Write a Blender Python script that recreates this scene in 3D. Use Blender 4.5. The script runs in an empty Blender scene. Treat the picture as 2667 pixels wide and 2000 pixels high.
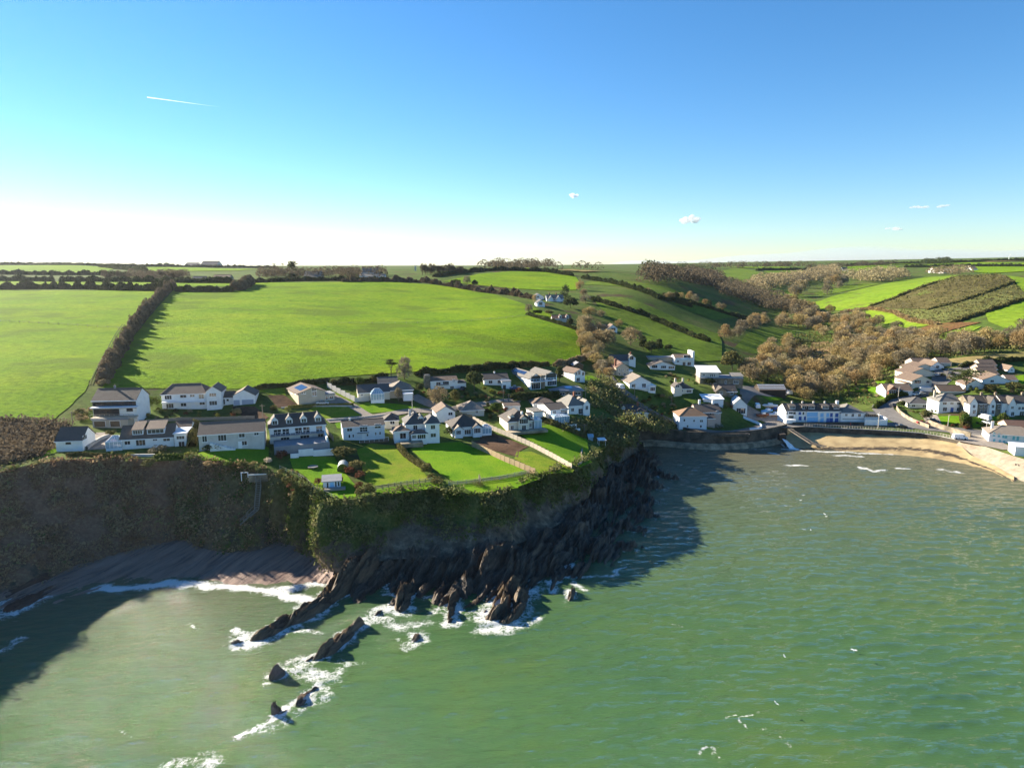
import bpy, bmesh, math, random
import numpy as np
from mathutils import Vector, Matrix
from mathutils.geometry import delaunay_2d_cdt
random.seed(7); rng = np.random.default_rng(7)
SC = bpy.context.scene
COL = SC.collection
R = math.radians

# ------------------------------------------------------------------ camera, sky, sun, exposure
CAM_H = 70.0; FPX = 1779.0; PITCH = R(9.9); CX, CY = 1333.5, 1000.0
cam_d = bpy.data.cameras.new('camera'); cam = bpy.data.objects.new('camera', cam_d); COL.objects.link(cam)
cam.location = (0, 0, CAM_H); cam.rotation_euler = (math.pi/2-PITCH, 0, 0)
cam_d.sensor_fit = 'HORIZONTAL'; cam_d.sensor_width = 36.0; cam_d.lens = 36.0*FPX/2667.0
cam_d.clip_start = 0.5; cam_d.clip_end = 30000
SC.camera = cam
SUN_AZ, SUN_EL = R(60), R(22.5)             # to the left of the view axis, low winter sun
world = bpy.data.worlds.new('World'); SC.world = world; world.use_nodes = True
wn = world.node_tree.nodes; wl = world.node_tree.links
sky = wn.new('ShaderNodeTexSky'); sky.sky_type = 'NISHITA'; sky.sun_disc = False
sky.sun_elevation = SUN_EL; sky.sun_rotation = -SUN_AZ
sky.altitude = 50; sky.air_density = 1.0; sky.dust_density = 0.0; sky.ozone_density = 5.0
hs = wn.new('ShaderNodeHueSaturation'); hs.inputs['Saturation'].default_value = 1.16
bgn = wn['Background']; bgn.inputs['Strength'].default_value = 0.051
wl.new(sky.outputs[0], hs.inputs['Color']); wl.new(hs.outputs[0], bgn.inputs['Color'])
sl = bpy.data.lights.new('sun', 'SUN'); sl.energy = 4.6; sl.angle = R(0.55); sl.color = (1, .90, .74)
so = bpy.data.objects.new('sun', sl); COL.objects.link(so)
SUNV = Vector((-math.sin(SUN_AZ)*math.cos(SUN_EL), math.cos(SUN_AZ)*math.cos(SUN_EL), math.sin(SUN_EL)))
so.rotation_euler = SUNV.to_track_quat('Z', 'Y').to_euler(); so.location = (0, 0, 300)
SC.view_settings.view_transform = 'Standard'; SC.view_settings.look = 'None'
SC.view_settings.gamma = 1.0; SC.view_settings.exposure = 1.95
SC.view_settings.use_curve_mapping = False
SC.cycles.max_bounces = 5; SC.cycles.diffuse_bounces = 3; SC.cycles.glossy_bounces = 2
SC.cycles.transparent_max_bounces = 6; SC.cycles.volume_bounces = 0

# ------------------------------------------------------------------ measuring helpers
cp, sp = math.cos(PITCH), math.sin(PITCH)
ZV = {0: (0, 0, 1.0), 1: (0, 920, 700/2212), 2: (650, 920, 700/2212), 3: (1250, 860, 700/2212), 4: (1900, 860, 767/2212),
      5: (0, 660, 1000/2212), 6: (900, 660, 900/2212), 7: (1700, 620, 967/2212), 8: (0, 1150, 900/2212),
      9: (600, 1250, 700/1659), 10: (1100, 1150, 800/2212), 11: (1800, 1150, 867/2212), 12: (0, 1600, 900/2212), 13: (1700, 1600, 967/2212)}
def S(Z, x, y):
    o = ZV[Z]; return o[0]+x*o[2], o[1]+y*o[2]
def ray(px, py):
    a = (px-CX)/FPX; b = -(py-CY)/FPX
    return np.array([a, cp+b*sp, -sp+b*cp])
def UZ(px, py, z):
    d = ray(px, py); t = (z-CAM_H)/d[2]; return np.array([0, 0, CAM_H])+t*d
def UY(px, py, Y):
    d = ray(px, py); t = Y/d[1]; return np.array([0, 0, CAM_H])+t*d

def _h(ix, iy, iz):
    n = (ix*374761393 + iy*668265263 + iz*2147483647) & 0xffffffff
    n = ((n ^ (n >> 13))*1274126177) & 0xffffffff
    return ((n ^ (n >> 16)) & 0xffff)/65535.0
def vnoise(p):
    p = np.asarray(p, float); i = np.floor(p).astype(np.int64); f = p-i; f = f*f*(3-2*f)
    r = 0
    for dx in (0, 1):
        wx = f[:, 0] if dx else 1-f[:, 0]
        for dy in (0, 1):
            wy = f[:, 1] if dy else 1-f[:, 1]
            for dz in (0, 1):
                wz = f[:, 2] if dz else 1-f[:, 2]
                r = r+wx*wy*wz*_h(i[:, 0]+dx, i[:, 1]+dy, i[:, 2]+dz)
    return r*2-1
def fbm(p, o=4, g=.5):
    p = np.asarray(p, float); a = 1; r = 0; s = 0
    for k in range(o):
        r = r+a*vnoise(p*(2**k)+17.3*k); s += a; a *= g
    return r/s

# ------------------------------------------------------------------ terrain heights: control points measured on the photograph
# each: pixel x, pixel y, kind ('z' height known / 'Y' distance known), value
CP = []
def cz(*l):
    for px, py, z in l: CP.append(UZ(px, py, z))
def cY(*l):
    for px, py, Y in l: CP.append(UY(px, py, Y))
# coast: cliff top / cliff foot pairs (px,py,z, px,py,z)
CLIFF = [(-900, 1560, 20, -900, 1900, 0), (-600, 1440, 20, -560, 1740, 0), (-300, 1340, 20.4, -300, 1680, .2), (-120, 1268, 20.5, -140, 1615, .4), (0, 1228, 20.5, -40, 1570, .6), (110, 1205, 20.8, 120, 1510, 1.2), (200, 1194, 20.8, 230, 1465, 1.6),
         (300, 1194, 20.7, 320, 1435, 2), (400, 1193, 20.6, 420, 1414, 2.5), (470, 1191, 20.5, 490, 1400, 2.8), (540, 1197, 20.2, 525, 1430, 2.6),
         (610, 1206, 19.6, 600, 1440, 2.6), (660, 1212, 19.2, 680, 1432, 2.8), (690, 1222, 18.6, 725, 1405, 3), (735, 1240, 17.4, 750, 1415, 2.8),
         (765, 1255, 16.8, 775, 1425, 2.6), (800, 1270, 16.2, 805, 1440, 2.4), (845, 1292, 15.3, 845, 1470, 2.2), (880, 1305, 15, 868, 1490, 2.2),
         (940, 1300, 15, 925, 1470, 3.6), (1000, 1288, 15.2, 1000, 1450, 4.6), (1070, 1275, 15.3, 1080, 1444, 5), (1130, 1271, 15.3, 1150, 1442, 5),
         (1200, 1284, 14.8, 1220, 1438, 5), (1260, 1290, 14.5, 1290, 1428, 5), (1330, 1272, 14.4, 1350, 1408, 5), (1390, 1238, 14.8, 1420, 1380, 4.8),
         (1450, 1226, 14.8, 1480, 1342, 4.6), (1500, 1211, 14, 1525, 1298, 4.2), (1530, 1196, 12.8, 1560, 1256, 4), (1560, 1172, 11.4, 1592, 1222, 3.6),
         (1600, 1136, 10, 1630, 1188, 3), (1640, 1112, 8.5, 1668, 1170, 1.5)]
WALLTOP = [(1672, 1110, 7.4), (1700, 1116, 6.3), (1750, 1124, 5.6), (1800, 1130, 5.4), (1850, 1132, 5.4), (1900, 1131, 5.4), (1950, 1128, 5.4), (2000, 1122, 5.4), (2038, 1114, 5.4), (2050, 1111, 5.4)]
SEAWALL = [(2068, 1110, 5.3), (2130, 1112, 5.2), (2200, 1116, 5.1), (2270, 1119, 5.0), (2340, 1123, 4.9), (2400, 1128, 4.8), (2450, 1136, 4.6), (2500, 1147, 4.4)]
APRON = [(2500, 1147, 4.4, 2480, 1166, 2.0), (2560, 1160, 4.4, 2530, 1190, 1.2), (2610, 1178, 4.4, 2585, 1212, .8), (2667, 1196, 4.4, 2640, 1248, .2), (2760, 1222, 4.4, 2740, 1290, 0), (2950, 1262, 4.4, 2950, 1350, 0)]
for c in CLIFF: CP.append(UZ(*c[:3]))
for c in WALLTOP[::2]+SEAWALL[::2]: CP.append(UZ(*c))
for c in APRON[1:]: CP.append(UZ(*c[:3]))
cz((150, 1180, 21), (400, 1172, 21), (600, 1170, 20.9), (760, 1175, 19.2), (830, 1160, 19.3), (960, 1150, 18.2), (900, 1230, 16.8), (1100, 1160, 17.4), (1250, 1140, 17), (1080, 1230, 16),
   (1250, 1240, 15.3), (1350, 1122, 17.2), (1400, 1180, 15.6), (1480, 1110, 16), (1180, 1095, 19), (300, 1105, 22.2), (540, 1065, 23.2), (100, 1100, 23.5), (-100, 1100, 23.8),
   (800, 1058, 23.2), (920, 1090, 20.6), (700, 1100, 22), (1000, 1045, 23), (1150, 1025, 23.6), (1300, 1015, 23.2), (1100, 1080, 20.4), (1300, 1070, 19.4), (1420, 1040, 20), (1450, 1075, 17.8), (1540, 1090, 15.6), (1560, 1040, 17.5))
cY((0, 1000, 232), (400, 1000, 236), (700, 1010, 236), (1000, 975, 262), (1300, 965, 272), (1500, 948, 322), (-150, 900, 300), (0, 900, 298), (400, 900, 300), (800, 900, 302), (1100, 900, 318), (1400, 890, 345),
   (0, 800, 415), (400, 800, 415), (800, 800, 425), (1100, 810, 435), (1350, 800, 455), (1480, 860, 375),
   (0, 760, 520), (420, 745, 540), (700, 738, 560), (1000, 738, 570), (1200, 760, 545), (1380, 790, 480), (1100, 722, 640), (1300, 710, 700), (1500, 722, 680), (1500, 760, 560), (1400, 700, 900),
   (0, 715, 720), (300, 715, 760), (600, 712, 760), (900, 712, 720), (0, 693, 1050), (300, 694, 1080), (600, 700, 1100), (900, 702, 1000), (-400, 700, 900), (-400, 760, 520), (-500, 900, 300), (-600, 1050, 215))
# village on the valley side
cY((1500, 992, 284), (1580, 1000, 290), (1620, 975, 312), (1620, 945, 335), (1580, 905, 360), (1660, 1015, 288), (1690, 965, 335), (1780, 955, 345), (1780, 1022, 290), (1880, 1005, 318), (1600, 1085, 250), (1650, 1088, 246),
   (1720, 1060, 282), (1850, 1045, 282), (1950, 1020, 305), (1690, 900, 395), (1600, 850, 440), (1650, 800, 500), (1700, 760, 570), (1600, 735, 640), (1800, 880, 440), (1760, 820, 510), (1850, 900, 420), (1880, 930, 395))
cz((1800, 1112, 6.6), (1870, 1105, 6), (1950, 1085, 5.8), (2000, 1100, 5.5), (2020, 1060, 6.2), (2120, 1103, 5.3), (2250, 1105, 5.3), (2330, 1100, 5.3), (2290, 1055, 6.4), (2300, 1040, 7.2), (2370, 1026, 9), (2440, 1010, 11), (2400, 1065, 6.6), (2480, 1078, 8), (2600, 1085, 8),
   (2500, 1120, 5.2), (2600, 1130, 5), (2700, 1150, 4.8), (2800, 1150, 5), (2700, 1085, 8.5), (2350, 1030, 9), (2380, 1005, 12.5), (2420, 968, 16), (2480, 955, 18), (2560, 980, 16), (2640, 970, 17), (2500, 1005, 12.5), (2600, 940, 20.5), (2720, 930, 22), (2450, 940, 19), (2150, 1010, 6.5), (2050, 1020, 6.5), (2200, 970, 7.5), (2300, 960, 11), (2100, 950, 7.5))
cY((2000, 930, 430), (1950, 960, 375), (2150, 900, 505), (2250, 900, 480), (2050, 850, 605), (2080, 800, 740), (1900, 880, 470), (1980, 850, 560), (1940, 830, 600), (1880, 800, 640), (1800, 760, 660), (1760, 733, 700), (1700, 715, 820),
   (2667, 722, 640), (2500, 738, 640), (2380, 760, 650), (2200, 790, 690), (2230, 830, 600), (2300, 850, 545), (2400, 830, 530), (2500, 800, 540), (2667, 790, 520), (2667, 850, 440), (2500, 870, 445), (2400, 900, 430), (2667, 900, 380), (2800, 880, 380), (2800, 760, 560), (2300, 930, 410), (2500, 920, 385),
   (2200, 742, 1000), (2050, 765, 880), (1980, 722, 1200), (2250, 715, 1250), (2400, 704, 1350), (2550, 685, 1500), (2700, 675, 1600), (2400, 687, 1700), (2100, 695, 1700), (1850, 700, 1500), (1650, 702, 1500), (2850, 700, 1100), (2150, 775, 800), (1900, 735, 1000), (1830, 745, 820), (2420, 730, 900), (2700, 705, 1000))
CP = np.array(CP)
far = np.array([[x, y, z] for x, y, z in [(-2500, 2500, 62), (-800, 2600, 66), (0, 2600, 66), (1000, 2600, 82), (2600, 2600, 108), (-2500, 500, 55), (2600, 900, 85), (-3800, 5500, 60), (0, 5500, 60), (3800, 5500, 70), (-3800, 100, 40), (3800, 150, 40), (900, 300, 25), (1400, 700, 60), (-600, 600, 56), (-700, 250, 32), (-1300, 1200, 70), (1500, 1600, 92)]])
CP = np.vstack([CP, far])
def _phi(r2): return np.where(r2 > 1e-9, .5*r2*np.log(np.maximum(r2, 1e-9)), 0)
def _tps_fit(P, z, lam):
    n = len(P); K = _phi(((P[:, None]-P[None])**2).sum(-1))+lam*np.eye(n)
    Q = np.hstack([np.ones((n, 1)), P]); A = np.block([[K, Q], [Q.T, np.zeros((3, 3))]])
    return np.linalg.solve(A, np.concatenate([z, [0, 0, 0]]))
def _warp(xy):   # log distance so that near detail and far hills weigh alike
    xy = np.asarray(xy, float); d = np.maximum(xy[:, 1]+90, 60.0)
    return np.stack([xy[:, 0]/d*2.2, np.log(d/100)*2.2], 1)
_cw = _warp(CP[:, :2]); _w = _tps_fit(_cw, CP[:, 2], 2e-4)
def zt(x, y):
    x = np.atleast_1d(np.asarray(x, float)); y = np.atleast_1d(np.asarray(y, float))
    out = np.empty(len(x)); n = len(_cw)
    for i in range(0, len(x), 20000):
        q = _warp(np.stack([x[i:i+20000], y[i:i+20000]], 1))
        K = _phi(((q[:, None]-_cw[None])**2).sum(-1))
        out[i:i+20000] = K@_w[:n]+_w[n]+q@_w[n+1:]
    return np.clip(out, 1.0, 118)
def z1(x, y): return float(zt([x], [y])[0])
def G(Z, x, y):
    """ground point under a pixel of the photograph"""
    px, py = S(Z, x, y); d = ray(px, py)
    ts = np.concatenate([np.linspace(140, 420, 281), np.geomspace(421, 3000, 260)])
    pts = np.array([0, 0, CAM_H])+ts[:, None]*d
    h = pts[:, 2]-zt(pts[:, 0], pts[:, 1]); k = np.where(h < 0)[0]
    if len(k) == 0 or k[0] == 0:
        i = int(np.argmin(np.abs(h))); p = pts[i]; return Vector((p[0], p[1], p[2]-h[i]))
    i = k[0]; a = h[i-1]/(h[i-1]-h[i]); p = pts[i-1]*(1-a)+pts[i]*a
    return Vector((p[0], p[1], z1(p[0], p[1])))
def mpp(p):     # metres per photo pixel at a world point
    return (p[1]*cp+(CAM_H-p[2])*sp)/FPX

# ------------------------------------------------------------------ materials
MATS = {}
def newmat(name):
    m = bpy.data.materials.new(name); m.use_nodes = True; MATS[name] = m
    nt = m.node_tree; b = nt.nodes['Principled BSDF']
    return m, nt.nodes, nt.links, b
def ramp(n, stops):
    r = n.new('ShaderNodeValToRGB'); e = r.color_ramp.elements
    while len(e) < len(stops): e.new(.5)
    for i, (p, c) in enumerate(stops):
        e[i].position = p; e[i].color = (*c, 1)
    return r
def mat(name, cols, scale=2.0, rough=.85, bump=0.0, bscale=None, spec=.25, rand=0.0, detail=5, stretch=None, metal=0, coord='Object', bdist=.05):
    """noise-mottled material; cols is a list of colours along the noise"""
    m, n, l, b = newmat(name)
    tc = n.new('ShaderNodeTexCoord'); mp = n.new('ShaderNodeMapping')
    if coord == 'World':
        g = n.new('ShaderNodeNewGeometry'); l.new(g.outputs['Position'], mp.inputs[0])
    else: l.new(tc.outputs[coord], mp.inputs[0])
    if stretch: mp.inputs['Scale'].default_value = stretch
    t = n.new('ShaderNodeTexNoise'); t.inputs['Scale'].default_value = scale; t.inputs['Detail'].default_value = detail; t.inputs['Roughness'].default_value = .65
    l.new(mp.outputs[0], t.inputs['Vector'])
    k = len(cols); r = ramp(n, [(.3+.4*i/max(1, k-1), c) for i, c in enumerate(cols)]) if k > 1 else None
    if r:
        l.new(t.outputs['Fac'], r.inputs[0]); out = r.outputs[0]
    else:
        rg = n.new('ShaderNodeRGB'); rg.outputs[0].default_value = (*cols[0], 1); out = rg.outputs[0]
    if rand:
        oi = n.new('ShaderNodeObjectInfo'); h = n.new('ShaderNodeHueSaturation')
        mr = n.new('ShaderNodeMapRange'); mr.inputs[3].default_value = 1-rand; mr.inputs[4].default_value = 1+rand
        l.new(oi.outputs['Random'], mr.inputs[0]); l.new(mr.outputs[0], h.inputs['Value'])
        m2 = n.new('ShaderNodeMath'); m2.operation = 'MULTIPLY_ADD'; m2.inputs[1].default_value = 7.31; m2.inputs[2].default_value = 0
        fr = n.new('ShaderNodeMath'); fr.operation = 'FRACT'
        mr2 = n.new('ShaderNodeMapRange'); mr2.inputs[3].default_value = .5-rand*.06; mr2.inputs[4].default_value = .5+rand*.06
        l.new(oi.outputs['Random'], m2.inputs[0]); l.new(m2.outputs[0], fr.inputs[0]); l.new(fr.outputs[0], mr2.inputs[0]); l.new(mr2.outputs[0], h.inputs['Hue'])
        l.new(out, h.inputs['Color']); out = h.outputs[0]
    l.new(out, b.inputs['Base Color'])
    b.inputs['Roughness'].default_value = rough; b.inputs['Specular IOR Level'].default_value = spec; b.inputs['Metallic'].default_value = metal
    if bump:
        t2 = n.new('ShaderNodeTexNoise'); t2.inputs['Scale'].default_value = bscale or scale*3; t2.inputs['Detail'].default_value = 6; t2.inputs['Roughness'].default_value = .7
        l.new(mp.outputs[0], t2.inputs['Vector'])
        bp = n.new('ShaderNodeBump'); bp.inputs['Strength'].default_value = bump; bp.inputs['Distance'].default_value = bdist
        l.new(t2.outputs['Fac'], bp.inputs['Height']); l.new(bp.outputs[0], b.inputs['Normal'])
    return m

# ------------------------------------------------------------------ object helpers
def tag(o, label=None, cat=None, group=None, kind=None):
    if label: o['label'] = label
    if cat: o['category'] = cat
    if group: o['group'] = group
    if kind: o['kind'] = kind
    return o
def link(name, me, parent=None, m=None):
    o = bpy.data.objects.new(name, me); COL.objects.link(o)
    if parent is not None: o.parent = parent
    if m is not None and me is not None:
        for x in (m if isinstance(m, (list, tuple)) else [m]): me.materials.append(MATS[x] if isinstance(x, str) else x)
    return o
def npmesh(name, V, F, m=None, parent=None, smooth=False, mi=None):
    me = bpy.data.meshes.new(name); me.from_pydata([tuple(v) for v in V], [], [tuple(f) for f in F]) if not isinstance(V, np.ndarray) else _fast(me, V, F)
    if smooth: me.polygons.foreach_set('use_smooth', [True]*len(me.polygons))
    o = link(name, me, parent, m)
    if mi is not None: me.polygons.foreach_set('material_index', np.asarray(mi, np.int32))
    me.update()
    return o
def _fast(me, V, F):
    F = np.asarray(F, np.int32); n, k = F.shape
    me.vertices.add(len(V)); me.vertices.foreach_set('co', V.astype(np.float32).ravel())
    me.loops.add(n*k); me.loops.foreach_set('vertex_index', F.ravel())
    me.polygons.add(n); me.polygons.foreach_set('loop_start', np.arange(0, n*k, k, dtype=np.int32))
    me.update(calc_edges=True)
def attr(o, name, vals):
    a = o.data.attributes.new(name, 'FLOAT', 'POINT'); a.data.foreach_set('value', np.asarray(vals, np.float32))
def empty(name, loc, rz=0):
    o = bpy.data.objects.new(name, None); COL.objects.link(o); o.location = loc; o.rotation_euler = (0, 0, rz); o.empty_display_size = .5
    return o
class MB:
    def __init__(s): s.v = []; s.f = []; s.m = []
    def face(s, pts, m=0):
        i = len(s.v); s.v += [tuple(p) for p in pts]; s.f.append(tuple(range(i, i+len(pts)))); s.m.append(m)
    def box(s, x0, x1, y0, y1, z0, z1, m=0):
        i = len(s.v)
        s.v += [(x0, y0, z0), (x1, y0, z0), (x1, y1, z0), (x0, y1, z0), (x0, y0, z1), (x1, y0, z1), (x1, y1, z1), (x0, y1, z1)]
        for f in ((0, 3, 2, 1), (4, 5, 6, 7), (0, 1, 5, 4), (1, 2, 6, 5), (2, 3, 7, 6), (3, 0, 4, 7)): s.f.append(tuple(i+a for a in f)); s.m.append(m)
    def bar(s, a, b, r, m=0, r2=None, n=6):
        a = Vector(a); b = Vector(b); d = (b-a)
        q = d.to_track_quat('Z', 'Y'); i = len(s.v); r2 = r if r2 is None else r2
        for (c, rr) in ((a, r), (b, r2)):
            for k in range(n):
                t = 2*math.pi*(k+.5)/n; s.v.append(tuple(c+q@Vector((rr*math.cos(t), rr*math.sin(t), 0))))
        for k in range(n): s.f.append((i+k, i+(k+1) % n, i+n+(k+1) % n, i+n+k)); s.m.append(m)
        s.f.append(tuple(i+n+k for k in range(n))); s.m.append(m); s.f.append(tuple(i+k for k in reversed(range(n)))); s.m.append(m)
    def slab(s, pts, t, m=0):   # polygon thickened downwards
        i = len(s.v); n = len(pts); s.v += [tuple(p) for p in pts]+[(p[0], p[1], p[2]-t) for p in pts]
        s.f.append(tuple(range(i, i+n))); s.m.append(m); s.f.append(tuple(i+n+k for k in reversed(range(n)))); s.m.append(m)
        for k in range(n): s.f.append((i+k, i+n+k, i+n+(k+1) % n, i+(k+1) % n)); s.m.append(m)
    def mesh(s, name):
        me = bpy.data.meshes.new(name); me.from_pydata(s.v, [], s.f)
        if any(s.m): me.polygons.foreach_set('material_index', s.m)
        me.update(); return me
    def build(s, name, m, parent=None): return link(name, s.mesh(name), parent, m)
def resample(P, step):
    P = np.asarray(P, float); out = [P[0]]
    for a, b in zip(P[:-1], P[1:]):
        n = max(1, int(np.linalg.norm((b-a)[:2])/step))
        for k in range(1, n+1): out.append(a+(b-a)*k/n)
    return np.array(out)
def smooth_line(P, it=2):
    P = np.asarray(P, float)
    for _ in range(it):
        Q = [P[0]]
        for a, b in zip(P[:-1], P[1:]): Q += [a*.75+b*.25, a*.25+b*.75]
        Q.append(P[-1]); P = np.array(Q)
    return P
def inpoly(x, y, poly):
    c = np.zeros(len(x), bool); n = len(poly)
    for i in range(n):
        x0, y0 = poly[i][:2]; x1, y1 = poly[(i+1) % n][:2]
        if y0 == y1: continue
        c ^= ((y0 > y) != (y1 > y)) & (x < (x1-x0)*(y-y0)/(y1-y0)+x0)
    return c
def segdist(x, y, line):
    d = np.full(len(x), 1e9)
    for a, b in zip(line[:-1], line[1:]):
        ax, ay = a[0], a[1]; dx, dy = b[0]-ax, b[1]-ay; L = dx*dx+dy*dy+1e-9
        t = np.clip(((x-ax)*dx+(y-ay)*dy)/L, 0, 1); d = np.minimum(d, np.hypot(x-ax-t*dx, y-ay-t*dy))
    return d
def cdt(poly, pts):
    """triangulate a polygon with extra inner points; returns 2d verts, tris"""
    n = len(poly); vs = [Vector((float(p[0]), float(p[1]))) for p in poly]+[Vector((float(p[0]), float(p[1]))) for p in pts]
    r = delaunay_2d_cdt(vs, [], [list(range(n))], 1, 1e-5)
    return np.array([[v.x, v.y] for v in r[0]]), np.array([f for f in r[2] if len(f) == 3], np.int32)
def drape(name, poly, step, lift, m, kind='structure', edge=None, wob=0.0):
    poly = resample(np.vstack([np.asarray(poly, float)[:, :2], np.asarray(poly, float)[:1, :2]]), edge or step)[:-1]
    if wob:
        n = fbm(np.column_stack([poly*.35, np.zeros(len(poly))]), 2); m2 = fbm(np.column_stack([poly*.35, np.full(len(poly), 9.)]), 2)
        poly = poly+np.column_stack([n, m2])*wob
    x0, y0 = poly.min(0); x1, y1 = poly.max(0)
    gx, gy = np.meshgrid(np.arange(x0+step/2, x1, step), np.arange(y0+step/2, y1, step)); gx = gx.ravel(); gy = gy.ravel()
    k = inpoly(gx, gy, poly) & (segdist(gx, gy, np.vstack([poly, poly[:1]])) > step*.4)
    V, F = cdt(poly, np.column_stack([gx[k], gy[k]]))
    z = zt(V[:, 0], V[:, 1])+lift
    o = npmesh(name, np.column_stack([V, z]), F, m, smooth=True)
    return tag(o, kind=kind)
def GP(Z, l): return [G(Z, x, y) for x, y in l]
# ================================================================== THE SETTING
# ---- surface materials
def ground_mat(name, c1, c2, c3, big=.02, fine=.6, bump=.6, bs=.9, bd=.25, stretch=(1, 1, 1), patch=None):
    m, n, l, b = newmat(name)
    g = n.new('ShaderNodeNewGeometry'); mp = n.new('ShaderNodeMapping'); mp.inputs['Scale'].default_value = stretch; l.new(g.outputs['Position'], mp.inputs[0])
    t1 = n.new('ShaderNodeTexNoise'); t1.inputs['Scale'].default_value = big; t1.inputs['Detail'].default_value = 6; t1.inputs['Roughness'].default_value = .6
    t2 = n.new('ShaderNodeTexNoise'); t2.inputs['Scale'].default_value = fine; t2.inputs['Detail'].default_value = 6; t2.inputs['Roughness'].default_value = .7
    for t in (t1, t2): l.new(mp.outputs[0], t.inputs['Vector'])
    r1 = ramp(n, [(.32, c1), (.5, c2), (.7, c3)]); l.new(t1.outputs['Fac'], r1.inputs[0])
    r2 = ramp(n, [(.3, (.55, .55, .55)), (.5, (1, 1, 1)), (.72, (1.35, 1.3, 1.2))]); l.new(t2.outputs['Fac'], r2.inputs[0])
    mx = n.new('ShaderNodeMixRGB'); mx.blend_type = 'MULTIPLY'; mx.inputs[0].default_value = 1; l.new(r1.outputs[0], mx.inputs[1]); l.new(r2.outputs[0], mx.inputs[2])
    out = mx.outputs[0]
    if patch:
        t4 = n.new('ShaderNodeTexNoise'); t4.inputs['Scale'].default_value = patch[1]; t4.inputs['Detail'].default_value = 7; t4.inputs['Roughness'].default_value = .68; l.new(mp.outputs[0], t4.inputs['Vector'])
        r4 = ramp(n, [(patch[2], (0, 0, 0)), (patch[2]+.08, (1, 1, 1))]); l.new(t4.outputs['Fac'], r4.inputs[0])
        m4 = n.new('ShaderNodeMixRGB'); m4.inputs[2].default_value = (*patch[0], 1); l.new(r4.outputs[0], m4.inputs[0]); l.new(out, m4.inputs[1]); out = m4.outputs[0]
    l.new(out, b.inputs['Base Color']); b.inputs['Roughness'].default_value = 1; b.inputs['Specular IOR Level'].default_value = .05
    t3 = n.new('ShaderNodeTexNoise'); t3.inputs['Scale'].default_value = bs; t3.inputs['Detail'].default_value = 8; t3.inputs['Roughness'].default_value = .72; l.new(mp.outputs[0], t3.inputs['Vector'])
    bp = n.new('ShaderNodeBump'); bp.inputs['Strength'].default_value = bump; bp.inputs['Distance'].default_value = bd
    l.new(t3.outputs['Fac'], bp.inputs['Height']); l.new(bp.outputs[0], b.inputs['Normal'])
    return m
ground_mat('rough_ground', (.05, .08, .018), (.075, .115, .022), (.11, .12, .036), big=.05, patch=((.075, .055, .03), .035, .56))
ground_mat('field_grass', (.105, .20, .006), (.14, .235, .007), (.185, .26, .009), big=.03, fine=.35, bump=1.0, bs=.42, bd=.95, stretch=(1, 1.6, 1), patch=((.105, .165, .010), .022, .53))
ground_mat('slope_grass', (.075, .125, .012), (.095, .15, .014), (.12, .165, .022), big=.02, fine=.2, bump=.7, bs=.3, bd=.6, patch=((.12, .09, .04), .02, .64))  # darker green puts the grazing-light shade of the slopes into the colour
ground_mat('right_grass', (.11, .19, .012), (.14, .22, .016), (.17, .24, .02), big=.02, fine=.2, bump=.6, bs=.3, bd=.5, patch=((.09, .085, .03), .045, .6))
ground_mat('lawn_grass', (.085, .19, .008), (.12, .23, .010), (.16, .25, .014), big=.12, fine=2.5, bump=.4, bs=3, bd=.06)
ground_mat('worn_lawn', (.10, .17, .012), (.15, .21, .016), (.20, .21, .03), big=.25, fine=2.5, bump=.4, bs=3, bd=.06)
ground_mat('gorse_slope', (.07, .062, .026), (.10, .085, .034), (.12, .11, .04), big=.03, fine=.18, bump=1, bs=.2, bd=1.5, patch=((.11, .15, .025), .03, .6))
ground_mat('olive_slope', (.085, .085, .03), (.12, .13, .04), (.16, .18, .05), big=.03, fine=.22, bump=1, bs=.22, bd=1.2, patch=((.06, .055, .025), .05, .56))
ground_mat('bracken', (.12, .06, .025), (.15, .08, .035), (.13, .10, .035), big=.05, fine=.3, bump=1, bs=.3, bd=1.0, patch=((.1, .13, .02), .04, .6))
ground_mat('marsh', (.20, .13, .06), (.27, .18, .09), (.17, .16, .05), big=.06, fine=.5, bump=.8, bs=.5, bd=.5, patch=((.10, .13, .02), .05, .55))
ground_mat('stubble', (.20, .16, .06), (.24, .19, .08), (.20, .18, .06), big=.02, fine=.2, bump=.3)
ground_mat('bare_soil', (.05, .03, .02), (.09, .055, .035), (.12, .075, .05), big=.2, fine=1.2, bump=.5, bs=1.5, bd=.1)
mat('asphalt', [(.11, .10, .095), (.15, .14, .13), (.19, .175, .155)], .35, .9, .2, 8, coord='World')
mat('gravel', [(.19, .16, .13), (.26, .22, .18), (.31, .27, .22)], .8, .95, .5, 10, coord='World')
mat('concrete', [(.30, .28, .25), (.40, .375, .33), (.47, .44, .39)], .5, .9, .2, 6, coord='World')
mat('sand', [(.34, .24, .13), (.44, .32, .18), (.52, .39, .23)], .35, .95, .4, 4, coord='World')
mat('white_line', [(.7, .7, .66)], 1, .7)

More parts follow.
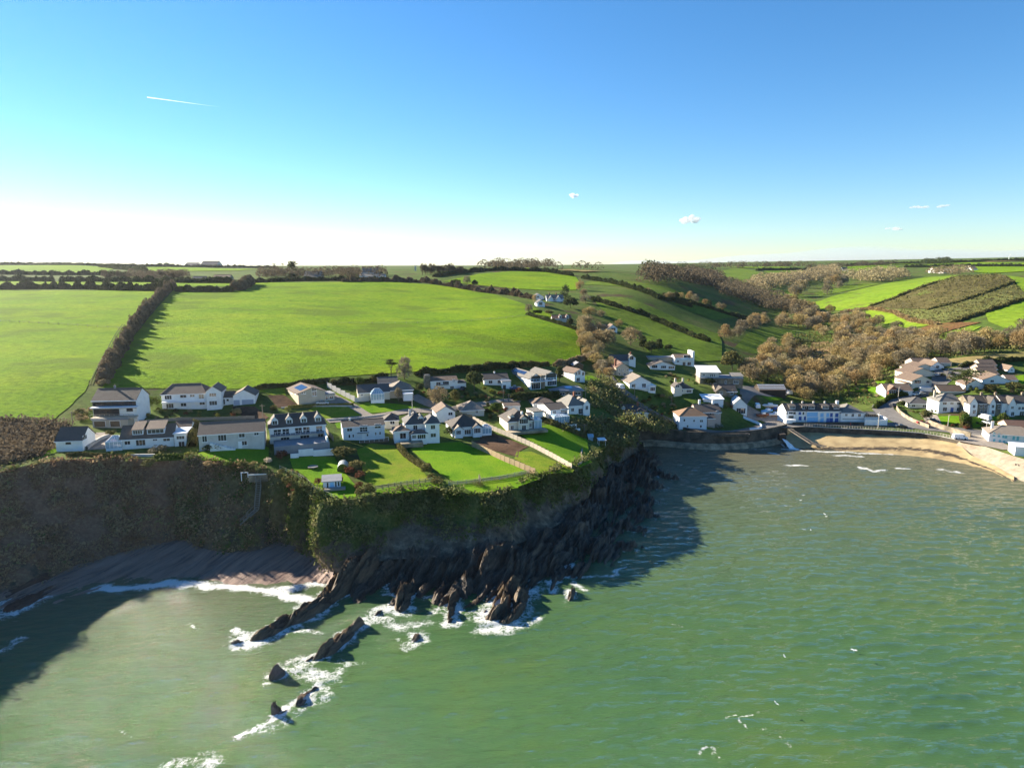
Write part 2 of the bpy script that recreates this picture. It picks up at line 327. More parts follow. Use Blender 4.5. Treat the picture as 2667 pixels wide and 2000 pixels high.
# ---- coastline
CL = np.array([np.concatenate([UZ(*c[:3]), UZ(*c[3:]), [max(0, i-2)/30]]) for i, c in enumerate(CLIFF)])
CL = smooth_line(CL, 2)
CLr = [CL[0]]
for a, b in zip(CL[:-1], CL[1:]):
    n = max(1, int(max(np.linalg.norm((b-a)[:2]), np.linalg.norm((b-a)[3:5]))/.75))
    for k in range(1, n+1): CLr.append(a+(b-a)*k/n)
CLr = np.array(CLr)
s_ = np.arange(len(CLr))*.75
wob = fbm(np.column_stack([s_/9, s_*0, s_*0]), 4)*1.1
tan = np.gradient(CLr[:, :2], axis=0); tan /= np.linalg.norm(tan, axis=1)[:, None]+1e-9
OUT = np.column_stack([tan[:, 1], -tan[:, 0]])
k9 = np.ones(41)/41
OUTs = np.column_stack([np.convolve(np.pad(OUT[:, i], 20, 'edge'), k9, 'valid') for i in (0, 1)]); OUTs /= np.linalg.norm(OUTs, axis=1)[:, None]
CLr[:, :2] += OUTs*wob[:, None]*.8
CLr[:, 2] = zt(CLr[:, 0], CLr[:, 1])+.02
WT = resample([CLr[-1, :3]]+[UZ(*c) for c in WALLTOP], 1.0); ST = resample([UZ(*c) for c in SEAWALL], 1.0)
AP = smooth_line(np.array([np.concatenate([UZ(*c[:3]), UZ(*c[3:])]) for c in APRON]), 2)
COAST = np.vstack([CLr[:, :3], WT[1:], ST[1:], AP[1:, :3]])
landpoly = [tuple(p[:2]) for p in COAST]+[(4200, 140), (4200, 6200), (-4200, 6200), (-4200, 120)]
def jgrid(x0, x1, y0, y1, st, j=.25):
    gx, gy = np.meshgrid(np.arange(x0, x1, st), np.arange(y0, y1, st)); gx = gx.ravel()+rng.uniform(-j, j, gx.size)*st; gy = gy.ravel()+rng.uniform(-j, j, gy.size)*st
    return gx, gy
gp = []
zones = [(-200, 270, 140, 345, 2.0), (-470, 700, 140, 790, 7.0), (-1300, 1900, 140, 2000, 22.0), (-4100, 4100, 150, 6100, 130.0)]
for i, (x0, x1, y0, y1, st) in enumerate(zones):
    gx, gy = jgrid(x0, x1, y0, y1, st)
    if i:
        a = zones[i-1]; ok = ~((gx > a[0]-st*.3) & (gx < a[1]+st*.3) & (gy > a[2]-st*.3) & (gy < a[3]+st*.3))
        gx, gy = gx[ok], gy[ok]
    ok = inpoly(gx, gy, landpoly)
    near = gy < 300
    d = np.full(len(gx), 99.); d[near & ok] = segdist(gx[near & ok], gy[near & ok], COAST[::2]); ok &= d > .9
    gp.append(np.column_stack([gx[ok], gy[ok]]))
gp = np.vstack(gp)
V, F = cdt(landpoly, gp)
zz = zt(V[:, 0], V[:, 1])
ground = tag(npmesh('ground', np.column_stack([V, zz]), F, 'rough_ground', smooth=True), kind='structure')

# ---- cliff (lofted from the top edge to the foot, broken by gullies and ledges)
nr = 44; ts = np.linspace(0, 1, nr); n = len(CLr)
T, I = np.meshgrid(ts, np.arange(n), indexing='ij')
top = CLr[:, :3]; foot = CLr[:, 3:6]; FR = np.repeat(CLr[None, :, 6], nr, 0).ravel()
hx = T**1.35
P = np.empty((nr, n, 3))
for a in (0, 1): P[..., a] = top[None, :, a]*(1-hx)+foot[None, :, a]*hx
P[..., 2] = top[None, :, 2]*(1-T)+(foot[None, :, 2]-.8)*T
flat = P.reshape(-1, 3); env = np.clip(np.sin(np.pi*np.clip(T, 0, 1)**.8), 0, 1).ravel()**.6
sl_ = (I*.75).ravel()
gull = fbm(np.column_stack([sl_/10, flat[:, 2]/40, sl_*0]), 4); gull2 = fbm(np.column_stack([sl_/3.0, flat[:, 2]/14, sl_*0+5]), 3)
lump = fbm(flat/2.2, 4); led = fbm(np.column_stack([sl_/14, flat[:, 2]/2.0, sl_*0+9]), 3)
amp = np.interp(FR, [0, .12, .2, .45, .6, 1], [1.4, 2.0, 3.0, 4.4, 4.0, 2.6])
disp = (gull*1.6*amp+gull2*1.0*amp*.5+lump*.8+led*.7)*env
topx = np.tile(top[:, 0], nr)
for bx_, wd_, am_ in ((UZ(728, 1238, 17.5)[0], 1.5, 3.6), (UZ(778, 1260, 16.5)[0], 1.2, 4.6), (UZ(848, 1293, 15.3)[0], 1.7, 4.6), (UZ(640, 1210, 19.4)[0], 2.2, 2.6)):
    disp += am_*np.exp(-((topx-bx_)/wd_)**2)*env*np.interp(T.ravel(), [0, .5, 1], [.8, 1, .5])
Oo = np.repeat(OUTs[None], nr, 0).reshape(-1, 2)
flat[:, 0] += Oo[:, 0]*disp; flat[:, 1] += Oo[:, 1]*disp; flat[:, 2] += env*(fbm(flat/3.1+7, 3)*.9)
flat[:n] = top
idx = np.arange(nr*n).reshape(nr, n)
Fq = np.column_stack([idx[:-1, :-1].ravel(), idx[1:, :-1].ravel(), idx[1:, 1:].ravel(), idx[:-1, 1:].ravel()])
m, nn, l, b = newmat('cliff_face')
g = nn.new('ShaderNodeNewGeometry'); sx = nn.new('ShaderNodeSeparateXYZ'); l.new(g.outputs['Normal'], sx.inputs[0])
av = nn.new('ShaderNodeAttribute'); av.attribute_name = 'veg'; ab = nn.new('ShaderNodeAttribute'); ab.attribute_name = 'red'
mp = nn.new('ShaderNodeMapping'); mp.inputs['Scale'].default_value = (1, 1, .35); l.new(g.outputs['Position'], mp.inputs[0])
t1 = nn.new('ShaderNodeTexNoise'); t1.inputs['Scale'].default_value = .45; t1.inputs['Detail'].default_value = 8; t1.inputs['Roughness'].default_value = .7; l.new(mp.outputs[0], t1.inputs['Vector'])
t2 = nn.new('ShaderNodeTexNoise'); t2.inputs['Scale'].default_value = 1.1; t2.inputs['Detail'].default_value = 8; t2.inputs['Roughness'].default_value = .7; l.new(g.outputs['Position'], t2.inputs['Vector'])
rr = ramp(nn, [(.3, (.05, .04, .03)), (.5, (.14, .105, .072)), (.68, (.28, .21, .14))]); l.new(t1.outputs['Fac'], rr.inputs[0])
rv = ramp(nn, [(.3, (.05, .062, .018)), (.5, (.085, .098, .028)), (.7, (.16, .15, .05))]); l.new(t2.outputs['Fac'], rv.inputs[0])
rb = ramp(nn, [(.3, (.14, .07, .042)), (.5, (.22, .12, .075)), (.7, (.28, .19, .11))]); l.new(t2.outputs['Fac'], rb.inputs[0])
mv = nn.new('ShaderNodeMixRGB'); l.new(ab.outputs['Fac'], mv.inputs[0]); l.new(rv.outputs[0], mv.inputs[1]); l.new(rb.outputs[0], mv.inputs[2])
ma = nn.new('ShaderNodeMath'); ma.operation = 'MULTIPLY_ADD'; ma.inputs[1].default_value = 1.6; l.new(t1.outputs['Fac'], ma.inputs[0])
mb_ = nn.new('ShaderNodeMath'); mb_.operation = 'SUBTRACT'; mb_.inputs[1].default_value = .8; l.new(av.outputs['Fac'], mb_.inputs[0]); l.new(mb_.outputs[0], ma.inputs[2])
rs = ramp(nn, [(.42, (0, 0, 0)), (.6, (1, 1, 1))]); l.new(ma.outputs[0], rs.inputs[0])
mx = nn.new('ShaderNodeMixRGB'); l.new(rs.outputs[0], mx.inputs[0]); l.new(rr.outputs[0], mx.inputs[1]); l.new(mv.outputs[0], mx.inputs[2])
l.new(mx.outputs[0], b.inputs['Base Color']); b.inputs['Roughness'].default_value = .95; b.inputs['Specular IOR Level'].default_value = .1
bp = nn.new('ShaderNodeBump'); bp.inputs['Strength'].default_value = .9; bp.inputs['Distance'].default_value = .5; l.new(t2.outputs['Fac'], bp.inputs['Height']); l.new(bp.outputs[0], b.inputs['Normal'])
cliff = tag(npmesh('cliff', flat, Fq, 'cliff_face', smooth=True), kind='structure')
frac = FR; tt = T.ravel()
veg = np.clip(1.25-tt*np.interp(frac, [0, .25, .45, .5, .62, .8, 1], [.6, .7, .9, 1.15, 1.3, 1.5, 1.3])+.35*fbm(flat/4+3, 3), 0, 1)
red = np.clip(np.interp(flat[:, 0], [-140, -95, -70, -52], [1.2, 1.1, .6, 0])+.5*fbm(flat/9+11, 3), 0, 1)*np.where(flat[:, 0] < -50, 1, 0)
attr(cliff, 'veg', veg); attr(cliff, 'red', red)
CLIFFPTS, CLIFFVEG, CLIFFRED = flat.copy(), veg, red

# ---- shore: cove beach and rock shelf (pairs with the cliff columns)
SHORE = [(-900, 2000, -1.2), (-560, 1840, -1.2), (-300, 1760, -1.2), (-140, 1690, -1.2), (-20, 1640, -1.2), (150, 1622, -1.2), (240, 1584, -1.2), (330, 1566, -1.2), (440, 1556, -1.2), (515, 1554, -1.2), (560, 1558, -1.2), (640, 1568, -1.2), (720, 1582, -1.2), (758, 1576, -1.2), (790, 1578, -1.2),
         (815, 1572, -1.2), (838, 1566, -1.2), (852, 1562, -1.2), (872, 1570, -1.2), (930, 1600, -1.6), (1000, 1606, -1.8), (1080, 1604, -1.8), (1150, 1612, -1.8), (1225, 1604, -1.8), (1310, 1592, -1.8), (1395, 1576, -1.8), (1500, 1548, -1.6),
         (1612, 1496, -1.4), (1682, 1425, -1.3), (1725, 1345, -1.2), (1740, 1275, -1.2), (1725, 1216, -1.2), (1715, 1182, -1.2)]
SF = np.array([np.concatenate([UZ(*c[3:]), UZ(*s)]) for c, s in zip(CLIFF, SHORE)])
PERP = np.array([.90, -.44])        # across the tilted slate beds
def strata(x, y, z, sc=1.0, k=0):
    wx = vnoise(np.column_stack([x/5, y/5, x*0+k]))*.9
    u = (x*PERP[0]+y*PERP[1])/sc+wx; v = (y*PERP[0]-x*PERP[1])/sc
    r = 0
    for w, ln, am in ((1.5, 7.0, .55), (.62, 3.4, .45)):
        iu = np.floor(u/w).astype(np.int64); fu = u/w-iu; off = _h(iu, iu*0+k, iu*0+3)*ln; iv = np.floor((v+off)/ln).astype(np.int64); fv = (v+off)/ln-iv
        h0 = _h(iu, iv, iu*0+k+7); h1 = _h(iu, iv+1, iu*0+k+7); hh = h0*(1-fv)+h1*fv          # each bed its own uneven crest
        r = r+am*(hh*2-1+.5*(fu-.5))
    big = fbm(np.column_stack([u/5, v/8, z*0+k+8]), 2)
    return r*1.3+big*.55
def shore(name, i0, i1, m, ampz, nr, step, ystart=None):
    A = smooth_line(SF[i0:i1], 2); L = [A[0]]
    for a, b in zip(A[:-1], A[1:]):
        q = max(1, int(max(np.linalg.norm((b-a)[:2]), np.linalg.norm((b-a)[3:5]))/step))
        for k in range(1, q+1): L.append(a+(b-a)*k/q)
    L = np.array(L); n = len(L); T = np.linspace(0, 1, nr)[:, None]
    back = L[:, :3]+(L[:, :3]-L[:, 3:])*np.minimum(1, 2.5/np.linalg.norm(L[:, :2]-L[:, 3:5], axis=1))[:, None]*np.array([1, 1, 0])   # tuck under the cliff
    P = np.concatenate([back[None], L[None, :, :3]*(1-T[..., None])+L[None, :, 3:]*T[..., None]]); nr += 1
    f = P.reshape(-1, 3); tt = np.repeat(np.concatenate([[0], T[:, 0]]), n)
    env = np.interp(tt, [0, .15, .75, 1], [.7, 1, .9, .5])
    f[:, 2] += ampz(f, tt)*env
    idx = np.arange(nr*n).reshape(nr, n)
    F = np.column_stack([idx[:-1, :-1].ravel(), idx[1:, :-1].ravel(), idx[1:, 1:].ravel(), idx[:-1, 1:].ravel()])
    return tag(npmesh(name, f, F, m, smooth=False), kind='structure'), f
# rock material with bedding streaks
def rockmat(name, cols, sc=1.0):
    m, n, l, b = newmat(name)
    g = n.new('ShaderNodeNewGeometry'); mp = n.new('ShaderNodeMapping'); mp.vector_type = 'TEXTURE'; mp.inputs['Rotation'].default_value = (0, .25, math.atan2(PERP[1], PERP[0])); mp.inputs['Scale'].default_value = (.5, 5, 2.2)
    l.new(g.outputs['Position'], mp.inputs[0])
    t = n.new('ShaderNodeTexNoise'); t.inputs['Scale'].default_value = sc; t.inputs['Detail'].default_value = 8; t.inputs['Roughness'].default_value = .7; l.new(mp.outputs[0], t.inputs['Vector'])
    r = ramp(n, [(.3, cols[0]), (.5, cols[1]), (.7, cols[2])]); l.new(t.outputs['Fac'], r.inputs[0]); l.new(r.outputs[0], b.inputs['Base Color'])
    b.inputs['Roughness'].default_value = .7; b.inputs['Specular IOR Level'].default_value = .3
    bp = n.new('ShaderNodeBump'); bp.inputs['Strength'].default_value = 1; bp.inputs['Distance'].default_value = .35; l.new(t.outputs['Fac'], bp.inputs['Height']); l.new(bp.outputs[0], b.inputs['Normal'])
rockmat('wet_slate', [(.03, .022, .016), (.075, .057, .041), (.17, .13, .09)])
rockmat('brown_slate', [(.03, .022, .016), (.085, .06, .038), (.20, .145, .085)])
rockmat('cove_shingle', [(.06, .04, .032), (.22, .14, .105), (.30, .20, .15)], .45)
bh, beachpts = shore('beach', 0, 19, 'cove_shingle', lambda f, t: strata(f[:, 0], f[:, 1], f[:, 2], 1.3, 3)*.32*np.interp(f[:, 0], [-140, -100, -60, -40], [3, 1.6, .55, 1.1])-.25, 46, .5)
bh['kind'] = 'structure'
rs_, shelfpts = shore('rock_shelf', 18, 33, 'wet_slate', lambda f, t: np.maximum(strata(f[:, 0], f[:, 1], f[:, 2], 1.15, 0)*2.5-.5+.6*fbm(f/1.0, 3)+1.8*fbm(f/5, 2), -3.2), 104, .34)

# ---- harbour wall, sea wall, stone apron
def vloft(name, line, rows, m, closed=False, parent=None):
    """rows: (offset outwards, z or callable) down the face"""
    line = np.asarray(line, float); t = np.gradient(line[:, :2], axis=0); t /= np.linalg.norm(t, axis=1)[:, None]+1e-9; o = np.column_stack([t[:, 1], -t[:, 0]])
    Vv = []
    for off, z in rows:
        zz = (line[:, 2]+z[0]) if isinstance(z, tuple) else np.full(len(line), z)
        Vv.append(np.column_stack([line[:, :2]+o*off, zz]))
    n = len(line); Vv = np.vstack(Vv); idx = np.arange(len(rows)*n).reshape(len(rows), n)
    F = np.column_stack([idx[:-1, :-1].ravel(), idx[1:, :-1].ravel(), idx[1:, 1:].ravel(), idx[:-1, 1:].ravel()])
    return npmesh(name, Vv, F, m, parent)
def stonewall_mat(name, c1, c2, mortar, sc):
    m, n, l, b = newmat(name); g = n.new('ShaderNodeNewGeometry')
    sx = n.new('ShaderNodeSeparateXYZ'); cb = n.new('ShaderNodeCombineXYZ'); l.new(g.outputs['Position'], sx.inputs[0])
    ad = n.new('ShaderNodeMath'); ad.operation = 'SUBTRACT'; l.new(sx.outputs[0], ad.inputs[0]); l.new(sx.outputs[1], ad.inputs[1]); l.new(ad.outputs[0], cb.inputs[0]); l.new(sx.outputs[2], cb.inputs[1])
    bt = n.new('ShaderNodeTexBrick'); bt.inputs['Scale'].default_value = sc; bt.inputs['Color1'].default_value = (*c1, 1); bt.inputs['Color2'].default_value = (*c2, 1); bt.inputs['Mortar'].default_value = (*mortar, 1); bt.inputs['Mortar Size'].default_value = .03
    l.new(cb.outputs[0], bt.inputs['Vector'])
    t = n.new('ShaderNodeTexNoise'); t.inputs['Scale'].default_value = .4; t.inputs['Detail'].default_value = 8; l.new(g.outputs['Position'], t.inputs['Vector'])
    r = ramp(n, [(.35, (.45, .45, .4)), (.65, (1.3, 1.25, 1.15))]); l.new(t.outputs['Fac'], r.inputs[0])
    mx = n.new('ShaderNodeMixRGB'); mx.blend_type = 'MULTIPLY'; mx.inputs[0].default_value = 1; l.new(bt.outputs['Color'], mx.inputs[1]); l.new(r.outputs[0], mx.inputs[2])
    l.new(mx.outputs[0], b.inputs['Base Color']); b.inputs['Roughness'].default_value = .9
    bp = n.new('ShaderNodeBump'); bp.inputs['Strength'].default_value = .6; bp.inputs['Distance'].default_value = .1; l.new(bt.outputs['Fac'], bp.inputs['Height']); bp.invert = True; l.new(bp.outputs[0], b.inputs['Normal'])
stonewall_mat('harbour_stone', (.075, .062, .048), (.12, .10, .075), (.045, .04, .034), .8)
stonewall_mat('pale_stone', (.30, .25, .18), (.40, .33, .24), (.2, .17, .13), .9)
stonewall_mat('house_stone', (.22, .18, .13), (.32, .26, .19), (.24, .21, .17), 1.6)
hw = empty('harbour_wall', tuple(UZ(1850, 1132, 5.4)))
tag(hw, 'dark stone harbour wall curving above the shaded water below the white L-shaped house', 'wall')
def lofted(root, name, line, rows, m):
    o = vloft(name, line, rows, m, parent=root); o.matrix_parent_inverse = Matrix.Translation(root.location).inverted(); return o
lofted(hw, 'wall_face', WT, [(-.05, (.02,)), (0, (-.1,)), (.9, -1.4)], 'harbour_stone')
lofted(hw, 'parapet', WT, [(-.55, (-.2,)), (-.55, (.9,)), (-.05, (.9,)), (-.02, (-.15,))], 'harbour_stone')
lofted(hw, 'footing', WT[6:], [(.2, 1.9), (2.2, 1.7), (3.0, -1.4)], 'pale_stone')
sw = empty('sea_wall', tuple(UZ(2270, 1119, 5.0)))
tag(sw, 'curved stone sea wall at the back of the sandy beach below the promenade', 'wall')
lofted(sw, 'wall_face', ST, [(-.05, (.02,)), (0, (-.1,)), (.5, 1.0)], 'harbour_stone')
lofted(sw, 'coping', ST, [(-.5, (-.1,)), (-.5, (.12,)), (.08, (.12,)), (.08, (-.12,))], 'concrete')
# railings along the promenade
pr = empty('promenade_railing', tuple(ST[0]+np.array([0, 0, .1]))); tag(pr, 'long pale railing along the promenade above the sandy beach', 'railing')
rl = MB(); pm = Matrix.Translation(pr.location).inverted()
def rail_along(line, off, root, spacing, h, r, mm):
    line = resample(line, spacing); post = MB(); post.bar((0, 0, -.1), (0, 0, h), r); pme = post.mesh('post'); pme.materials.append(MATS[mm])
    for p in line:
        q = bpy.data.objects.new('post', pme); COL.objects.link(q); q.parent = root; q.location = Vector((p[0], p[1], p[2]+off))-root.location
    for hh in (h*.55, h*.97):
        b_ = MB()
        for a, c in zip(line[:-1], line[1:]): b_.bar(Vector(a)+Vector((0, 0, off+hh))-root.location, Vector(c)+Vector((0, 0, off+hh))-root.location, r*.8, n=4)
        b_.build('rail', mm, root)
mat('rail_paint', [(.45, .40, .33), (.55, .5, .42)], 2, .6)
rail_along(ST[4:]+np.array([-.1, .2, 0]), .1, pr, 2.6, 1.1, .07, 'rail_paint')
# apron of pale stone towards the right
apo = vloft('stone_slope', AP[:, :3], [(0, (.02,))], 'pale_stone') if False else None
n_ = len(AP); T_ = np.linspace(0, 1, 14)
Vv = np.concatenate([(AP[:, :3]*(1-t)+AP[:, 3:]*t-np.array([0, 0, t*1.2]))[None] for t in T_]).reshape(-1, 3)
Vv[n_:, 2] += fbm(Vv[n_:]/1.5, 3)*.35
idx = np.arange(14*n_).reshape(14, n_); Fv = np.column_stack([idx[:-1, :-1].ravel(), idx[1:, :-1].ravel(), idx[1:, 1:].ravel(), idx[:-1, 1:].ravel()])
mat('pale_earth', [(.20, .155, .11), (.29, .235, .17), (.36, .30, .22)], .4, .95, .8, 2, coord='World', bdist=.2)
tag(npmesh('stone_slope', Vv, Fv, 'pale_earth'), kind='structure')
# ---- sandy beach on the right
WATER = [(2055, 1172), (2100, 1176), (2160, 1178), (2230, 1182), (2300, 1188), (2380, 1194), (2450, 1203), (2520, 1216), (2580, 1232), (2640, 1262)]
BT = np.vstack([np.array([UZ(2050, 1140, 2.2)]), resample(ST, 6)[1:]*np.array([1, 1, 0])+np.array([0, 0, 3.1]), [UZ(2535, 1188, 1.6), UZ(2590, 1212, 1.0), UZ(2650, 1245, .4)]])
WB = np.array([UZ(*w, -.5) for w in WATER]); q = np.linspace(0, 1, 90)
def lin(Pp, q):
    s = np.concatenate([[0], np.cumsum(np.linalg.norm(np.diff(Pp[:, :2], axis=0), axis=1))]); s /= s[-1]
    return np.column_stack([np.interp(q, s, Pp[:, k]) for k in range(3)])
A_, B_ = lin(BT, q), lin(WB, q); A_[:, 1] += 1.6
T_ = np.linspace(0, 1.25, 30); Vv = np.concatenate([(A_*(1-t)+B_*t)[None] for t in T_]).reshape(-1, 3)
Vv[:, 2] += fbm(Vv/3, 3)*.12+.12
idx = np.arange(30*90).reshape(30, 90); Fv = np.column_stack([idx[:-1, :-1].ravel(), idx[1:, :-1].ravel(), idx[1:, 1:].ravel(), idx[:-1, 1:].ravel()])
m, nn, l, b = newmat('beach_sand')
g = nn.new('ShaderNodeNewGeometry'); aw = nn.new('ShaderNodeAttribute'); aw.attribute_name = 'wrack'
mp = nn.new('ShaderNodeMapping'); mp.inputs['Scale'].default_value = (.55, 1.6, 1); l.new(g.outputs['Position'], mp.inputs[0])
t1 = nn.new('ShaderNodeTexNoise'); t1.inputs['Scale'].default_value = .6; t1.inputs['Detail'].default_value = 9; t1.inputs['Roughness'].default_value = .75; l.new(mp.outputs[0], t1.inputs['Vector'])
t2 = nn.new('ShaderNodeTexNoise'); t2.inputs['Scale'].default_value = .25; t2.inputs['Detail'].default_value = 6; l.new(g.outputs['Position'], t2.inputs['Vector'])
r1 = ramp(nn, [(.35, (.28, .20, .095)), (.5, (.37, .27, .13)), (.65, (.44, .33, .165))]); l.new(t2.outputs['Fac'], r1.inputs[0])
ad = nn.new('ShaderNodeMath'); ad.operation = 'ADD'; l.new(t1.outputs['Fac'], ad.inputs[0]); l.new(aw.outputs['Fac'], ad.inputs[1])
r2 = ramp(nn, [(.66, (0, 0, 0)), (.72, (1, 1, 1))]); l.new(ad.outputs[0], r2.inputs[0])
mx = nn.new('ShaderNodeMixRGB'); mx.inputs[2].default_value = (.045, .03, .016, 1); l.new(r2.outputs[0], mx.inputs[0]); l.new(r1.outputs[0], mx.inputs[1])
l.new(mx.outputs[0], b.inputs['Base Color']); b.inputs['Roughness'].default_value = .8
bp = nn.new('ShaderNodeBump'); bp.inputs['Strength'].default_value = .6; bp.inputs['Distance'].default_value = .15; l.new(t1.outputs['Fac'], bp.inputs['Height']); l.new(bp.outputs[0], b.inputs['Normal'])
be = tag(npmesh('beach', Vv, Fv, 'beach_sand', smooth=True), kind='structure')
tb = np.repeat(T_, 90); qb = np.tile(q, 30)
attr(be, 'wrack', .34*np.exp(-((tb-np.interp(qb, [0, .2, .5, 1], [.98, .85, .62, .6]))/.13)**2)+.10*np.exp(-((tb-.3)/.2)**2)*(qb < .35)-.06)

# ---- loose rocks and ridges (each one a thing)
ROCKS = []       # footprints for the foam
def ridge(name, label, Z, line, m='wet_slate', group=None, seed=0, jag=1.0, cat='rock', hs=.72, fw=1.0):
    """line: (x, y, half width m, height m) along the crest at water level"""
    pts = np.array([np.concatenate([UZ(*S(Z, x, y), 0)[:2], [w, h]]) for x, y, w, h in line])
    if len(pts) > 2: pts = smooth_line(pts, 1)
    o = pts[:, :2].mean(0); L = np.concatenate([[0], np.cumsum(np.linalg.norm(np.diff(pts[:, :2], axis=0), axis=1))])
    ns = max(8, int((L[-1]+2)/.24)); s = np.linspace(-.8, L[-1]+.8, ns)
    def at(k): return np.interp(s, L, pts[:, k])
    c = np.column_stack([at(0), at(1)]); d0 = pts[1, :2]-pts[0, :2]; d0 /= np.linalg.norm(d0); d1 = pts[-1, :2]-pts[-2, :2]; d1 /= np.linalg.norm(d1)
    c[s < 0] += d0*s[s < 0][:, None]; c[s > L[-1]] += d1*(s[s > L[-1]]-L[-1])[:, None]
    pts[:, 3] *= hs; t = np.gradient(c, axis=0); t /= np.linalg.norm(t, axis=1)[:, None]; nrm = np.column_stack([t[:, 1], -t[:, 0]])
    w, h = at(2), at(3); endf = np.clip(np.minimum(s+.9, L[-1]+.9-s)/1.6, .05, 1)**.6
    nv = max(13, int(2*w.max()/.2)); vv = np.linspace(-1, 1, nv)
    G_ = c[:, None]+nrm[:, None]*(vv[None, :]*(w*endf**.5)[:, None])[..., None]
    f = G_.reshape(-1, 2); av = np.abs(np.tile(vv, ns)); hh = np.repeat(h*endf, nv)
    st = strata(f[:, 0], f[:, 1], f[:, 0]*0, .8, seed)
    z = hh*(1-av**2.6)*(.62+.35*st*jag)+.85*st*jag*(1-av**2)+.3*fbm(np.column_stack([f/.7, f[:, :1]*0+seed]), 3)-1.0*av**2-.35
    Vv = np.column_stack([f-o, z]); idx = np.arange(ns*nv).reshape(ns, nv)
    F = np.column_stack([idx[:-1, :-1].ravel(), idx[1:, :-1].ravel(), idx[1:, 1:].ravel(), idx[:-1, 1:].ravel()])[:, ::-1]
    ob = npmesh(name, Vv, F, m); ob.location = (o[0], o[1], 0)
    tag(ob, label, cat, group); ROCKS.append((pts[:, :2], float(np.mean(pts[:, 2])), fw))
    return ob
ridge('rock_ridge', 'long brown rock spur running out from the headland beside the cove', 9, [(900, 560, 4.2, 9.5), (840, 610, 4.2, 8), (720, 660, 3.6, 6), (640, 700, 3.0, 4.6), (560, 770, 2.6, 3.6), (430, 860, 2.2, 3.0), (340, 880, 1.7, 2.4), (230, 955, 1.7, 1.9), (110, 985, 1.2, 1.2)], 'brown_slate', seed=1, jag=.7, hs=.95)
ridge('rock_ridge', 'isolated dark rock ridge awash just off the long brown spur', 9, [(810, 895, 1.5, 2.2), (740, 935, 1.7, 2.6), (660, 1010, 1.8, 2.4), (580, 1075, 1.7, 2.2), (480, 1105, .9, 1.0)], 'brown_slate', seed=2, hs=1.0)
ridge('rock_stack', 'pointed rock stack in white surf right of the brown spur', 9, [(1110, 680, 2.0, 4.4), (1075, 740, 2.3, 4.8), (1050, 800, 1.8, 2.8)], 'brown_slate', seed=3)
ridge('rock_ridge', 'low rock ledge left of the pointed stack in the surf', 9, [(1040, 740, 1.2, 2.2), (960, 790, 1.2, 1.8), (890, 830, .8, 1.0)], 'wet_slate', seed=4)
ridge('rock_ridge', 'narrow striped rock fin pointing at the camera below the headland', 10, [(250, 1040, 1.6, 3.2), (225, 1120, 1.5, 3.2), (210, 1220, 1.1, 2.2), (195, 1310, .7, 1.0)], 'brown_slate', seed=5)
ridge('rock_block', 'largest sunlit block of upright slate beds standing in the sea', 10, [(700, 1000, 3.0, 3.4), (650, 1100, 4.6, 4.0), (600, 1200, 5.0, 3.4), (550, 1290, 4.8, 2.2)], 'brown_slate', seed=6, jag=1.3)
ridge('rock_ridge', 'thin dark rock rib right of the largest slate block', 10, [(980, 880, 1.3, 2.8), (955, 980, 1.1, 2.2), (930, 1060, .7, 1.2)], seed=7)
ridge('rock_ridge', 'short dark rock rib beside the breaking wave off the headland', 10, [(1070, 870, 1.2, 2.4), (1035, 960, 1.0, 1.6)], seed=8)
ridge('sea_rock', 'small black rock ringed with foam beyond the breaking wave', 10, [(1085, 1075, .9, 1.3), (1060, 1130, .9, 1.2)], seed=9, hs=1.25)
ridge('sea_rock', 'lone small black rock in foam below the rock shelf', 9, [(1160, 955, 1.0, 1.5), (1130, 985, 1.2, 1.4)], seed=10, hs=1.25)
ridge('sea_rock', 'rounded dark rock alone left of the offshore surf', 9, [(325, 1190, .9, 1.3), (265, 1220, 1.0, 1.4)], seed=11, hs=1.25)
ridge('sea_rock', 'split jagged rock amid the offshore white water', 9, [(535, 1265, .8, 1.3), (470, 1320, .9, 1.6), (425, 1375, 1.0, 1.4)], seed=12, jag=1.4, hs=1.5)
ridge('sea_rock', 'outermost pointed rock at the end of the offshore surf', 9, [(330, 1425, .8, 1.1), (285, 1435, .9, 2.2)], seed=13, hs=1.25)
ridge('sea_rock', 'tiny rock awash left of the spur tip', 9, [(45, 935, .6, .6), (20, 938, .6, .7)], seed=14, hs=1.25)
ridge('sea_rock', 'small rock at the very tip of the brown spur', 9, [(60, 1000, .7, .8), (30, 1005, .7, .9)], seed=15, hs=1.25)
for k, (x, y, w, h, lb) in enumerate([(1840, 270, 2.2, 2.4, 'black weedy rock point reaching farthest into the shaded bay'), (1720, 330, 3.2, 3.4, 'black rocks on the shaded bay shore below the right garden edge'), (1700, 430, 2.6, 2.6, 'black rock hump on the shaded shore between two rock points'), (1690, 540, 3.0, 3.0, 'broad black rock point halfway along the shaded headland side'), (1600, 640, 2.6, 2.6, 'dark rock shelf corner by the shaded water'), (1520, 780, 1.8, 1.8, 'dark broken rocks near the tip of the headland shadow'), (1580, 760, 1.2, 1.2, 'small black rock in the shaded water off the tip')]):
    ridge('shore_rock', lb, 10, [(x-130, y-25, w*1.1, h*1.2), (x-60, y-8, w, h), (x, y, w*.7, h*.6)], seed=20+k, jag=1.1, hs=1.0, fw=.62)
for k, (x, y, w, h, lb) in enumerate([(2090, 1010, 2.2, 3.0, 'weedy boulder bank at the beach right edge, upper part'), (2160, 1050, 2.4, 3.0, 'weedy boulder bank at the beach right edge, middle part'), (2215, 1090, 2.4, 3.0, 'weedy boulder bank at the beach right edge, lower part')]):
    ridge('boulder_bank', lb, 4, [(x-90, y-38, w, h), (x, y, w, h)], 'brown_slate', seed=40+k, jag=1.5)
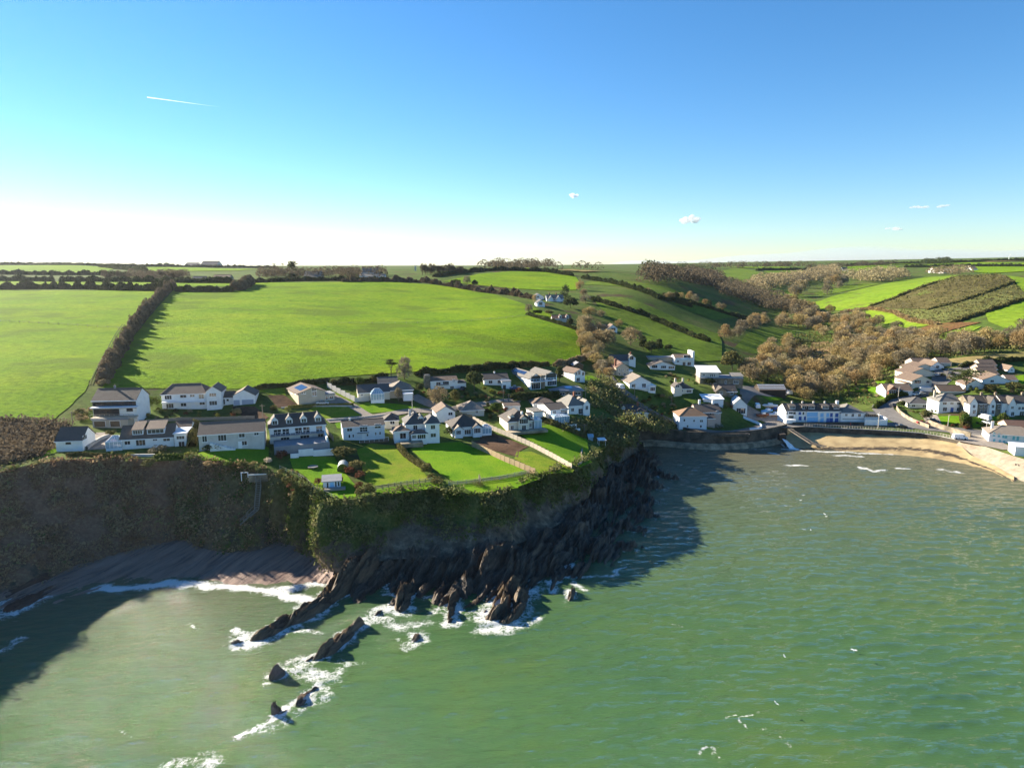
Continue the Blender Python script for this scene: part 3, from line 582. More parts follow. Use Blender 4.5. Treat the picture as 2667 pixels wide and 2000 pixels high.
for k, (x, y, x2, y2, w, h, lb) in enumerate([(480, 870, 60, 1080, 3.4, 1.6, 'low red-brown rock reef running into the water left of the cove beach'), (330, 880, 0, 1010, 4, 3, 'red-brown rock bank under the left cliff')]):
    ridge('rock_reef', lb, 8, [(x, y, w*.6, h*.7), ((x+x2)/2, (y+y2)/2, w, h), (x2, y2, w*.8, h*.6)], 'red_rock' if 'red_rock' in MATS else (rockmat('red_rock', [(.04, .02, .013), (.09, .045, .03), (.15, .085, .055)]) or 'red_rock'), seed=50+k, jag=.8)

# ---- sea
xs = np.concatenate([-np.geomspace(3000, 145, 14), np.arange(-140, 260, .62), np.geomspace(265, 3000, 14)])
ys = np.concatenate([-np.geomspace(2500, 30, 10)[:], [0, 30, 55], np.arange(70, 140, .42), np.arange(140, 268, .62)])
gx, gy = np.meshgrid(xs, ys); x = gx.ravel(); y = gy.ravel()
z = np.zeros(len(x)); rg = random.Random(3)
nearm = (x > -150) & (x < 265) & (y > 60)
xn, yn = x[nearm], y[nearm]; zn = np.zeros(len(xn))
depthf = np.clip(segdist(xn, yn, COAST[::6])/40, .25, 1)
for k in range(60):
    Lw = rg.choice([1.5, 1.9, 2.3, 2.8, 3.4, 4.2, 5.0, 6.0])*rg.uniform(.85, 1.15); th = math.pi/2+R(rg.gauss(5, 16)); A = .0092*Lw**.75*rg.uniform(.5, 1.2)
    kx, ky = 2*math.pi/Lw*math.cos(th), 2*math.pi/Lw*math.sin(th); ph = rg.uniform(0, 6.28)
    sN = np.sin(kx*xn+ky*yn+ph); zn += A*(2*((sN+1)/2)**1.7-.9)
gust = .75+.6*fbm(np.column_stack([xn/35, yn/25, xn*0]), 3)
zn *= depthf*np.clip(gust, .3, 1.4)*np.interp(xn, [-120, -20, 60], [.85, .9, 1.0])
zn = .36*np.tanh(zn/.36); z[nearm] = zn
# foam amount
foam = np.zeros(len(xn)); xj = xn+1.5*fbm(np.column_stack([xn/3.2, yn/3.2, xn*0+2]), 3); yj = yn+1.5*fbm(np.column_stack([xn/3.2, yn/3.2, xn*0+6]), 3)
for line, w, fw in ROCKS: foam = np.maximum(foam, fw*np.clip(1.06-np.maximum(segdist(xj, yj, line)-w*.8, 0)/(1.2+w*.9), 0, 1))
def foamline(Z, pts, w, a=1.0):
    global foam
    L = [UZ(*S(Z, px_, py_), 0) for px_, py_ in pts]; foam = np.maximum(foam, a*np.clip(1.15-segdist(xj, yj, L)/w, 0, 1))
foamline(8, [(600, 945), (720, 935), (850, 930), (1000, 915), (1120, 905), (1280, 915), (1450, 925), (1620, 940), (1750, 960), (1850, 985), (1960, 1010)], 2.8, 1.45)
foamline(8, [(1600, 940), (1760, 950), (1900, 935), (2080, 900)], 3.4, 1.15); foamline(8, [(270, 960), (340, 930), (420, 915)], 1.6, 1.2)
foamline(8, [(0, 1330), (60, 1290), (130, 1255)], 2.2, .9)
foamline(9, [(480, 1110), (400, 1180), (560, 1210), (640, 1200)], 3.6, .92); foamline(9, [(560, 1230), (480, 1290), (400, 1380), (300, 1440), (200, 1500), (100, 1560)], 2.2, .97); foamline(9, [(640, 1220), (560, 1330), (440, 1420), (250, 1540)], 2.4, .8)
foamline(9, [(240, 1250), (330, 1140), (450, 1080)], 2.4, .85); foamline(9, [(420, 940), (500, 925), (580, 940)], 1.4, .9); foamline(9, [(800, 860), (950, 870), (1080, 900), (1200, 870)], 3.6, .86)
foamline(9, [(980, 700), (960, 640), (1050, 640)], 2.2, .9); foamline(9, [(1120, 620), (1160, 700)], 1.8, .9); foamline(9, [(1040, 1000), (1100, 1030), (1200, 990)], 2.0, .85); foamline(9, [(660, 1120), (780, 1130), (640, 1180)], 2.4, .75)
foamline(10, [(1070, 990), (1140, 975), (1250, 960), (1400, 955), (1370, 930), (1480, 895)], 1.2, 1.05); foamline(10, [(1080, 1010), (1150, 1040), (1190, 1070)], 2.0, .95); foamline(10, [(20, 1130), (120, 1110), (150, 1180), (20, 1240)], 2.5, .8)
foamline(10, [(400, 1240), (440, 1340), (600, 1350), (750, 1320), (830, 1260)], 1.9, .97); foamline(10, [(330, 1240), (420, 1180)], 2.4, .85); foamline(10, [(1830, 170), (1890, 160)], .9, .85)
foamline(11, [(520, 75), (580, 85)], 1.3, 1.25); foamline(11, [(960, 92), (1130, 98)], 1.5, 1.3); foamline(11, [(630, 152), (765, 160)], 1.3, 1.25); foamline(11, [(1130, 170), (1200, 195), (1290, 190)], 1.5, 1.2); foamline(11, [(1340, 172), (1440, 176)], 1.2, 1.2); foamline(11, [(1660, 185), (1780, 205)], 2.0, 1.0)
foamline(11, [(620, 50), (760, 60), (1000, 70), (1300, 82), (1500, 90), (1800, 105), (1900, 122)], 1.5, 1.15); foamline(11, [(600, 5), (625, 35), (700, 52)], 1.0, 1.05); foamline(11, [(20, 68), (550, 48)], .7, .85)
foamline(13, [(470, 625), (560, 615), (640, 575)], .5, .98); foamline(13, [(520, 630), (560, 670)], .5, .95); foamline(13, [(300, 820), (350, 800), (395, 800), (405, 860)], .5, 1.0); foamline(13, [(750, 745), (840, 775)], .7, .72); foamline(13, [(620, 690), (680, 680)], .7, .72); foamline(13, [(100, 40), (165, 70), (245, 105)], .4, .85)
foamline(12, [(1000, 980), (1200, 930), (1380, 930), (1300, 1000)], 2.4, .85); foamline(12, [(1170, 75), (1220, 70), (1290, 100)], .6, .95); foamline(12, [(770, 720), (850, 760)], .6, .75)
wf = np.where(z[nearm] > .14, .12, 0)
mud = np.clip(np.interp(segdist(xn, yn, np.vstack([WT, ST])), [0, 18, 60, 130], [1, .75, .4, 0])+np.interp(xn, [-110, -60, -20], [.75, .6, .1])*np.interp(yn, [95, 125, 150], [.1, .6, 1]), 0, 1)
idx = np.arange(len(x)).reshape(len(ys), len(xs)); Fv = np.column_stack([idx[:-1, :-1].ravel(), idx[:-1, 1:].ravel(), idx[1:, 1:].ravel(), idx[1:, :-1].ravel()])
m, nn, l, b = newmat('sea_water')
g = nn.new('ShaderNodeNewGeometry'); fa = nn.new('ShaderNodeAttribute'); fa.attribute_name = 'foam'; mu = nn.new('ShaderNodeAttribute'); mu.attribute_name = 'mud'
def nz(sc, det=6, rough=.65, stretch=None, vec=None):
    t = nn.new('ShaderNodeTexNoise'); t.inputs['Scale'].default_value = sc; t.inputs['Detail'].default_value = det; t.inputs['Roughness'].default_value = rough
    if stretch:
        mp = nn.new('ShaderNodeMapping'); mp.inputs['Scale'].default_value = stretch; l.new(g.outputs['Position'], mp.inputs[0]); l.new(mp.outputs[0], t.inputs['Vector'])
    else: l.new(g.outputs['Position'], t.inputs['Vector'])
    return t
tA = nz(.035, 5); rA = ramp(nn, [(.3, (.040, .094, .034)), (.5, (.050, .108, .033)), (.7, (.068, .118, .026))]); l.new(tA.outputs['Fac'], rA.inputs[0])
mxm = nn.new('ShaderNodeMixRGB'); mxm.inputs[2].default_value = (.115, .105, .068, 1); l.new(mu.outputs['Fac'], mxm.inputs[0]); l.new(rA.outputs[0], mxm.inputs[1])
tB = nz(.75, 9, .66, (.5, 1.35, 1)); tC = nz(3.2, 5, .65, (.55, 1.3, 1))
sm = nn.new('ShaderNodeMath'); sm.operation = 'MULTIPLY_ADD'; sm.inputs[1].default_value = .25; l.new(tC.outputs['Fac'], sm.inputs[0]); l.new(tB.outputs['Fac'], sm.inputs[2])
bp = nn.new('ShaderNodeBump'); bp.inputs['Strength'].default_value = 1.0; bp.inputs['Distance'].default_value = .62; l.new(sm.outputs[0], bp.inputs['Height']); up = nn.new('ShaderNodeCombineXYZ'); up.inputs[2].default_value = 1.0
nmix = nn.new('ShaderNodeVectorMath'); nmix.operation = 'MULTIPLY_ADD'; nmix.inputs[1].default_value = (.45, .45, .45); l.new(g.outputs['Normal'], nmix.inputs[0]); l.new(up.outputs[0], nmix.inputs[2]); nrm_ = nn.new('ShaderNodeVectorMath'); nrm_.operation = 'NORMALIZE'; l.new(nmix.outputs[0], nrm_.inputs[0]); nmix = nrm_
nn.remove(b); body = nn.new('ShaderNodeBsdfDiffuse'); l.new(mxm.outputs[0], body.inputs['Color']); l.new(nmix.outputs[0], body.inputs['Normal'])
gl = nn.new('ShaderNodeBsdfGlossy'); gl.inputs['Roughness'].default_value = .055; gl.inputs['Color'].default_value = (.9, .9, .9, 1); l.new(bp.outputs[0], gl.inputs['Normal'])
fn = nn.new('ShaderNodeFresnel'); fn.inputs['IOR'].default_value = 1.33; l.new(bp.outputs[0], fn.inputs['Normal'])
wmix = nn.new('ShaderNodeMixShader'); l.new(fn.outputs[0], wmix.inputs[0]); l.new(body.outputs[0], wmix.inputs[1]); l.new(gl.outputs[0], wmix.inputs[2])
# foam layer: lacy cells thresholded by the amount stored in the mesh
def mth(op, a, bb):
    q = nn.new('ShaderNodeMath'); q.operation = op
    for i_, v_ in enumerate((a, bb)):
        if isinstance(v_, (int, float)): q.inputs[i_].default_value = v_
        else: l.new(v_, q.inputs[i_])
    return q.outputs[0]
tF = nz(.42, 8, .72)
tR = nz(.9, 6, .62); tS = nz(2.3, 5, .6)
rid = mth('SUBTRACT', 1.0, mth('MINIMUM', 1.0, mth('MULTIPLY', mth('ABSOLUTE', mth('SUBTRACT', tR.outputs['Fac'], .5), 0), 7.0)))
rid2 = mth('SUBTRACT', 1.0, mth('MINIMUM', 1.0, mth('MULTIPLY', mth('ABSOLUTE', mth('SUBTRACT', tS.outputs['Fac'], .5), 0), 6.0)))
fs = mth('ADD', fa.outputs['Fac'], mth('MULTIPLY', mth('SUBTRACT', tF.outputs['Fac'], .5), 2.0)); fs = mth('ADD', fs, mth('MULTIPLY', rid, .38)); fs = mth('SUBTRACT', mth('ADD', fs, mth('MULTIPLY', rid2, .32)), 1.14)
mr = nn.new('ShaderNodeMapRange'); mr.inputs[1].default_value = 0.0; mr.inputs[2].default_value = .45; mr.inputs[4].default_value = .9; l.new(mth('MULTIPLY', fs, mth('GREATER_THAN', fa.outputs['Fac'], .02)), mr.inputs[0])
fo = nn.new('ShaderNodeBsdfDiffuse'); fo.inputs['Color'].default_value = (.62, .62, .60, 1)
ms = nn.new('ShaderNodeMixShader'); l.new(mr.outputs[0], ms.inputs[0]); l.new(wmix.outputs[0], ms.inputs[1]); l.new(fo.outputs[0], ms.inputs[2]); l.new(ms.outputs[0], nn['Material Output'].inputs['Surface'])
sea = tag(npmesh('sea', np.column_stack([x, y, z]), Fv, 'sea_water', smooth=True), kind='structure')
F0 = np.zeros(len(x)); F0[nearm] = foam+wf*0; M0 = np.zeros(len(x)); M0[nearm] = mud
attr(sea, 'foam', F0); attr(sea, 'mud', M0)

# ---- fields and other ground covers draped on the land
drape('field', GP(0, [(-230, 1096), (0, 1097), (140, 1094), (222, 1020), (325, 865), (420, 757), (300, 757), (0, 756), (-230, 757)]), 3.5, .16, 'field_grass', wob=.5)
drape('field', GP(0, [(262, 1022), (345, 1012), (500, 1014), (660, 1012), (735, 1000), (850, 984), (960, 976), (1100, 966), (1300, 957), (1400, 951), (1480, 945), (1512, 935), (1510, 895), (1498, 858), (1440, 822), (1375, 796), (1290, 768), (1200, 752), (1130, 742), (1050, 737), (900, 735), (655, 737), (640, 757), (480, 761), (452, 757), (345, 880)]), 3.5, .16, 'field_grass', wob=.5)
drape('field', GP(0, [(-230, 748), (0, 747), (300, 745), (450, 747), (600, 748), (620, 737), (400, 735), (0, 733), (-230, 732)]), 5, .3, 'field_grass')
drape('field', GP(0, [(-230, 714), (0, 713), (260, 714), (300, 700), (200, 692), (0, 692), (-230, 694)]), 12, .6, 'field_grass')
drape('field', GP(0, [(310, 702), (400, 708), (620, 706), (680, 702), (500, 697), (330, 697)]), 12, .6, 'field_grass')
drape('field', GP(0, [(1150, 734), (1250, 714), (1330, 708), (1420, 710), (1500, 722), (1512, 740), (1500, 756), (1420, 757), (1330, 752), (1230, 742)]), 5, .4, 'field_grass')
drape('hill_slope', GP(0, [(1520, 742), (1600, 745), (1690, 768), (1800, 812), (1860, 835), (1945, 832), (1880, 795), (1790, 765), (1700, 742), (1610, 732), (1530, 735)]), 5, .3, 'slope_grass')
drape('hill_slope', GP(0, [(1540, 775), (1620, 775), (1720, 810), (1810, 850), (1870, 870), (1880, 890), (1880, 940), (1780, 945), (1700, 930), (1640, 870), (1560, 800)]), 5, .3, 'slope_grass')
drape('field', GP(7, [(490, 650), (560, 570), (690, 530), (850, 555), (850, 590), (760, 680), (600, 690)]), 3, .15, 'slope_grass')
drape('hill_slope', GP(7, [(850, 400), (1000, 375), (1180, 320), (1400, 270), (1620, 235), (1830, 222), (1740, 250), (1570, 300), (1440, 360), (1290, 410), (1160, 435), (1000, 430)]), 6, .4, 'right_grass')
drape('hill_slope', GP(7, [(1200, 450), (1330, 425), (1450, 440), (1560, 490), (1700, 515), (1530, 540), (1420, 520), (1300, 490)]), 5, .4, 'right_grass')
drape('gorse_slope', GP(7, [(1290, 410), (1440, 360), (1570, 300), (1740, 250), (1830, 225), (2100, 225), (2150, 262), (1990, 320), (1850, 370), (1700, 400), (1640, 425), (1430, 420)]), 6, .4, 'gorse_slope')
drape('gorse_slope', GP(7, [(1430, 424), (1640, 430), (1850, 375), (2140, 272), (2212, 330), (2330, 330), (2330, 350), (2212, 365), (1980, 440), (1800, 505), (1570, 490)]), 6, .4, 'olive_slope')
drape('hill_slope', GP(7, [(1980, 448), (2212, 372), (2330, 360), (2330, 540), (2100, 540), (2000, 500)]), 6, .4, 'right_grass')
drape('hill_slope', GP(7, [(2100, 226), (2212, 240), (2330, 240), (2330, 325), (2212, 325), (2155, 262)]), 6, .4, 'right_grass')
drape('bracken_patch', GP(7, [(1540, 560), (1680, 512), (1860, 505), (1960, 505), (1800, 545), (1700, 575), (1610, 605)]), 5, .5, 'bracken')
drape('field', GP(7, [(1610, 610), (1720, 575), (1900, 525), (1960, 530), (1860, 580), (1720, 620)]), 5, .4, 'right_grass')
drape('field', GP(4, [(1620, 222), (1900, 192), (2212, 166), (2330, 160), (2330, 205), (2212, 208), (1900, 240), (1730, 275)]), 4, .25, 'stubble')
drape('marsh', GP(4, [(430, 265), (560, 240), (620, 95), (740, 85), (790, 130), (830, 230), (760, 330), (560, 320)]), 5, .3, 'marsh')
drape('field', GP(7, [(390, 205), (500, 180), (620, 200), (720, 240), (560, 280), (470, 245)]), 14, .8, 'slope_grass')
drape('field', GP(7, [(640, 190), (820, 195), (960, 190), (860, 235), (740, 235)]), 14, .8, 'slope_grass')
drape('field', GP(7, [(980, 180), (1300, 165), (1480, 170), (1300, 215), (1120, 210)]), 14, .8, 'field_grass')
drape('field', GP(7, [(1500, 165), (1800, 150), (2200, 150), (2330, 160), (2330, 200), (1900, 200), (1700, 180)]), 14, .8, 'field_grass')
drape('field', GP(7, [(640, 330), (800, 315), (900, 340), (780, 350)]), 8, .6, 'right_grass'); drape('field', GP(7, [(1130, 290), (1250, 272), (1360, 275), (1200, 310), (1000, 345), (960, 330)]), 8, .6, 'slope_grass')
# lawns
def lawn(Z, pts, m='lawn_grass', wob=.25, lift=.10): return drape('lawn', GP(Z, pts), 1.3, lift, m, wob=wob)
lawn(2, [(330, 870), (480, 850), (700, 855), (760, 960), (870, 1080), (880, 1185), (720, 1205), (520, 1110), (500, 1060), (440, 1000), (350, 950)])
lawn(2, [(880, 800), (1000, 745), (1210, 760), (1420, 960), (1480, 1040), (1050, 1095), (960, 1060)], 'worn_lawn')
lawn(2, [(1320, 790), (1500, 745), (1730, 730), (1830, 770), (2212, 945), (2212, 995), (1700, 1065), (1560, 990)]); lawn(3, [(0, 1005), (60, 1020), (390, 1165), (40, 1225), (0, 1228)])
lawn(2, [(1040, 1120), (1500, 1065), (1600, 1090), (1560, 1110), (1250, 1150), (1050, 1170)]); lawn(2, [(1690, 1095), (2212, 1030), (2212, 1110), (1990, 1135), (1860, 1160), (1760, 1110)]); lawn(3, [(0, 1255), (400, 1195), (470, 1200), (500, 1220), (280, 1300), (80, 1330), (0, 1330)])
lawn(3, [(310, 850), (560, 775), (720, 830), (880, 900), (920, 1090), (830, 1130), (760, 1110), (560, 985), (420, 915)]); lawn(3, [(300, 1000), (420, 1000), (780, 1150), (760, 1175), (480, 1190), (440, 1140), (280, 1060)], 'worn_lawn')
lawn(2, [(880, 440), (960, 410), (1180, 415), (1410, 445), (1400, 460), (1180, 480), (980, 495)]); lawn(2, [(700, 320), (860, 395), (850, 430), (880, 430), (1000, 500), (860, 560), (640, 545), (480, 470)], 'worn_lawn')
lawn(2, [(700, 580), (750, 560), (752, 620), (720, 615)]); lawn(2, [(50, 310), (150, 280), (280, 250), (300, 350), (200, 350)], 'worn_lawn'); lawn(3, [(860, 380), (920, 375), (985, 405), (980, 420), (870, 410)])
lawn(1, [(1620, 830), (1700, 800), (2080, 790), (2160, 760), (2212, 780), (2212, 900), (2060, 905), (1660, 880)]); lawn(1, [(350, 855), (400, 790), (455, 790), (470, 815)])
lawn(4, [(1560, 650), (1740, 645), (1745, 700), (1600, 715)]); lawn(4, [(1800, 655), (1890, 650), (1910, 720), (1830, 735)]); lawn(4, [(1950, 645), (2100, 660), (2170, 690), (1960, 700)]); lawn(4, [(850, 430), (1060, 425), (1160, 440), (1160, 480), (1060, 470), (860, 455)]); lawn(4, [(1090, 375), (1200, 365), (1330, 345), (1330, 380), (1230, 400), (1100, 405)])
lawn(4, [(240, 495), (380, 488), (400, 520), (300, 530)]); lawn(4, [(1100, 500), (1160, 480), (1240, 490), (1240, 515), (1130, 515)]); lawn(4, [(2110, 350), (2212, 335), (2212, 420), (2140, 400)])
# roads, drives, yards
def road(name, Z, L, w, m='asphalt', lift=.18):
    P = smooth_line([np.array(G(Z, x, y)) for x, y in L], 2); P = resample(P, 2.0); t = np.gradient(P[:, :2], axis=0); t /= np.linalg.norm(t, axis=1)[:, None]; o = np.column_stack([-t[:, 1], t[:, 0]])
    w = np.interp(np.linspace(0, 1, len(P)), np.linspace(0, 1, len(w)), w) if isinstance(w, (list, tuple)) else np.full(len(P), w)
    poly = np.vstack([P[:, :2]+o*w[:, None]/2, (P[:, :2]-o*w[:, None]/2)[::-1]])
    drape(name, poly, 1.5, lift, m, edge=3); return P, w, o
RD = road('road', 4, [(2400, 880), (2150, 800), (1900, 775), (1600, 745), (1400, 725), (1270, 670), (1180, 620), (1140, 580), (1180, 540), (1260, 515), (1400, 490), (1500, 470), (1580, 440)], [7, 7, 7.5, 8, 9, 10, 9, 8, 7, 6, 5.5, 5])
road('road', 4, [(1400, 735), (1250, 705), (900, 708), (600, 708), (430, 715), (280, 720), (230, 740), (120, 755), (0, 770), (-150, 762), (-260, 740)], [6, 8, 5, 5, 6, 9, 7, 6, 5, 4, 4])
road('road', 2, [(640, 560), (800, 545), (1000, 530), (1180, 500), (1340, 470), (1500, 480), (1640, 470), (1780, 440), (2000, 410), (2212, 385)], 4, 'gravel')
road('road', 2, [(640, 330), (860, 440), (930, 490), (1000, 525)], 3.2, 'gravel', .15); road('path', 2, [(1340, 350), (1500, 430), (1640, 465)], 5, 'gravel', .15)
road('road', 3, [(1290, 580), (1200, 520), (1130, 470), (1090, 420), (1060, 380)], 4, 'asphalt')
road('road', 3, [(1250, 580), (1400, 660), (1560, 740), (1680, 800), (1900, 845), (2212, 850)], 3.5, 'asphalt', .15)
drape('yard', GP(4, [(130, 560), (300, 640), (420, 600), (440, 700), (300, 720), (240, 680), (100, 650), (120, 590)]), 2, .14, 'gravel')
drape('yard', GP(4, [(60, 420), (230, 420), (440, 440), (460, 470), (410, 500), (240, 490), (130, 560), (80, 500)]), 2, .14, 'asphalt')
drape('yard', GP(2, [(150, 350), (280, 345), (400, 425), (230, 450)]), 2, .12, 'bare_soil'); drape('yard', GP(2, [(560, 420), (700, 385), (820, 400), (860, 425), (640, 440)]), 2, .16, 'gravel')
drape('yard', GP(1, [(1900, 440), (2100, 440), (2212, 530), (2100, 600), (1950, 480)]), 2, .12, 'bare_soil'); drape('yard', GP(1, [(700, 660), (900, 650), (1000, 760), (860, 790), (720, 800)]), 2, .12, 'gravel')
drape('yard', GP(2, [(1150, 640), (1280, 560), (1330, 600), (1200, 690)]), 2, .12, 'concrete'); drape('yard', GP(4, [(1420, 620), (1560, 640), (1600, 720), (1480, 700)]), 2, .14, 'gravel'); drape('yard', GP(4, [(1540, 300), (1720, 280), (1840, 270), (1640, 400), (1540, 470), (1480, 470)]), 2, .14, 'asphalt')
drape('yard', GP(4, [(1650, 770), (1960, 800), (2160, 900), (2050, 900), (1700, 830)]), 2, .20, 'gravel')
drape('vegetable_plot', GP(2, [(1830, 730), (1960, 700), (2212, 760), (2212, 860), (2000, 800)]), 1.5, .1, 'bare_soil', wob=.4); drape('vegetable_plot', GP(3, [(0, 860), (100, 850), (400, 960), (300, 1010), (120, 990), (0, 940)]), 1.5, .1, 'bare_soil', wob=.4)

for off in (0, 14):
    road('wheel_track', 5, [(515+off, 760), (560+off, 660), (610+off, 570), (655+off, 480), (705+off, 412)], .45, 'rough_ground', .24)

for Z_, P_, M_ in [(6, [(1340, 112), (1420, 108), (1560, 113), (1640, 121), (1520, 124)], 'stubble'), (6, [(1010, 104), (1180, 100), (1300, 106), (1240, 110), (1060, 110)], 'field_grass'), (7, [(20, 196), (180, 190), (330, 196), (200, 204)], 'slope_grass'), (7, [(430, 176), (700, 172), (900, 178), (640, 186)], 'field_grass'), (7, [(1180, 158), (1500, 150), (1600, 156), (1300, 164)], 'field_grass'), (7, [(1850, 138), (2100, 134), (2200, 138), (2000, 146)], 'stubble')]:
    drape('field', GP(Z_, P_), 30, 1.2, M_)
# ================================================================== HOUSES
mat('white_wall', [(.72, .71, .68), (.80, .79, .76), (.84, .83, .80)], .6, .9, .1, 6)
mat('bluewhite_wall', [(.63, .65, .67), (.70, .72, .74)], .6, .9)
mat('cream_wall', [(.60, .55, .44), (.68, .63, .51)], .6, .9)
mat('grey_wall', [(.42, .40, .36), (.52, .50, .46), (.56, .54, .50)], .5, .9, .2, 5)
mat('tan_wall', [(.40, .34, .26), (.50, .43, .33)], .5, .9, .2, 5)
mat('pink_wall', [(.48, .36, .30), (.56, .43, .36)], .5, .9)
mat('dark_timber', [(.035, .027, .02), (.06, .045, .035)], 1.2, .8, .3, 4, stretch=(8, 8, .6))
mat('brown_timber', [(.13, .08, .045), (.20, .13, .075)], 1.2, .8, .3, 4, stretch=(8, 8, .6))
mat('white_frame', [(.78, .78, .78)], 1, .5); mat('dark_frame', [(.03, .03, .033)], 1, .4); mat('blue_paint', [(.03, .09, .30), (.04, .11, .36)], 2, .5); mat('sky_paint', [(.22, .48, .75), (.28, .54, .80)], 2, .5); mat('teal_paint', [(.18, .48, .52)], 2, .5)
mat('garage_grey', [(.30, .34, .42), (.34, .38, .46)], 1, .6, .4, 3, stretch=(.3, .3, 6)); mat('brick_red', [(.20, .08, .05), (.30, .13, .08)], 2, .9)
mat('solar', [(.012, .025, .07), (.02, .04, .10)], 1.5, .12, spec=.6); mat('flat_white', [(.62, .63, .66), (.72, .73, .75)], .4, .5); mat('flat_grey', [(.20, .20, .21), (.27, .27, .28)], .5, .7)
m, nn, l, b = newmat('glass'); b.inputs['Base Color'].default_value = (.018, .024, .03, 1); b.inputs['Roughness'].default_value = .06; b.inputs['Specular IOR Level'].default_value = .6
oi = nn.new('ShaderNodeObjectInfo'); rp = ramp(nn, [(0, (.012, .016, .02)), (.6, (.03, .035, .04)), (1, (.12, .11, .09))]); l.new(oi.outputs['Random'], rp.inputs[0]); l.new(rp.outputs[0], b.inputs['Base Color'])
m, nn, l, b = newmat('conservatory_glass'); b.inputs['Base Color'].default_value = (.30, .45, .55, 1); b.inputs['Roughness'].default_value = .08; b.inputs['Specular IOR Level'].default_value = .6; b.inputs['Alpha'].default_value = .75
def roofmat(name, c1, c2, c3, sx=.32, sy=.28, rand=.12):
    m, n, l, b = newmat(name); tc = n.new('ShaderNodeTexCoord')
    br = n.new('ShaderNodeTexBrick'); br.inputs['Scale'].default_value = 1.0; br.inputs['Brick Width'].default_value = sx; br.inputs['Row Height'].default_value = sy; br.inputs['Mortar Size'].default_value = .018
    br.inputs['Color1'].default_value = (*c1, 1); br.inputs['Color2'].default_value = (*c2, 1); br.inputs['Mortar'].default_value = (c1[0]*.4, c1[1]*.4, c1[2]*.4, 1)
    mp = n.new('ShaderNodeMapping'); l.new(tc.outputs['Object'], mp.inputs[0])
    l.new(mp.outputs[0], br.inputs['Vector'])
    t = n.new('ShaderNodeTexNoise'); t.inputs['Scale'].default_value = .7; t.inputs['Detail'].default_value = 8; t.inputs['Roughness'].default_value = .7; l.new(tc.outputs['Object'], t.inputs['Vector'])
    r = ramp(n, [(.35, (.25, .25, .25)), (.65, (1, 1, 1))]); l.new(t.outputs['Fac'], r.inputs[0])
    mx = n.new('ShaderNodeMixRGB'); l.new(r.outputs[0], mx.inputs[0]); l.new(br.outputs['Color'], mx.inputs[1]); mx.inputs[2].default_value = (*c3, 1)
    oi = n.new('ShaderNodeObjectInfo'); h = n.new('ShaderNodeHueSaturation'); mr = n.new('ShaderNodeMapRange'); mr.inputs[3].default_value = 1-rand; mr.inputs[4].default_value = 1+rand
    l.new(oi.outputs['Random'], mr.inputs[0]); l.new(mr.outputs[0], h.inputs['Value']); l.new(mx.outputs[0], h.inputs['Color']); l.new(h.outputs[0], b.inputs['Base Color'])
    b.inputs['Roughness'].default_value = .75; b.inputs['Specular IOR Level'].default_value = .25
    bp = n.new('ShaderNodeBump'); bp.invert = True; bp.inputs['Strength'].default_value = .5; bp.inputs['Distance'].default_value = .05; l.new(br.outputs['Fac'], bp.inputs['Height']); l.new(bp.outputs[0], b.inputs['Normal'])
roofmat('slate', (.085, .083, .085), (.12, .115, .115), (.11, .10, .09))
roofmat('brown_tile', (.145, .095, .07), (.20, .135, .10), (.17, .125, .09))
roofmat('dark_tile', (.075, .064, .058), (.10, .085, .075), (.095, .08, .068))
roofmat('tan_tile', (.20, .165, .13), (.27, .22, .17), (.24, .20, .16))
roofmat('grey_slate', (.15, .15, .145), (.22, .215, .20), (.20, .18, .15))
roofmat('red_tile', (.16, .075, .05), (.21, .11, .075), (.13, .085, .065))
roofmat('orange_tile', (.25, .14, .08), (.32, .19, .11), (.24, .16, .10))

WCACHE = {}
def win_mesh(w, h, mull, tr, fm, gm='glass', two=False):
    key = (round(w, 1), round(h, 1), mull, tr, fm, gm, two)
    if key in WCACHE: return WCACHE[key]
    w, h = max(.3, key[0]), max(.3, key[1]); t = min(.09, w*.14); f = MB()
    f.box(-w/2, w/2, -.06, .03, 0, t); f.box(-w/2, w/2, -.06, .03, h-t, h); f.box(-w/2, -w/2+t, -.06, .03, t, h-t); f.box(w/2-t, w/2, -.06, .03, t, h-t)
    for k in range(mull):
        x = -w/2+w*(k+1)/(mull+1); f.box(x-t*.4, x+t*.4, -.055, .03, t, h-t)
    if tr: f.box(-w/2+t, w/2-t, -.05, .03, h*.66-t*.4, h*.66+t*.4)
    f.box(-w/2-.08, w/2+.08, -.14, .0, -.07, -.002)
    g = f if two else MB(); g.box(-w/2+t*.9, w/2-t*.9, -.02, .02, t*.9, h-t*.9, 1 if two else 0)
    fme = f.mesh('window'); fme.materials.append(MATS[fm])
    if two: fme.materials.append(MATS[gm]); r = (fme, None)
    else:
        gme = g.mesh('pane'); gme.materials.append(MATS[gm]); r = (fme, gme)
    WCACHE[key] = r; return r
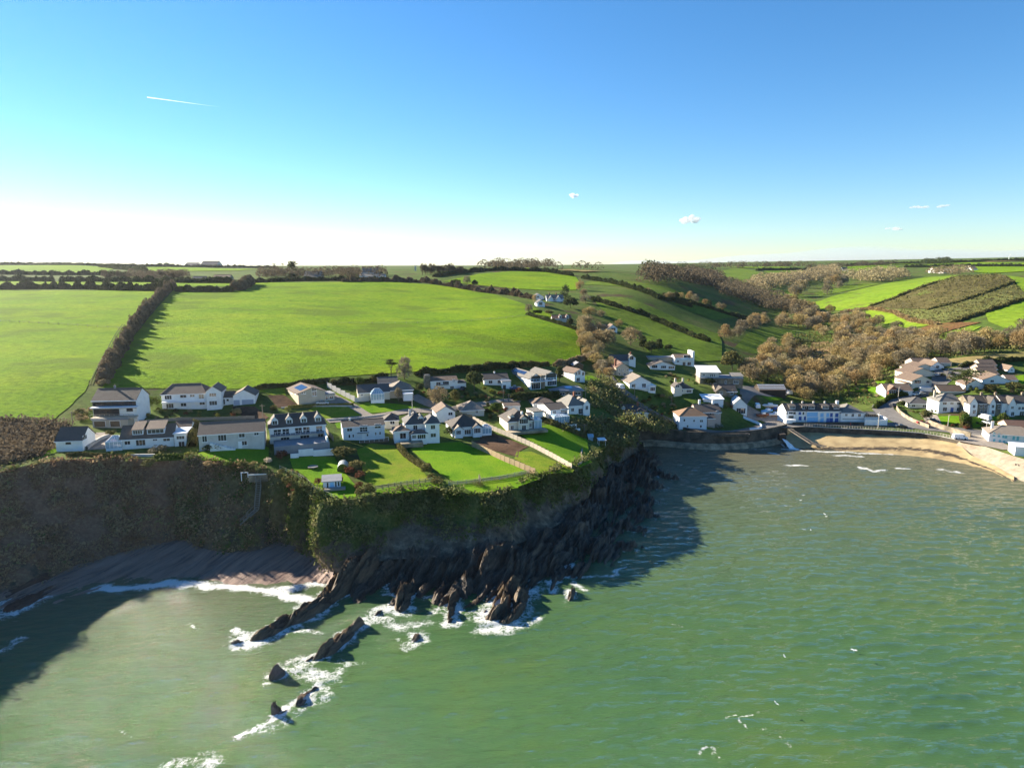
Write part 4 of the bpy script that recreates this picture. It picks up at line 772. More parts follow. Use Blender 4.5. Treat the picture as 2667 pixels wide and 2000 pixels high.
class House:
    def __init__(s, name, label, Z, bx, by, yaw=0, wall='white_wall', roof='slate', cat='house', group=None, dz=0):
        s.Z = Z; p = G(Z, bx, by); p.z += dz; s.p = p; s.wall = wall; s.roof = roof
        s.root = empty(name, p, R(yaw)); tag(s.root, label, cat, group)
        s.Mi = (Matrix.Translation(p)@Matrix.Rotation(R(yaw), 4, 'Z')).inverted()
        s.o = s.Mi@Vector((0, 0, CAM_H)); s.k = mpp(p)*ZV[Z][2]
    def pl(s, x, y, ax, val):
        d = s.Mi.to_3x3()@Vector(ray(*S(s.Z, x, y))); t = (val-s.o[ax])/d[ax]; return s.o+d*t
    def block(s, xl, xr, ye, d, kind='hip', rise=2.0, yo=0.0, wall=None, roof=None, oh=.35, e=None, hf=1.0, zb=-2.0):
        x0 = s.pl(xl, ye, 1, yo).x; x1 = s.pl(xr, ye, 1, yo).x; e = s.pl((xl+xr)/2, ye, 1, yo).z if e is None else e
        e = max(e, 1.8); y0, y1 = yo, yo+d; w = x1-x0; wl = wall or s.wall; rm = roof or s.roof
        s.b = dict(x0=x0, x1=x1, y0=y0, y1=y1, e=e, r=rise, k=kind, d=d)
        W = MB(); W.box(x0, x1, y0, y1, zb, e); xm, ym = (x0+x1)/2, (y0+y1)/2; Rf = MB(); t = .16
        if kind == 'gable':
            for xx in (x0, x1): W.face([(xx, y0, e), (xx, y1, e), (xx, ym, e+rise)])
            k = oh*rise/(d/2); o2 = oh*.6
            Rf.slab([(x0-o2, y0-oh, e-k+.05), (x1+o2, y0-oh, e-k+.05), (x1+o2, ym, e+rise+.05), (x0-o2, ym, e+rise+.05)], t)
            Rf.slab([(x0-o2, ym, e+rise+.052), (x1+o2, ym, e+rise+.052), (x1+o2, y1+oh, e-k+.05), (x0-o2, y1+oh, e-k+.05)], t)
            Rf.bar((x0-o2, ym, e+rise+.04), (x1+o2, ym, e+rise+.04), .11, n=5)
        elif kind == 'gablef':
            for yy in (y0, y1): W.face([(x0, yy, e), (x1, yy, e), (xm, yy, e+rise)])
            k = oh*rise/(w/2); o2 = oh*.6
            Rf.slab([(x0-oh, y1+o2, e-k+.05), (x0-oh, y0-o2, e-k+.05), (xm, y0-o2, e+rise+.05), (xm, y1+o2, e+rise+.05)], t)
            Rf.slab([(xm, y1+o2, e+rise+.052), (xm, y0-o2, e+rise+.052), (x1+oh, y0-o2, e-k+.05), (x1+oh, y1+o2, e-k+.05)], t)
            Rf.bar((xm, y0-o2, e+rise+.04), (xm, y1+o2, e+rise+.04), .11, n=5)
        elif kind == 'hip':
            h = min(d, w)/2*hf; A = [(x0-oh, y0-oh, e), (x1+oh, y0-oh, e), (x1+oh, y1+oh, e), (x0-oh, y1+oh, e)]
            if w >= d: a, c = (x0+h, ym, e+rise), (x1-h, ym, e+rise)
            else: a, c = (xm, y0+h, e+rise), (xm, y1-h, e+rise)
            i = 0; Rf.v += A+[a, c]+[(p[0], p[1], p[2]-t) for p in A]
            if w >= d: Rf.f += [(0, 1, 5, 4), (1, 2, 5), (2, 3, 4, 5), (3, 0, 4)]
            else: Rf.f += [(0, 1, 4), (1, 2, 5, 4), (2, 3, 5), (3, 0, 4, 5)]
            Rf.f += [(6, 7, 1, 0), (7, 8, 2, 1), (8, 9, 3, 2), (9, 6, 0, 3), (9, 8, 7, 6)]; Rf.m += [0]*9
            for q in A[:2] if w >= d else A: Rf.bar(Vector(q)+Vector((0, 0, .02)), Vector(a if (q[0] < xm if w >= d else q[1] < ym) else c)+Vector((0, 0, .02)), .09, n=4)
            if w-2*h > .5 or d-2*h > .5: Rf.bar(Vector(a)+Vector((0, 0, .02)), Vector(c)+Vector((0, 0, .02)), .1, n=4)
        elif kind == 'flat':
            Rf.box(x0-oh*.7, x1+oh*.7, y0-oh*.7, y1+oh*.7, e+.002, e+.25); Rf.box(x0-oh*.5, x1+oh*.5, y0-oh*.5, y1+oh*.5, e+.25, e+.28)
        elif kind in ('monoB', 'monoF'):
            za, zb2 = (e, e+rise) if kind == 'monoB' else (e+rise, e)
            W.face([(x0, y0, e), (x1, y0, e), (x1, y0, za), (x0, y0, za)]) if za > e else W.face([(x0, y1, e), (x1, y1, e), (x1, y1, zb2), (x0, y1, zb2)])
            for xx in (x0, x1): W.face([(xx, y0, e), (xx, y1, e), (xx, y0 if za > e else y1, e+rise)])
            g = (zb2-za)/d; Rf.slab([(x0-oh, y0-oh, za-g*oh+.2), (x1+oh, y0-oh, za-g*oh+.2), (x1+oh, y1+oh, zb2+g*oh+.2), (x0-oh, y1+oh, zb2+g*oh+.2)], t)
        W.build('wall', wl, s.root); s.rf = Rf.build('roof', rm, s.root)
        if kind in ('gable', 'hip'):      # fascia and gutter line along the front eave
            kk = oh*rise/(d/2) if kind == 'gable' else .0
            f = MB(); f.box(x0-oh*.6, x1+oh*.6, y0-oh-.06, y0-oh-.005, e-kk-.22, e-kk+.03); f.build('gutter', 'white_frame' if wl != 'dark_timber' else 'dark_frame', s.root)
        return s
    def win(s, x0, y0, x1, y1, face='f', mull=None, tr=0, frame='white_frame', glass='glass', name='window'):
        b = s.b
        if face == 'f':
            a, c = s.pl(x0, y0, 1, b['y0']), s.pl(x1, y1, 1, b['y0']); w = abs(c.x-a.x); loc = ((a.x+c.x)/2, b['y0'], min(a.z, c.z)); rz = 0
        elif face == 'l':
            a, c = s.pl(x0, y0, 0, b['x0']), s.pl(x1, y1, 0, b['x0']); w = abs(c.y-a.y); loc = (b['x0'], (a.y+c.y)/2, min(a.z, c.z)); rz = -math.pi/2
        else:
            a, c = s.pl(x0, y0, 0, b['x1']), s.pl(x1, y1, 0, b['x1']); w = abs(c.y-a.y); loc = (b['x1'], (a.y+c.y)/2, min(a.z, c.z)); rz = math.pi/2
        h = abs(a.z-c.z); w = min(max(w, .45), 12); mull = (0 if w < .9 else 1 if w < 2 else 2 if w < 3.2 else 3) if mull is None else mull
        f, g = win_mesh(w, h, mull, tr, frame, glass)
        o = bpy.data.objects.new(name, f); COL.objects.link(o); o.parent = s.root; o.location = loc; o.rotation_euler.z = rz
        q = bpy.data.objects.new('pane', g); COL.objects.link(q); q.parent = o
        return s
    def wins(s, *L, **k):
        for t in L: s.win(*t, **k)
        return s
    def door(s, x0, y0, x1, y1, m='dark_frame', name='door'):
        b = s.b; a, c = s.pl(x0, y0, 1, b['y0']), s.pl(x1, y1, 1, b['y0']); w = max(.8, abs(c.x-a.x)); z0 = min(a.z, c.z); h = abs(a.z-c.z); xm = (a.x+c.x)/2
        f = MB(); f.box(xm-w/2, xm+w/2, b['y0']-.05, b['y0']+.03, z0, z0+h); f.build(name, m, s.root)
        f = MB(); f.box(xm-w/2-.1, xm-w/2-.005, b['y0']-.07, b['y0']+.03, z0, z0+h+.1); f.box(xm+w/2+.005, xm+w/2+.1, b['y0']-.07, b['y0']+.03, z0, z0+h+.1); f.box(xm-w/2-.005, xm+w/2+.005, b['y0']-.07, b['y0']+.03, z0+h+.005, z0+h+.1); f.build('door_frame', 'white_frame', s.root)
        return s
    def dormer(s, xc, w, h=1.5, dy=.8, kind='gable', wall=None, roof=None, rr=None, frame='white_frame', mull=None):
        b = s.b; sl = b['r']/(b['d']/2); y0 = b['y0']+dy; z0 = b['e']+dy*sl-.05; x = s.pl(xc, 0, 1, y0).x if False else s.pl(xc, s._yguess(z0), 1, y0).x
        L = h/sl if sl > .05 else 2; D = MB(); D.box(x-w/2, x+w/2, y0, y0+L+.6, z0-.25, z0+h); Rf = MB(); wl = wall or s.wall
        if kind == 'gable':
            r = rr or w*.42; D.face([(x-w/2, y0, z0+h), (x+w/2, y0, z0+h), (x, y0, z0+h+r)]); L2 = (h+r)/sl+.6; k = .2*r/(w/2)
            Rf.slab([(x-w/2-.2, y0+L2, z0+h-k+.05), (x-w/2-.2, y0-.2, z0+h-k+.05), (x, y0-.2, z0+h+r+.05), (x, y0+L2, z0+h+r+.05)], .1)
            Rf.slab([(x, y0+L2, z0+h+r+.052), (x, y0-.2, z0+h+r+.052), (x+w/2+.2, y0-.2, z0+h-k+.05), (x+w/2+.2, y0+L2, z0+h-k+.05)], .1)
        else:
            g = .12 if kind == 'flat' else sl*.45; L2 = (h/(sl-g)+.3) if sl > g+.02 else 3
            Rf.slab([(x-w/2-.15, y0-.25, z0+h+.08-g*.25), (x+w/2+.15, y0-.25, z0+h+.08-g*.25), (x+w/2+.15, y0+L2, z0+h+.08+g*L2), (x-w/2-.15, y0+L2, z0+h+.08+g*L2)], .12)
        o = D.build('dormer', wl, s.root); Rf.build('dormer_roof', roof or s.roof, o)
        f, _ = win_mesh(w-.3, h-.3, (0 if w < 1.3 else 1 if w < 2.4 else 3) if mull is None else mull, 0, frame, 'glass', True)
        q = bpy.data.objects.new('window', f); COL.objects.link(q); q.parent = o; q.location = (x, y0-.005, z0+.15)
        return s
    def _yguess(s, z):   # zoom y of the height z above the base of the house
        c = s.pl(0, 0, 1, 0); d = s.pl(0, 100, 1, 0); return (z-c.z)/((d.z-c.z)/100)
    def chim(s, fx, fy, h=1.3, w=.7, m='brick_red', pots=1):
        b = s.b; x = b['x0']+(b['x1']-b['x0'])*fx; y = b['y0']+b['d']*fy
        sl = b['r']/(b['d']/2); zr = b['e']+b['r']*(1-abs(fy-.5)*2) if b['k'] == 'gable' else b['e']+b['r']*.8
        c = MB(); c.box(x-w/2, x+w/2, y-w*.4, y+w*.4, zr-1.2, b['e']+b['r']+h); c.box(x-w/2-.06, x+w/2+.06, y-w*.4-.06, y+w*.4+.06, b['e']+b['r']+h+.002, b['e']+b['r']+h+.12); o = c.build('chimney', m, s.rf)
        for k in range(pots):
            p = MB(); px_ = x+(k-(pots-1)/2)*.35; p.bar((px_, y, b['e']+b['r']+h+.125), (px_, y, b['e']+b['r']+h+.5), .13, r2=.1); p.build('chimney_pot', 'orange_tile', s.rf)
        return s
    def solar(s, x0f, x1f, y0f, y1f, n=4, side='f', m='solar'):
        """panels on a roof slope; fractions along the ridge and up the slope"""
        b = s.b; w = b['x1']-b['x0']
        for i in range(n):
            a0 = x0f+(x1f-x0f)*i/n; a1 = x0f+(x1f-x0f)*(i+.92)/n; P = MB()
            if side == 'f':
                f = lambda u, v: (b['x0']+w*u, b['y0']+b['d']/2*v, b['e']+b['r']*v+.14)
            elif side == 'mono': f = lambda u, v: (b['x0']+w*u, b['y0']+b['d']*v, b['e']+b['r']*v+.32)
            else:   # left slope of a roof with the ridge running back
                f = lambda u, v: (b['x0']+w/2*v, b['y0']+b['d']*u, b['e']+b['r']*v+.14)
            q = [f(a0, y0f), f(a1, y0f), f(a1, y1f), f(a0, y1f)]
            P.slab(q if side != 'l' else q[::-1], .05); P.build('solar_panel', m, s.root)
        return s
    def glasshouse(s, xl, xr, ye, d, yo, rise=.9, name='conservatory'):
        x0 = s.pl(xl, ye, 1, yo).x; x1 = s.pl(xr, ye, 1, yo).x; e = max(2.0, s.pl((xl+xr)/2, ye, 1, yo).z); y1 = yo+d; xm = (x0+x1)/2; ym = yo+d/2
        F = MB(); F.box(x0, x1, yo, y1, -1.5, .6); nx = max(2, int((x1-x0)/.9)); ny = max(2, int(d/1.0))
        for i in range(nx+1):
            x = x0+(x1-x0)*i/nx; F.box(x-.05, x+.05, yo-.02, yo+.08, .6, e)
        for i in range(ny+1):
            y = yo+d*i/ny
            for x in (x0, x1): F.box(x-.06, x+.04, y-.05, y+.05, .6, e)
        F.box(x0-.1, x1+.1, yo-.1, yo+.08, e, e+.14); F.box(x0-.1, x0+.08, yo, y1, e, e+.14); F.box(x1-.08, x1+.1, yo, y1, e, e+.14)
        for i in range(nx+1):
            x = x0+(x1-x0)*i/nx; F.bar((x, yo, e+.14), (xm+(x-xm)*.35, ym, e+rise+.1), .05, n=4)
        for y in (yo, y1):
            for x in (x0, x1): F.bar((x, y, e+.14), (xm+(x-xm)*.35, ym, e+rise+.1), .06, n=4)
        F.bar((xm-(x1-x0)*.18, ym, e+rise+.1), (xm+(x1-x0)*.18, ym, e+rise+.1), .07, n=4)
        o = F.build(name, 'white_frame', s.root)
        Gm = MB(); Gm.box(x0+.02, x1-.02, yo+.03, yo+.05, .6, e); Gm.box(x0, x0+.02, yo+.05, y1, .6, e); Gm.box(x1-.02, x1, yo+.05, y1, .6, e)
        a, c = (xm-(x1-x0)*.175, ym, e+rise+.08), (xm+(x1-x0)*.175, ym, e+rise+.08)
        A = [(x0, yo, e+.12), (x1, yo, e+.12), (x1, y1, e+.12), (x0, y1, e+.12)]
        for f in ([A[0], A[1], c, a], [A[1], A[2], c], [A[2], A[3], a, c], [A[3], A[0], a]): Gm.face(f)
        Gm.build('glazing', 'conservatory_glass', o); return s
    def slab(s, name, xl, xr, y, d, yo, m, t=.25, rail=None):
        x0 = s.pl(xl, y, 1, yo).x; x1 = s.pl(xr, y, 1, yo).x; z = s.pl((xl+xr)/2, y, 1, yo).z
        B = MB(); B.box(x0, x1, yo, yo+d, z-t, z); o = B.build(name, m, s.root)
        if rail:
            q = MB(); n = max(2, int((x1-x0)/1.3))
            for i in range(n+1):
                x = x0+.05+(x1-x0-.1)*i/n; q.box(x-.04, x+.04, yo+.02, yo+.1, z+.002, z+1)
            q.box(x0, x1, yo, yo+.1, z+1.0, z+1.08); q.build('balustrade', rail, o)
        return s
    def wallbox(s, name, xl, xr, y0, y1, d, yo, m, zb=None):
        a = s.pl(xl, y0, 1, yo); c = s.pl(xr, y1, 1, yo); B = MB(); B.box(min(a.x, c.x), max(a.x, c.x), yo, yo+d, min(a.z, c.z) if zb is None else zb, max(a.z, c.z)); B.build(name, m, s.root); return s

# ---- front row along the left cliff
h = House('garage_cottage', 'small white cottage with a dark roof at the far left of the cliff edge', 1, 565, 808, 8, roof='dark_tile')
h.block(455, 675, 714, 7.5, 'gable', 2.7).win(538, 722, 585, 746, frame='dark_frame').win(680, 682, 715, 700, 'r')
h = House('dormer_bungalow', 'long white bungalow with two box dormers and a conservatory on the left cliff', 1, 1200, 780, 14, roof='brown_tile')
h.block(985, 1428, 694, 8, 'gable', 2.7).wins((1022, 722, 1076, 752), (1115, 708, 1200, 758), (1255, 700, 1297, 720), (1340, 694, 1402, 722)).dormer(1143, 2.7, 1.5, 1.0, 'shed').dormer(1292, 4.4, 1.5, 1.0, 'shed')
h.glasshouse(866, 1000, 732, 4.2, -.6, 1.3); h.block(1430, 1532, 664, 7, 'flat', .1, -.5, roof='flat_white').wins((1450, 680, 1520, 706), (1466, 724, 1524, 772)); h.block(1436, 1566, 628, 7, 'gable', 1.8, 7.5)
h = House('long_bungalow', 'long grey-white bungalow with a brown tiled roof and outside stair', 1, 1900, 788, 16, 'grey_wall', 'brown_tile')
h.block(1630, 2170, 653, 9.5, 'gable', 2.3).wins((1660, 680, 1708, 730), (1790, 670, 1868, 720), (1962, 655, 2018, 692), (2088, 645, 2132, 674), (1985, 722, 2036, 756)).door(1838, 762, 1860, 812, 'white_frame').door(1968, 728, 1986, 782, 'white_frame')
a = h.pl(1725, 745, 1, -1.2); c = h.pl(1960, 805, 1, -1.2); st = MB()
for k in range(10):
    x0 = a.x+(c.x-a.x)*k/10; z = a.z+(c.z-a.z)*k/10; st.box(x0+.004, a.x+(c.x-a.x)*(k+1)/10, -1.2, -.01, -1.5, z)
st.build('outside_stair', 'white_wall', h.root)
h = House('white_house', 'white house with four gabled dormers above a paved garden terrace', 2, 395, 742, 20, roof='dark_tile')
h.block(160, 626, 601, 8.5, 'hip', 3.0, hf=.45).wins((195, 628, 264, 672), (268, 622, 328, 666), (370, 614, 434, 656), (438, 608, 497, 650), (545, 600, 600, 642), mull=1).wins((255, 692, 330, 732), (415, 676, 495, 720), (560, 662, 610, 702))
for x in (211, 331, 450, 568): h.dormer(x, 1.75, 1.5, .9, 'gable', rr=1.0)
h.slab('balcony', 170, 622, 668, 2.2, -2.2, 'flat_grey', .2, 'white_frame')
h.slab('garden_terrace', 200, 660, 752, 7.5, -9.0, 'flat_grey', 2.2); h.wallbox('terrace_wall', 335, 405, 830, 850, .35, -11.2, 'white_wall', -3); h.wallbox('terrace_wall', 402, 525, 795, 815, .35, -9.9, 'white_wall', -3); h.wallbox('terrace_wall', 522, 690, 800, 826, .35, -10.4, 'white_wall', -3); h.wallbox('terrace_wall', 630, 645, 690, 720, 8, -8.2, 'white_wall', -2)
h = House('white_house', 'plain white two-storey house with a shallow dark roof and brown deck', 2, 945, 716, 18, 'bluewhite_wall', 'dark_tile')
h.block(766, 1110, 597, 7.5, 'gable', 1.15).wins((800, 606, 846, 642), (905, 596, 972, 644), (1028, 582, 1082, 616), (812, 668, 831, 696), (845, 665, 861, 692), (962, 660, 979, 684), (1030, 648, 1046, 674), (1065, 645, 1083, 670)).door(930, 665, 947, 708, 'white_frame').chim(.2, .5, .6, .5, 'white_wall')
h.slab('deck', 905, 1146, 728, 2.6, -2.8, 'brown_timber', .9, 'white_frame'); h.slab('balcony', 885, 985, 655, .9, -.95, 'flat_grey', .15, 'white_frame')
h = House('cream_outbuilding', 'small cream outbuilding with a dark hipped roof between two white houses', 2, 1170, 622, 12, 'cream_wall', 'dark_tile', 'outbuilding'); h.block(1106, 1226, 552, 6, 'hip', 1.7).win(1155, 556, 1195, 584)
h = House('hipped_house', 'white two-storey house with grey hipped roofs and a bay window above the striped lawn', 2, 1420, 738, 14, roof='slate')
h.block(1282, 1450, 584, 9, 'hip', 2.7, 2.0).win(1345, 588, 1382, 628).chim(.3, .5, .8, .6, 'grey_wall'); h.dormer(1412, 1.7, 1.0, 1.2, 'gable')
h.block(1447, 1562, 578, 7.5, 'hip', 1.9, -.6).wins((1490, 592, 1529, 624), (1488, 658, 1536, 690)); h.block(1332, 1458, 662, 3, 'hip', .9, -1.2).wins((1335, 668, 1374, 702), (1380, 664, 1450, 702), mull=3)
h.block(1190, 1312, 640, 5, 'hip', 1.2, .5, roof='brown_tile').win(1235, 656, 1290, 702, mull=1); h.slab('patio', 1245, 1430, 742, 3.5, -4.5, 'pale_stone', 1.2)
h = House('narrow_house', 'narrow white two-storey house end-on behind the dark-roofed bungalow', 2, 1612, 568, 16, roof='brown_tile'); h.block(1536, 1692, 482, 8, 'gablef', 1.9).wins((1634, 486, 1672, 510), (1625, 540, 1646, 566))
h = House('blue_bungalow', 'pale blue bungalow with a steep dark pyramid roof and small conservatory', 2, 1800, 684, 18, 'bluewhite_wall', 'dark_tile')
h.block(1668, 1905, 606, 9, 'hip', 3.0).win(1768, 630, 1822, 666); h.block(1690, 1756, 622, 3, 'gablef', .9, -1.3, roof='tan_tile').win(1700, 636, 1742, 668, mull=3); h.block(1840, 1912, 608, 3, 'gablef', .9, -1.3).win(1846, 616, 1902, 656, mull=3); h.glasshouse(1915, 1992, 618, 3, -.5, .9)
h = House('cream_bungalow', 'cream bungalow with a pale tan hipped roof behind the pale blue bungalow', 2, 1832, 516, 12, 'cream_wall', 'tan_tile'); h.block(1738, 1930, 468, 9, 'hip', 2.4).win(1858, 472, 1882, 494)
# ---- back row
h = House('timber_house', 'dark timber-fronted house over stone garages at the upper left', 1, 900, 606, 6, roof='brown_tile')
h.block(758, 1052, 549, 4, 'flat', .1, -1.0, 'tan_wall', 'flat_grey').door(772, 560, 870, 604, 'brown_timber', 'garage_door').door(905, 558, 990, 602, 'brown_timber', 'garage_door')
h.block(756, 1118, 384, 9.5, 'gable', 2.8, 3.0); x0, x1 = h.b['x0'], h.b['x1']; e = h.b['e']; zc = MB(); zc.box(x0+.05, x1-.05, 2.93, 2.995, e-2.7, e-.05); zc.build('timber_cladding', 'dark_timber', h.root)
h.b['y0'] = 2.93; h.wins((765, 394, 872, 432), (915, 392, 1002, 432), (1020, 388, 1092, 428), (768, 462, 985, 516), (1040, 450, 1095, 476), frame='dark_frame', mull=1); h.b['y0'] = 3.0; h.slab('canopy', 735, 1118, 446, 2.4, .6, 'flat_white', .25); h.slab('balcony', 740, 1100, 532, 3.4, -.4, 'tan_wall', .3, 'tan_wall'); h.chim(.38, .5, .7, .5, 'flat_grey')
h = House('large_house', 'large white house with a long brown roof, front gable and double garage', 1, 1570, 460, 11, roof='brown_tile')
h.block(1326, 1692, 336, 9.5, 'hip', 2.7, hf=.5).wins((1352, 346, 1416, 380), (1480, 338, 1536, 366), (1560, 332, 1604, 360), (1632, 334, 1682, 374), (1485, 408, 1536, 437), (1640, 398, 1688, 424), (1365, 415, 1432, 452)).door(1575, 405, 1606, 450, 'white_frame'); h.slab('canopy', 1440, 1690, 402, 1.2, -1.2, 'white_frame', .2); h.slab('canopy', 1326, 1440, 404, 2.2, -2.2, 'white_frame', .2)
h.block(1692, 1816, 312, 8, 'gablef', 1.6, -1.4).wins((1720, 328, 1782, 356), (1720, 392, 1790, 427)); h.block(1818, 1918, 362, 6, 'gable', 1.5, 1.5).win(1862, 376, 1886, 396).door(1832, 378, 1850, 420)
h.block(1916, 2096, 344, 8, 'gablef', 1.9, .2).door(1922, 386, 1976, 440, 'garage_grey', 'garage_door').door(1990, 383, 2090, 438, 'garage_grey', 'garage_door')
h = House('grey_house', 'grey rendered house with solar panels standing corner-on below the big field', 2, 510, 422, 34, 'tan_wall', 'brown_tile')
h.block(400, 622, 318, 12, 'gablef', 1.5, oh=.5).wins((510, 286, 550, 312), (512, 314, 552, 350), (424, 322, 462, 334)).wins((298, 312, 312, 326), (340, 322, 354, 336), (372, 328, 386, 342), face='l'); h.solar(.15, .75, .25, .85, 4, 'l'); h.block(590, 702, 338, 5, 'flat', .1, 1.0, roof='flat_grey').wins((625, 352, 645, 384), (655, 350, 690, 376))
h = House('slate_bungalow', 'bungalow with a dark slate roof, octagonal conservatory and tan wing behind the round lawn', 2, 1040, 384, 16, 'cream_wall', 'slate')
h.block(892, 1152, 318, 7.5, 'gable', 2.1).win(912, 335, 935, 352).win(1060, 330, 1080, 350); h.glasshouse(998, 1108, 338, 4, -3.2, 1.7); h.block(1152, 1346, 302, 10, 'hip', 2.5, 1.0, 'tan_wall', 'tan_tile').win(1290, 318, 1335, 350); h.block(1266, 1342, 345, 5, 'flat', .1, -2, 'white_wall', 'flat_white').door(1270, 352, 1338, 392, 'white_frame', 'garage_door'); h.block(1060, 1220, 240, 7, 'gable', 1.6, 12, roof='slate')
h = House('white_villa', 'white split-level house with a stone end chimney and balcony below the hedge', 2, 1600, 292, 15, roof='brown_tile')
h.block(1490, 1712, 224, 7.5, 'gable', 1.1).wins((1535, 238, 1570, 266), (1590, 226, 1642, 256), (1668, 216, 1692, 236), (1650, 270, 1682, 292), (1545, 276, 1600, 296)); h.slab('balcony', 1570, 1640, 258, 1.4, -1.4, 'flat_grey', .2, 'dark_frame'); h.wallbox('stone_chimney', 1440, 1490, 182, 285, 3, 1, 'house_stone', -1); h.block(1706, 1782, 250, 6, 'flat', .1, .5, roof='dark_tile').door(1712, 258, 1775, 294, 'white_frame', 'garage_door')
h = House('dark_roof_bungalow', 'white bungalow with a black tiled roof left of the modern glass house', 2, 2035, 264, 12, roof='dark_tile'); h.block(1930, 2132, 213, 8, 'gable', 1.7).wins((1968, 224, 1999, 250), (2040, 215, 2066, 248), (2070, 210, 2112, 248)).chim(.5, .5, .5, .5, 'white_wall'); h.block(2076, 2150, 252, 3, 'flat', .1, -2.4, roof='flat_grey').door(2085, 262, 2110, 294)
h = House('modern_house', 'large modern white house with blue solar panels and glazed gables', 3, 480, 486, 27, roof='grey_slate')
h.block(414, 502, 388, 17, 'gablef', 1.5, oh=.6).win(422, 378, 496, 418, mull=3, frame='dark_frame').win(424, 434, 496, 482, mull=3); h.solar(.35, .95, .2, .8, 3, 'l', 'solar'); h.block(538, 632, 366, 13, 'gablef', 1.3, 2.5, oh=.6).win(545, 358, 626, 396, mull=4, frame='dark_frame').win(555, 404, 630, 452, mull=4); h.wallbox('stone_tower', 503, 534, 372, 484, 3, .6, 'house_stone', -2); h.slab('balcony', 415, 632, 420, 1.5, -1.5, 'flat_white', .2, 'sky_paint')
h = House('white_house', 'square white two-storey house beside a sunny strip of lawn at the field corner', 3, 822, 427, 33, roof='brown_tile'); h.block(778, 864, 344, 9, 'gablef', 1.3, oh=.5).wins((786, 344, 802, 370), (808, 334, 827, 366), (840, 345, 858, 372), (795, 392, 822, 420)).wins((700, 335, 716, 352), (735, 342, 750, 358), (700, 385, 715, 402), face='l')
h = House('flat_roof_house', 'low modern stone house with a pale flat roof and round terrace', 3, 720, 540, 8, 'house_stone', 'flat_grey'); h.block(592, 845, 506, 10, 'flat', .1, oh=.9).wins((610, 515, 700, 535), (730, 512, 830, 532)); h.slab('roof_light', 706, 760, 470, 3, 5, 'sky_paint', .4)
h = House('garden_cabin', 'small brown wooden cabin at the edge of the big field above the square white house', 3, 810, 318, 15, 'brown_timber', 'flat_grey', 'cabin'); h.block(772, 850, 300, 4, 'gablef', 1.2).win(795, 300, 820, 316, frame='brown_timber')
# ---- headland right gardens
h = House('cream_house', 'cream house with dark hipped roof, dormers and round terrace beside the panel fence', 3, 335, 836, 18, 'cream_wall', 'dark_tile')
h.block(232, 432, 748, 9.5, 'hip', 3.0, hf=.6).wins((252, 784, 279, 818), (405, 764, 427, 798)).dormer(266, 1.4, 1.2, .8, 'gable').dormer(416, 1.7, 1.2, .8, 'flat'); h.block(318, 404, 740, 4, 'gablef', 1.5, -1.0).win(344, 782, 380, 830).win(326, 730, 396, 768, mull=3); h.glasshouse(448, 508, 742, 3.5, -.5, .9); h.slab('round_terrace', 235, 560, 832, 3.5, -3.6, 'pale_stone', .8); h.chim(.5, .5, .8, .6, 'white_wall')
h = House('white_house', 'white house with a dark low roof and glass-roofed terrace above curved white walls', 3, 650, 746, 22, roof='dark_tile')
h.block(580, 724, 652, 11, 'gable', 1.3).wins((598, 660, 626, 692), (664, 645, 716, 688)).win(520, 655, 545, 690, 'l'); h.glasshouse(612, 736, 712, 4, -4.2, .6); h.slab('balcony', 600, 722, 698, 1.6, -1.6, 'white_frame', .2, 'white_frame'); h.block(440, 520, 672, 6, 'flat', .1, 1, roof='grey_slate'); h.wallbox('curved_wall', 722, 795, 780, 810, .4, -7, 'white_wall', -2); h.wallbox('curved_wall', 760, 825, 815, 840, .4, -9, 'white_wall', -2)
h = House('white_house', 'white house with a weathered grey hipped roof next to the wooded slope', 3, 815, 692, 20, roof='grey_slate'); h.block(728, 858, 620, 10, 'hip', 2.9).wins((810, 645, 852, 690), (750, 640, 775, 668)).chim(.8, .6, .8); h.block(852, 906, 606, 7, 'gablef', 1.4, -.6).win(868, 622, 892, 655)
h = House('outbuilding', 'low white outbuilding behind the cream house', 3, 262, 662, 10, roof='brown_tile', cat='outbuilding'); h.block(200, 328, 637, 5, 'gable', .8).door(270, 642, 290, 662)
h = House('outbuilding', 'brown-roofed outbuilding behind the house with curved white walls', 3, 522, 640, 12, roof='brown_tile', cat='outbuilding'); h.block(440, 606, 607, 7, 'hip', 1.6).win(545, 614, 575, 632)
# ---- valley side
h = House('shaded_bungalow', 'dark-roofed bungalow with orange ridge tiles in shade above the harbour wall', 3, 1230, 722, 2, 'cream_wall', 'dark_tile')
h.block(1048, 1385, 682, 10, 'hip', 2.6).win(1120, 690, 1150, 706).chim(.4, .5, .8).chim(.8, .5, .8); h.block(1188, 1270, 678, 4, 'hip', 1.4, -1.5).wins((1194, 680, 1230, 702), (1238, 679, 1266, 702)); h.block(1288, 1372, 676, 4, 'hip', 1.4, -2).win(1296, 680, 1352, 710, mull=3); h.dormer(1180, 1.4, .9, 1.6, 'gable')
h = House('dark_house', 'dark slate house with a white end gable on the wooded slope', 3, 1195, 282, 4, 'cream_wall', 'slate'); h.block(1080, 1232, 252, 8, 'gable', 2.6); h.block(1226, 1282, 226, 7, 'gablef', 1.2, -.5, 'white_wall').win(1234, 212, 1264, 244).chim(.5, .5, 1)
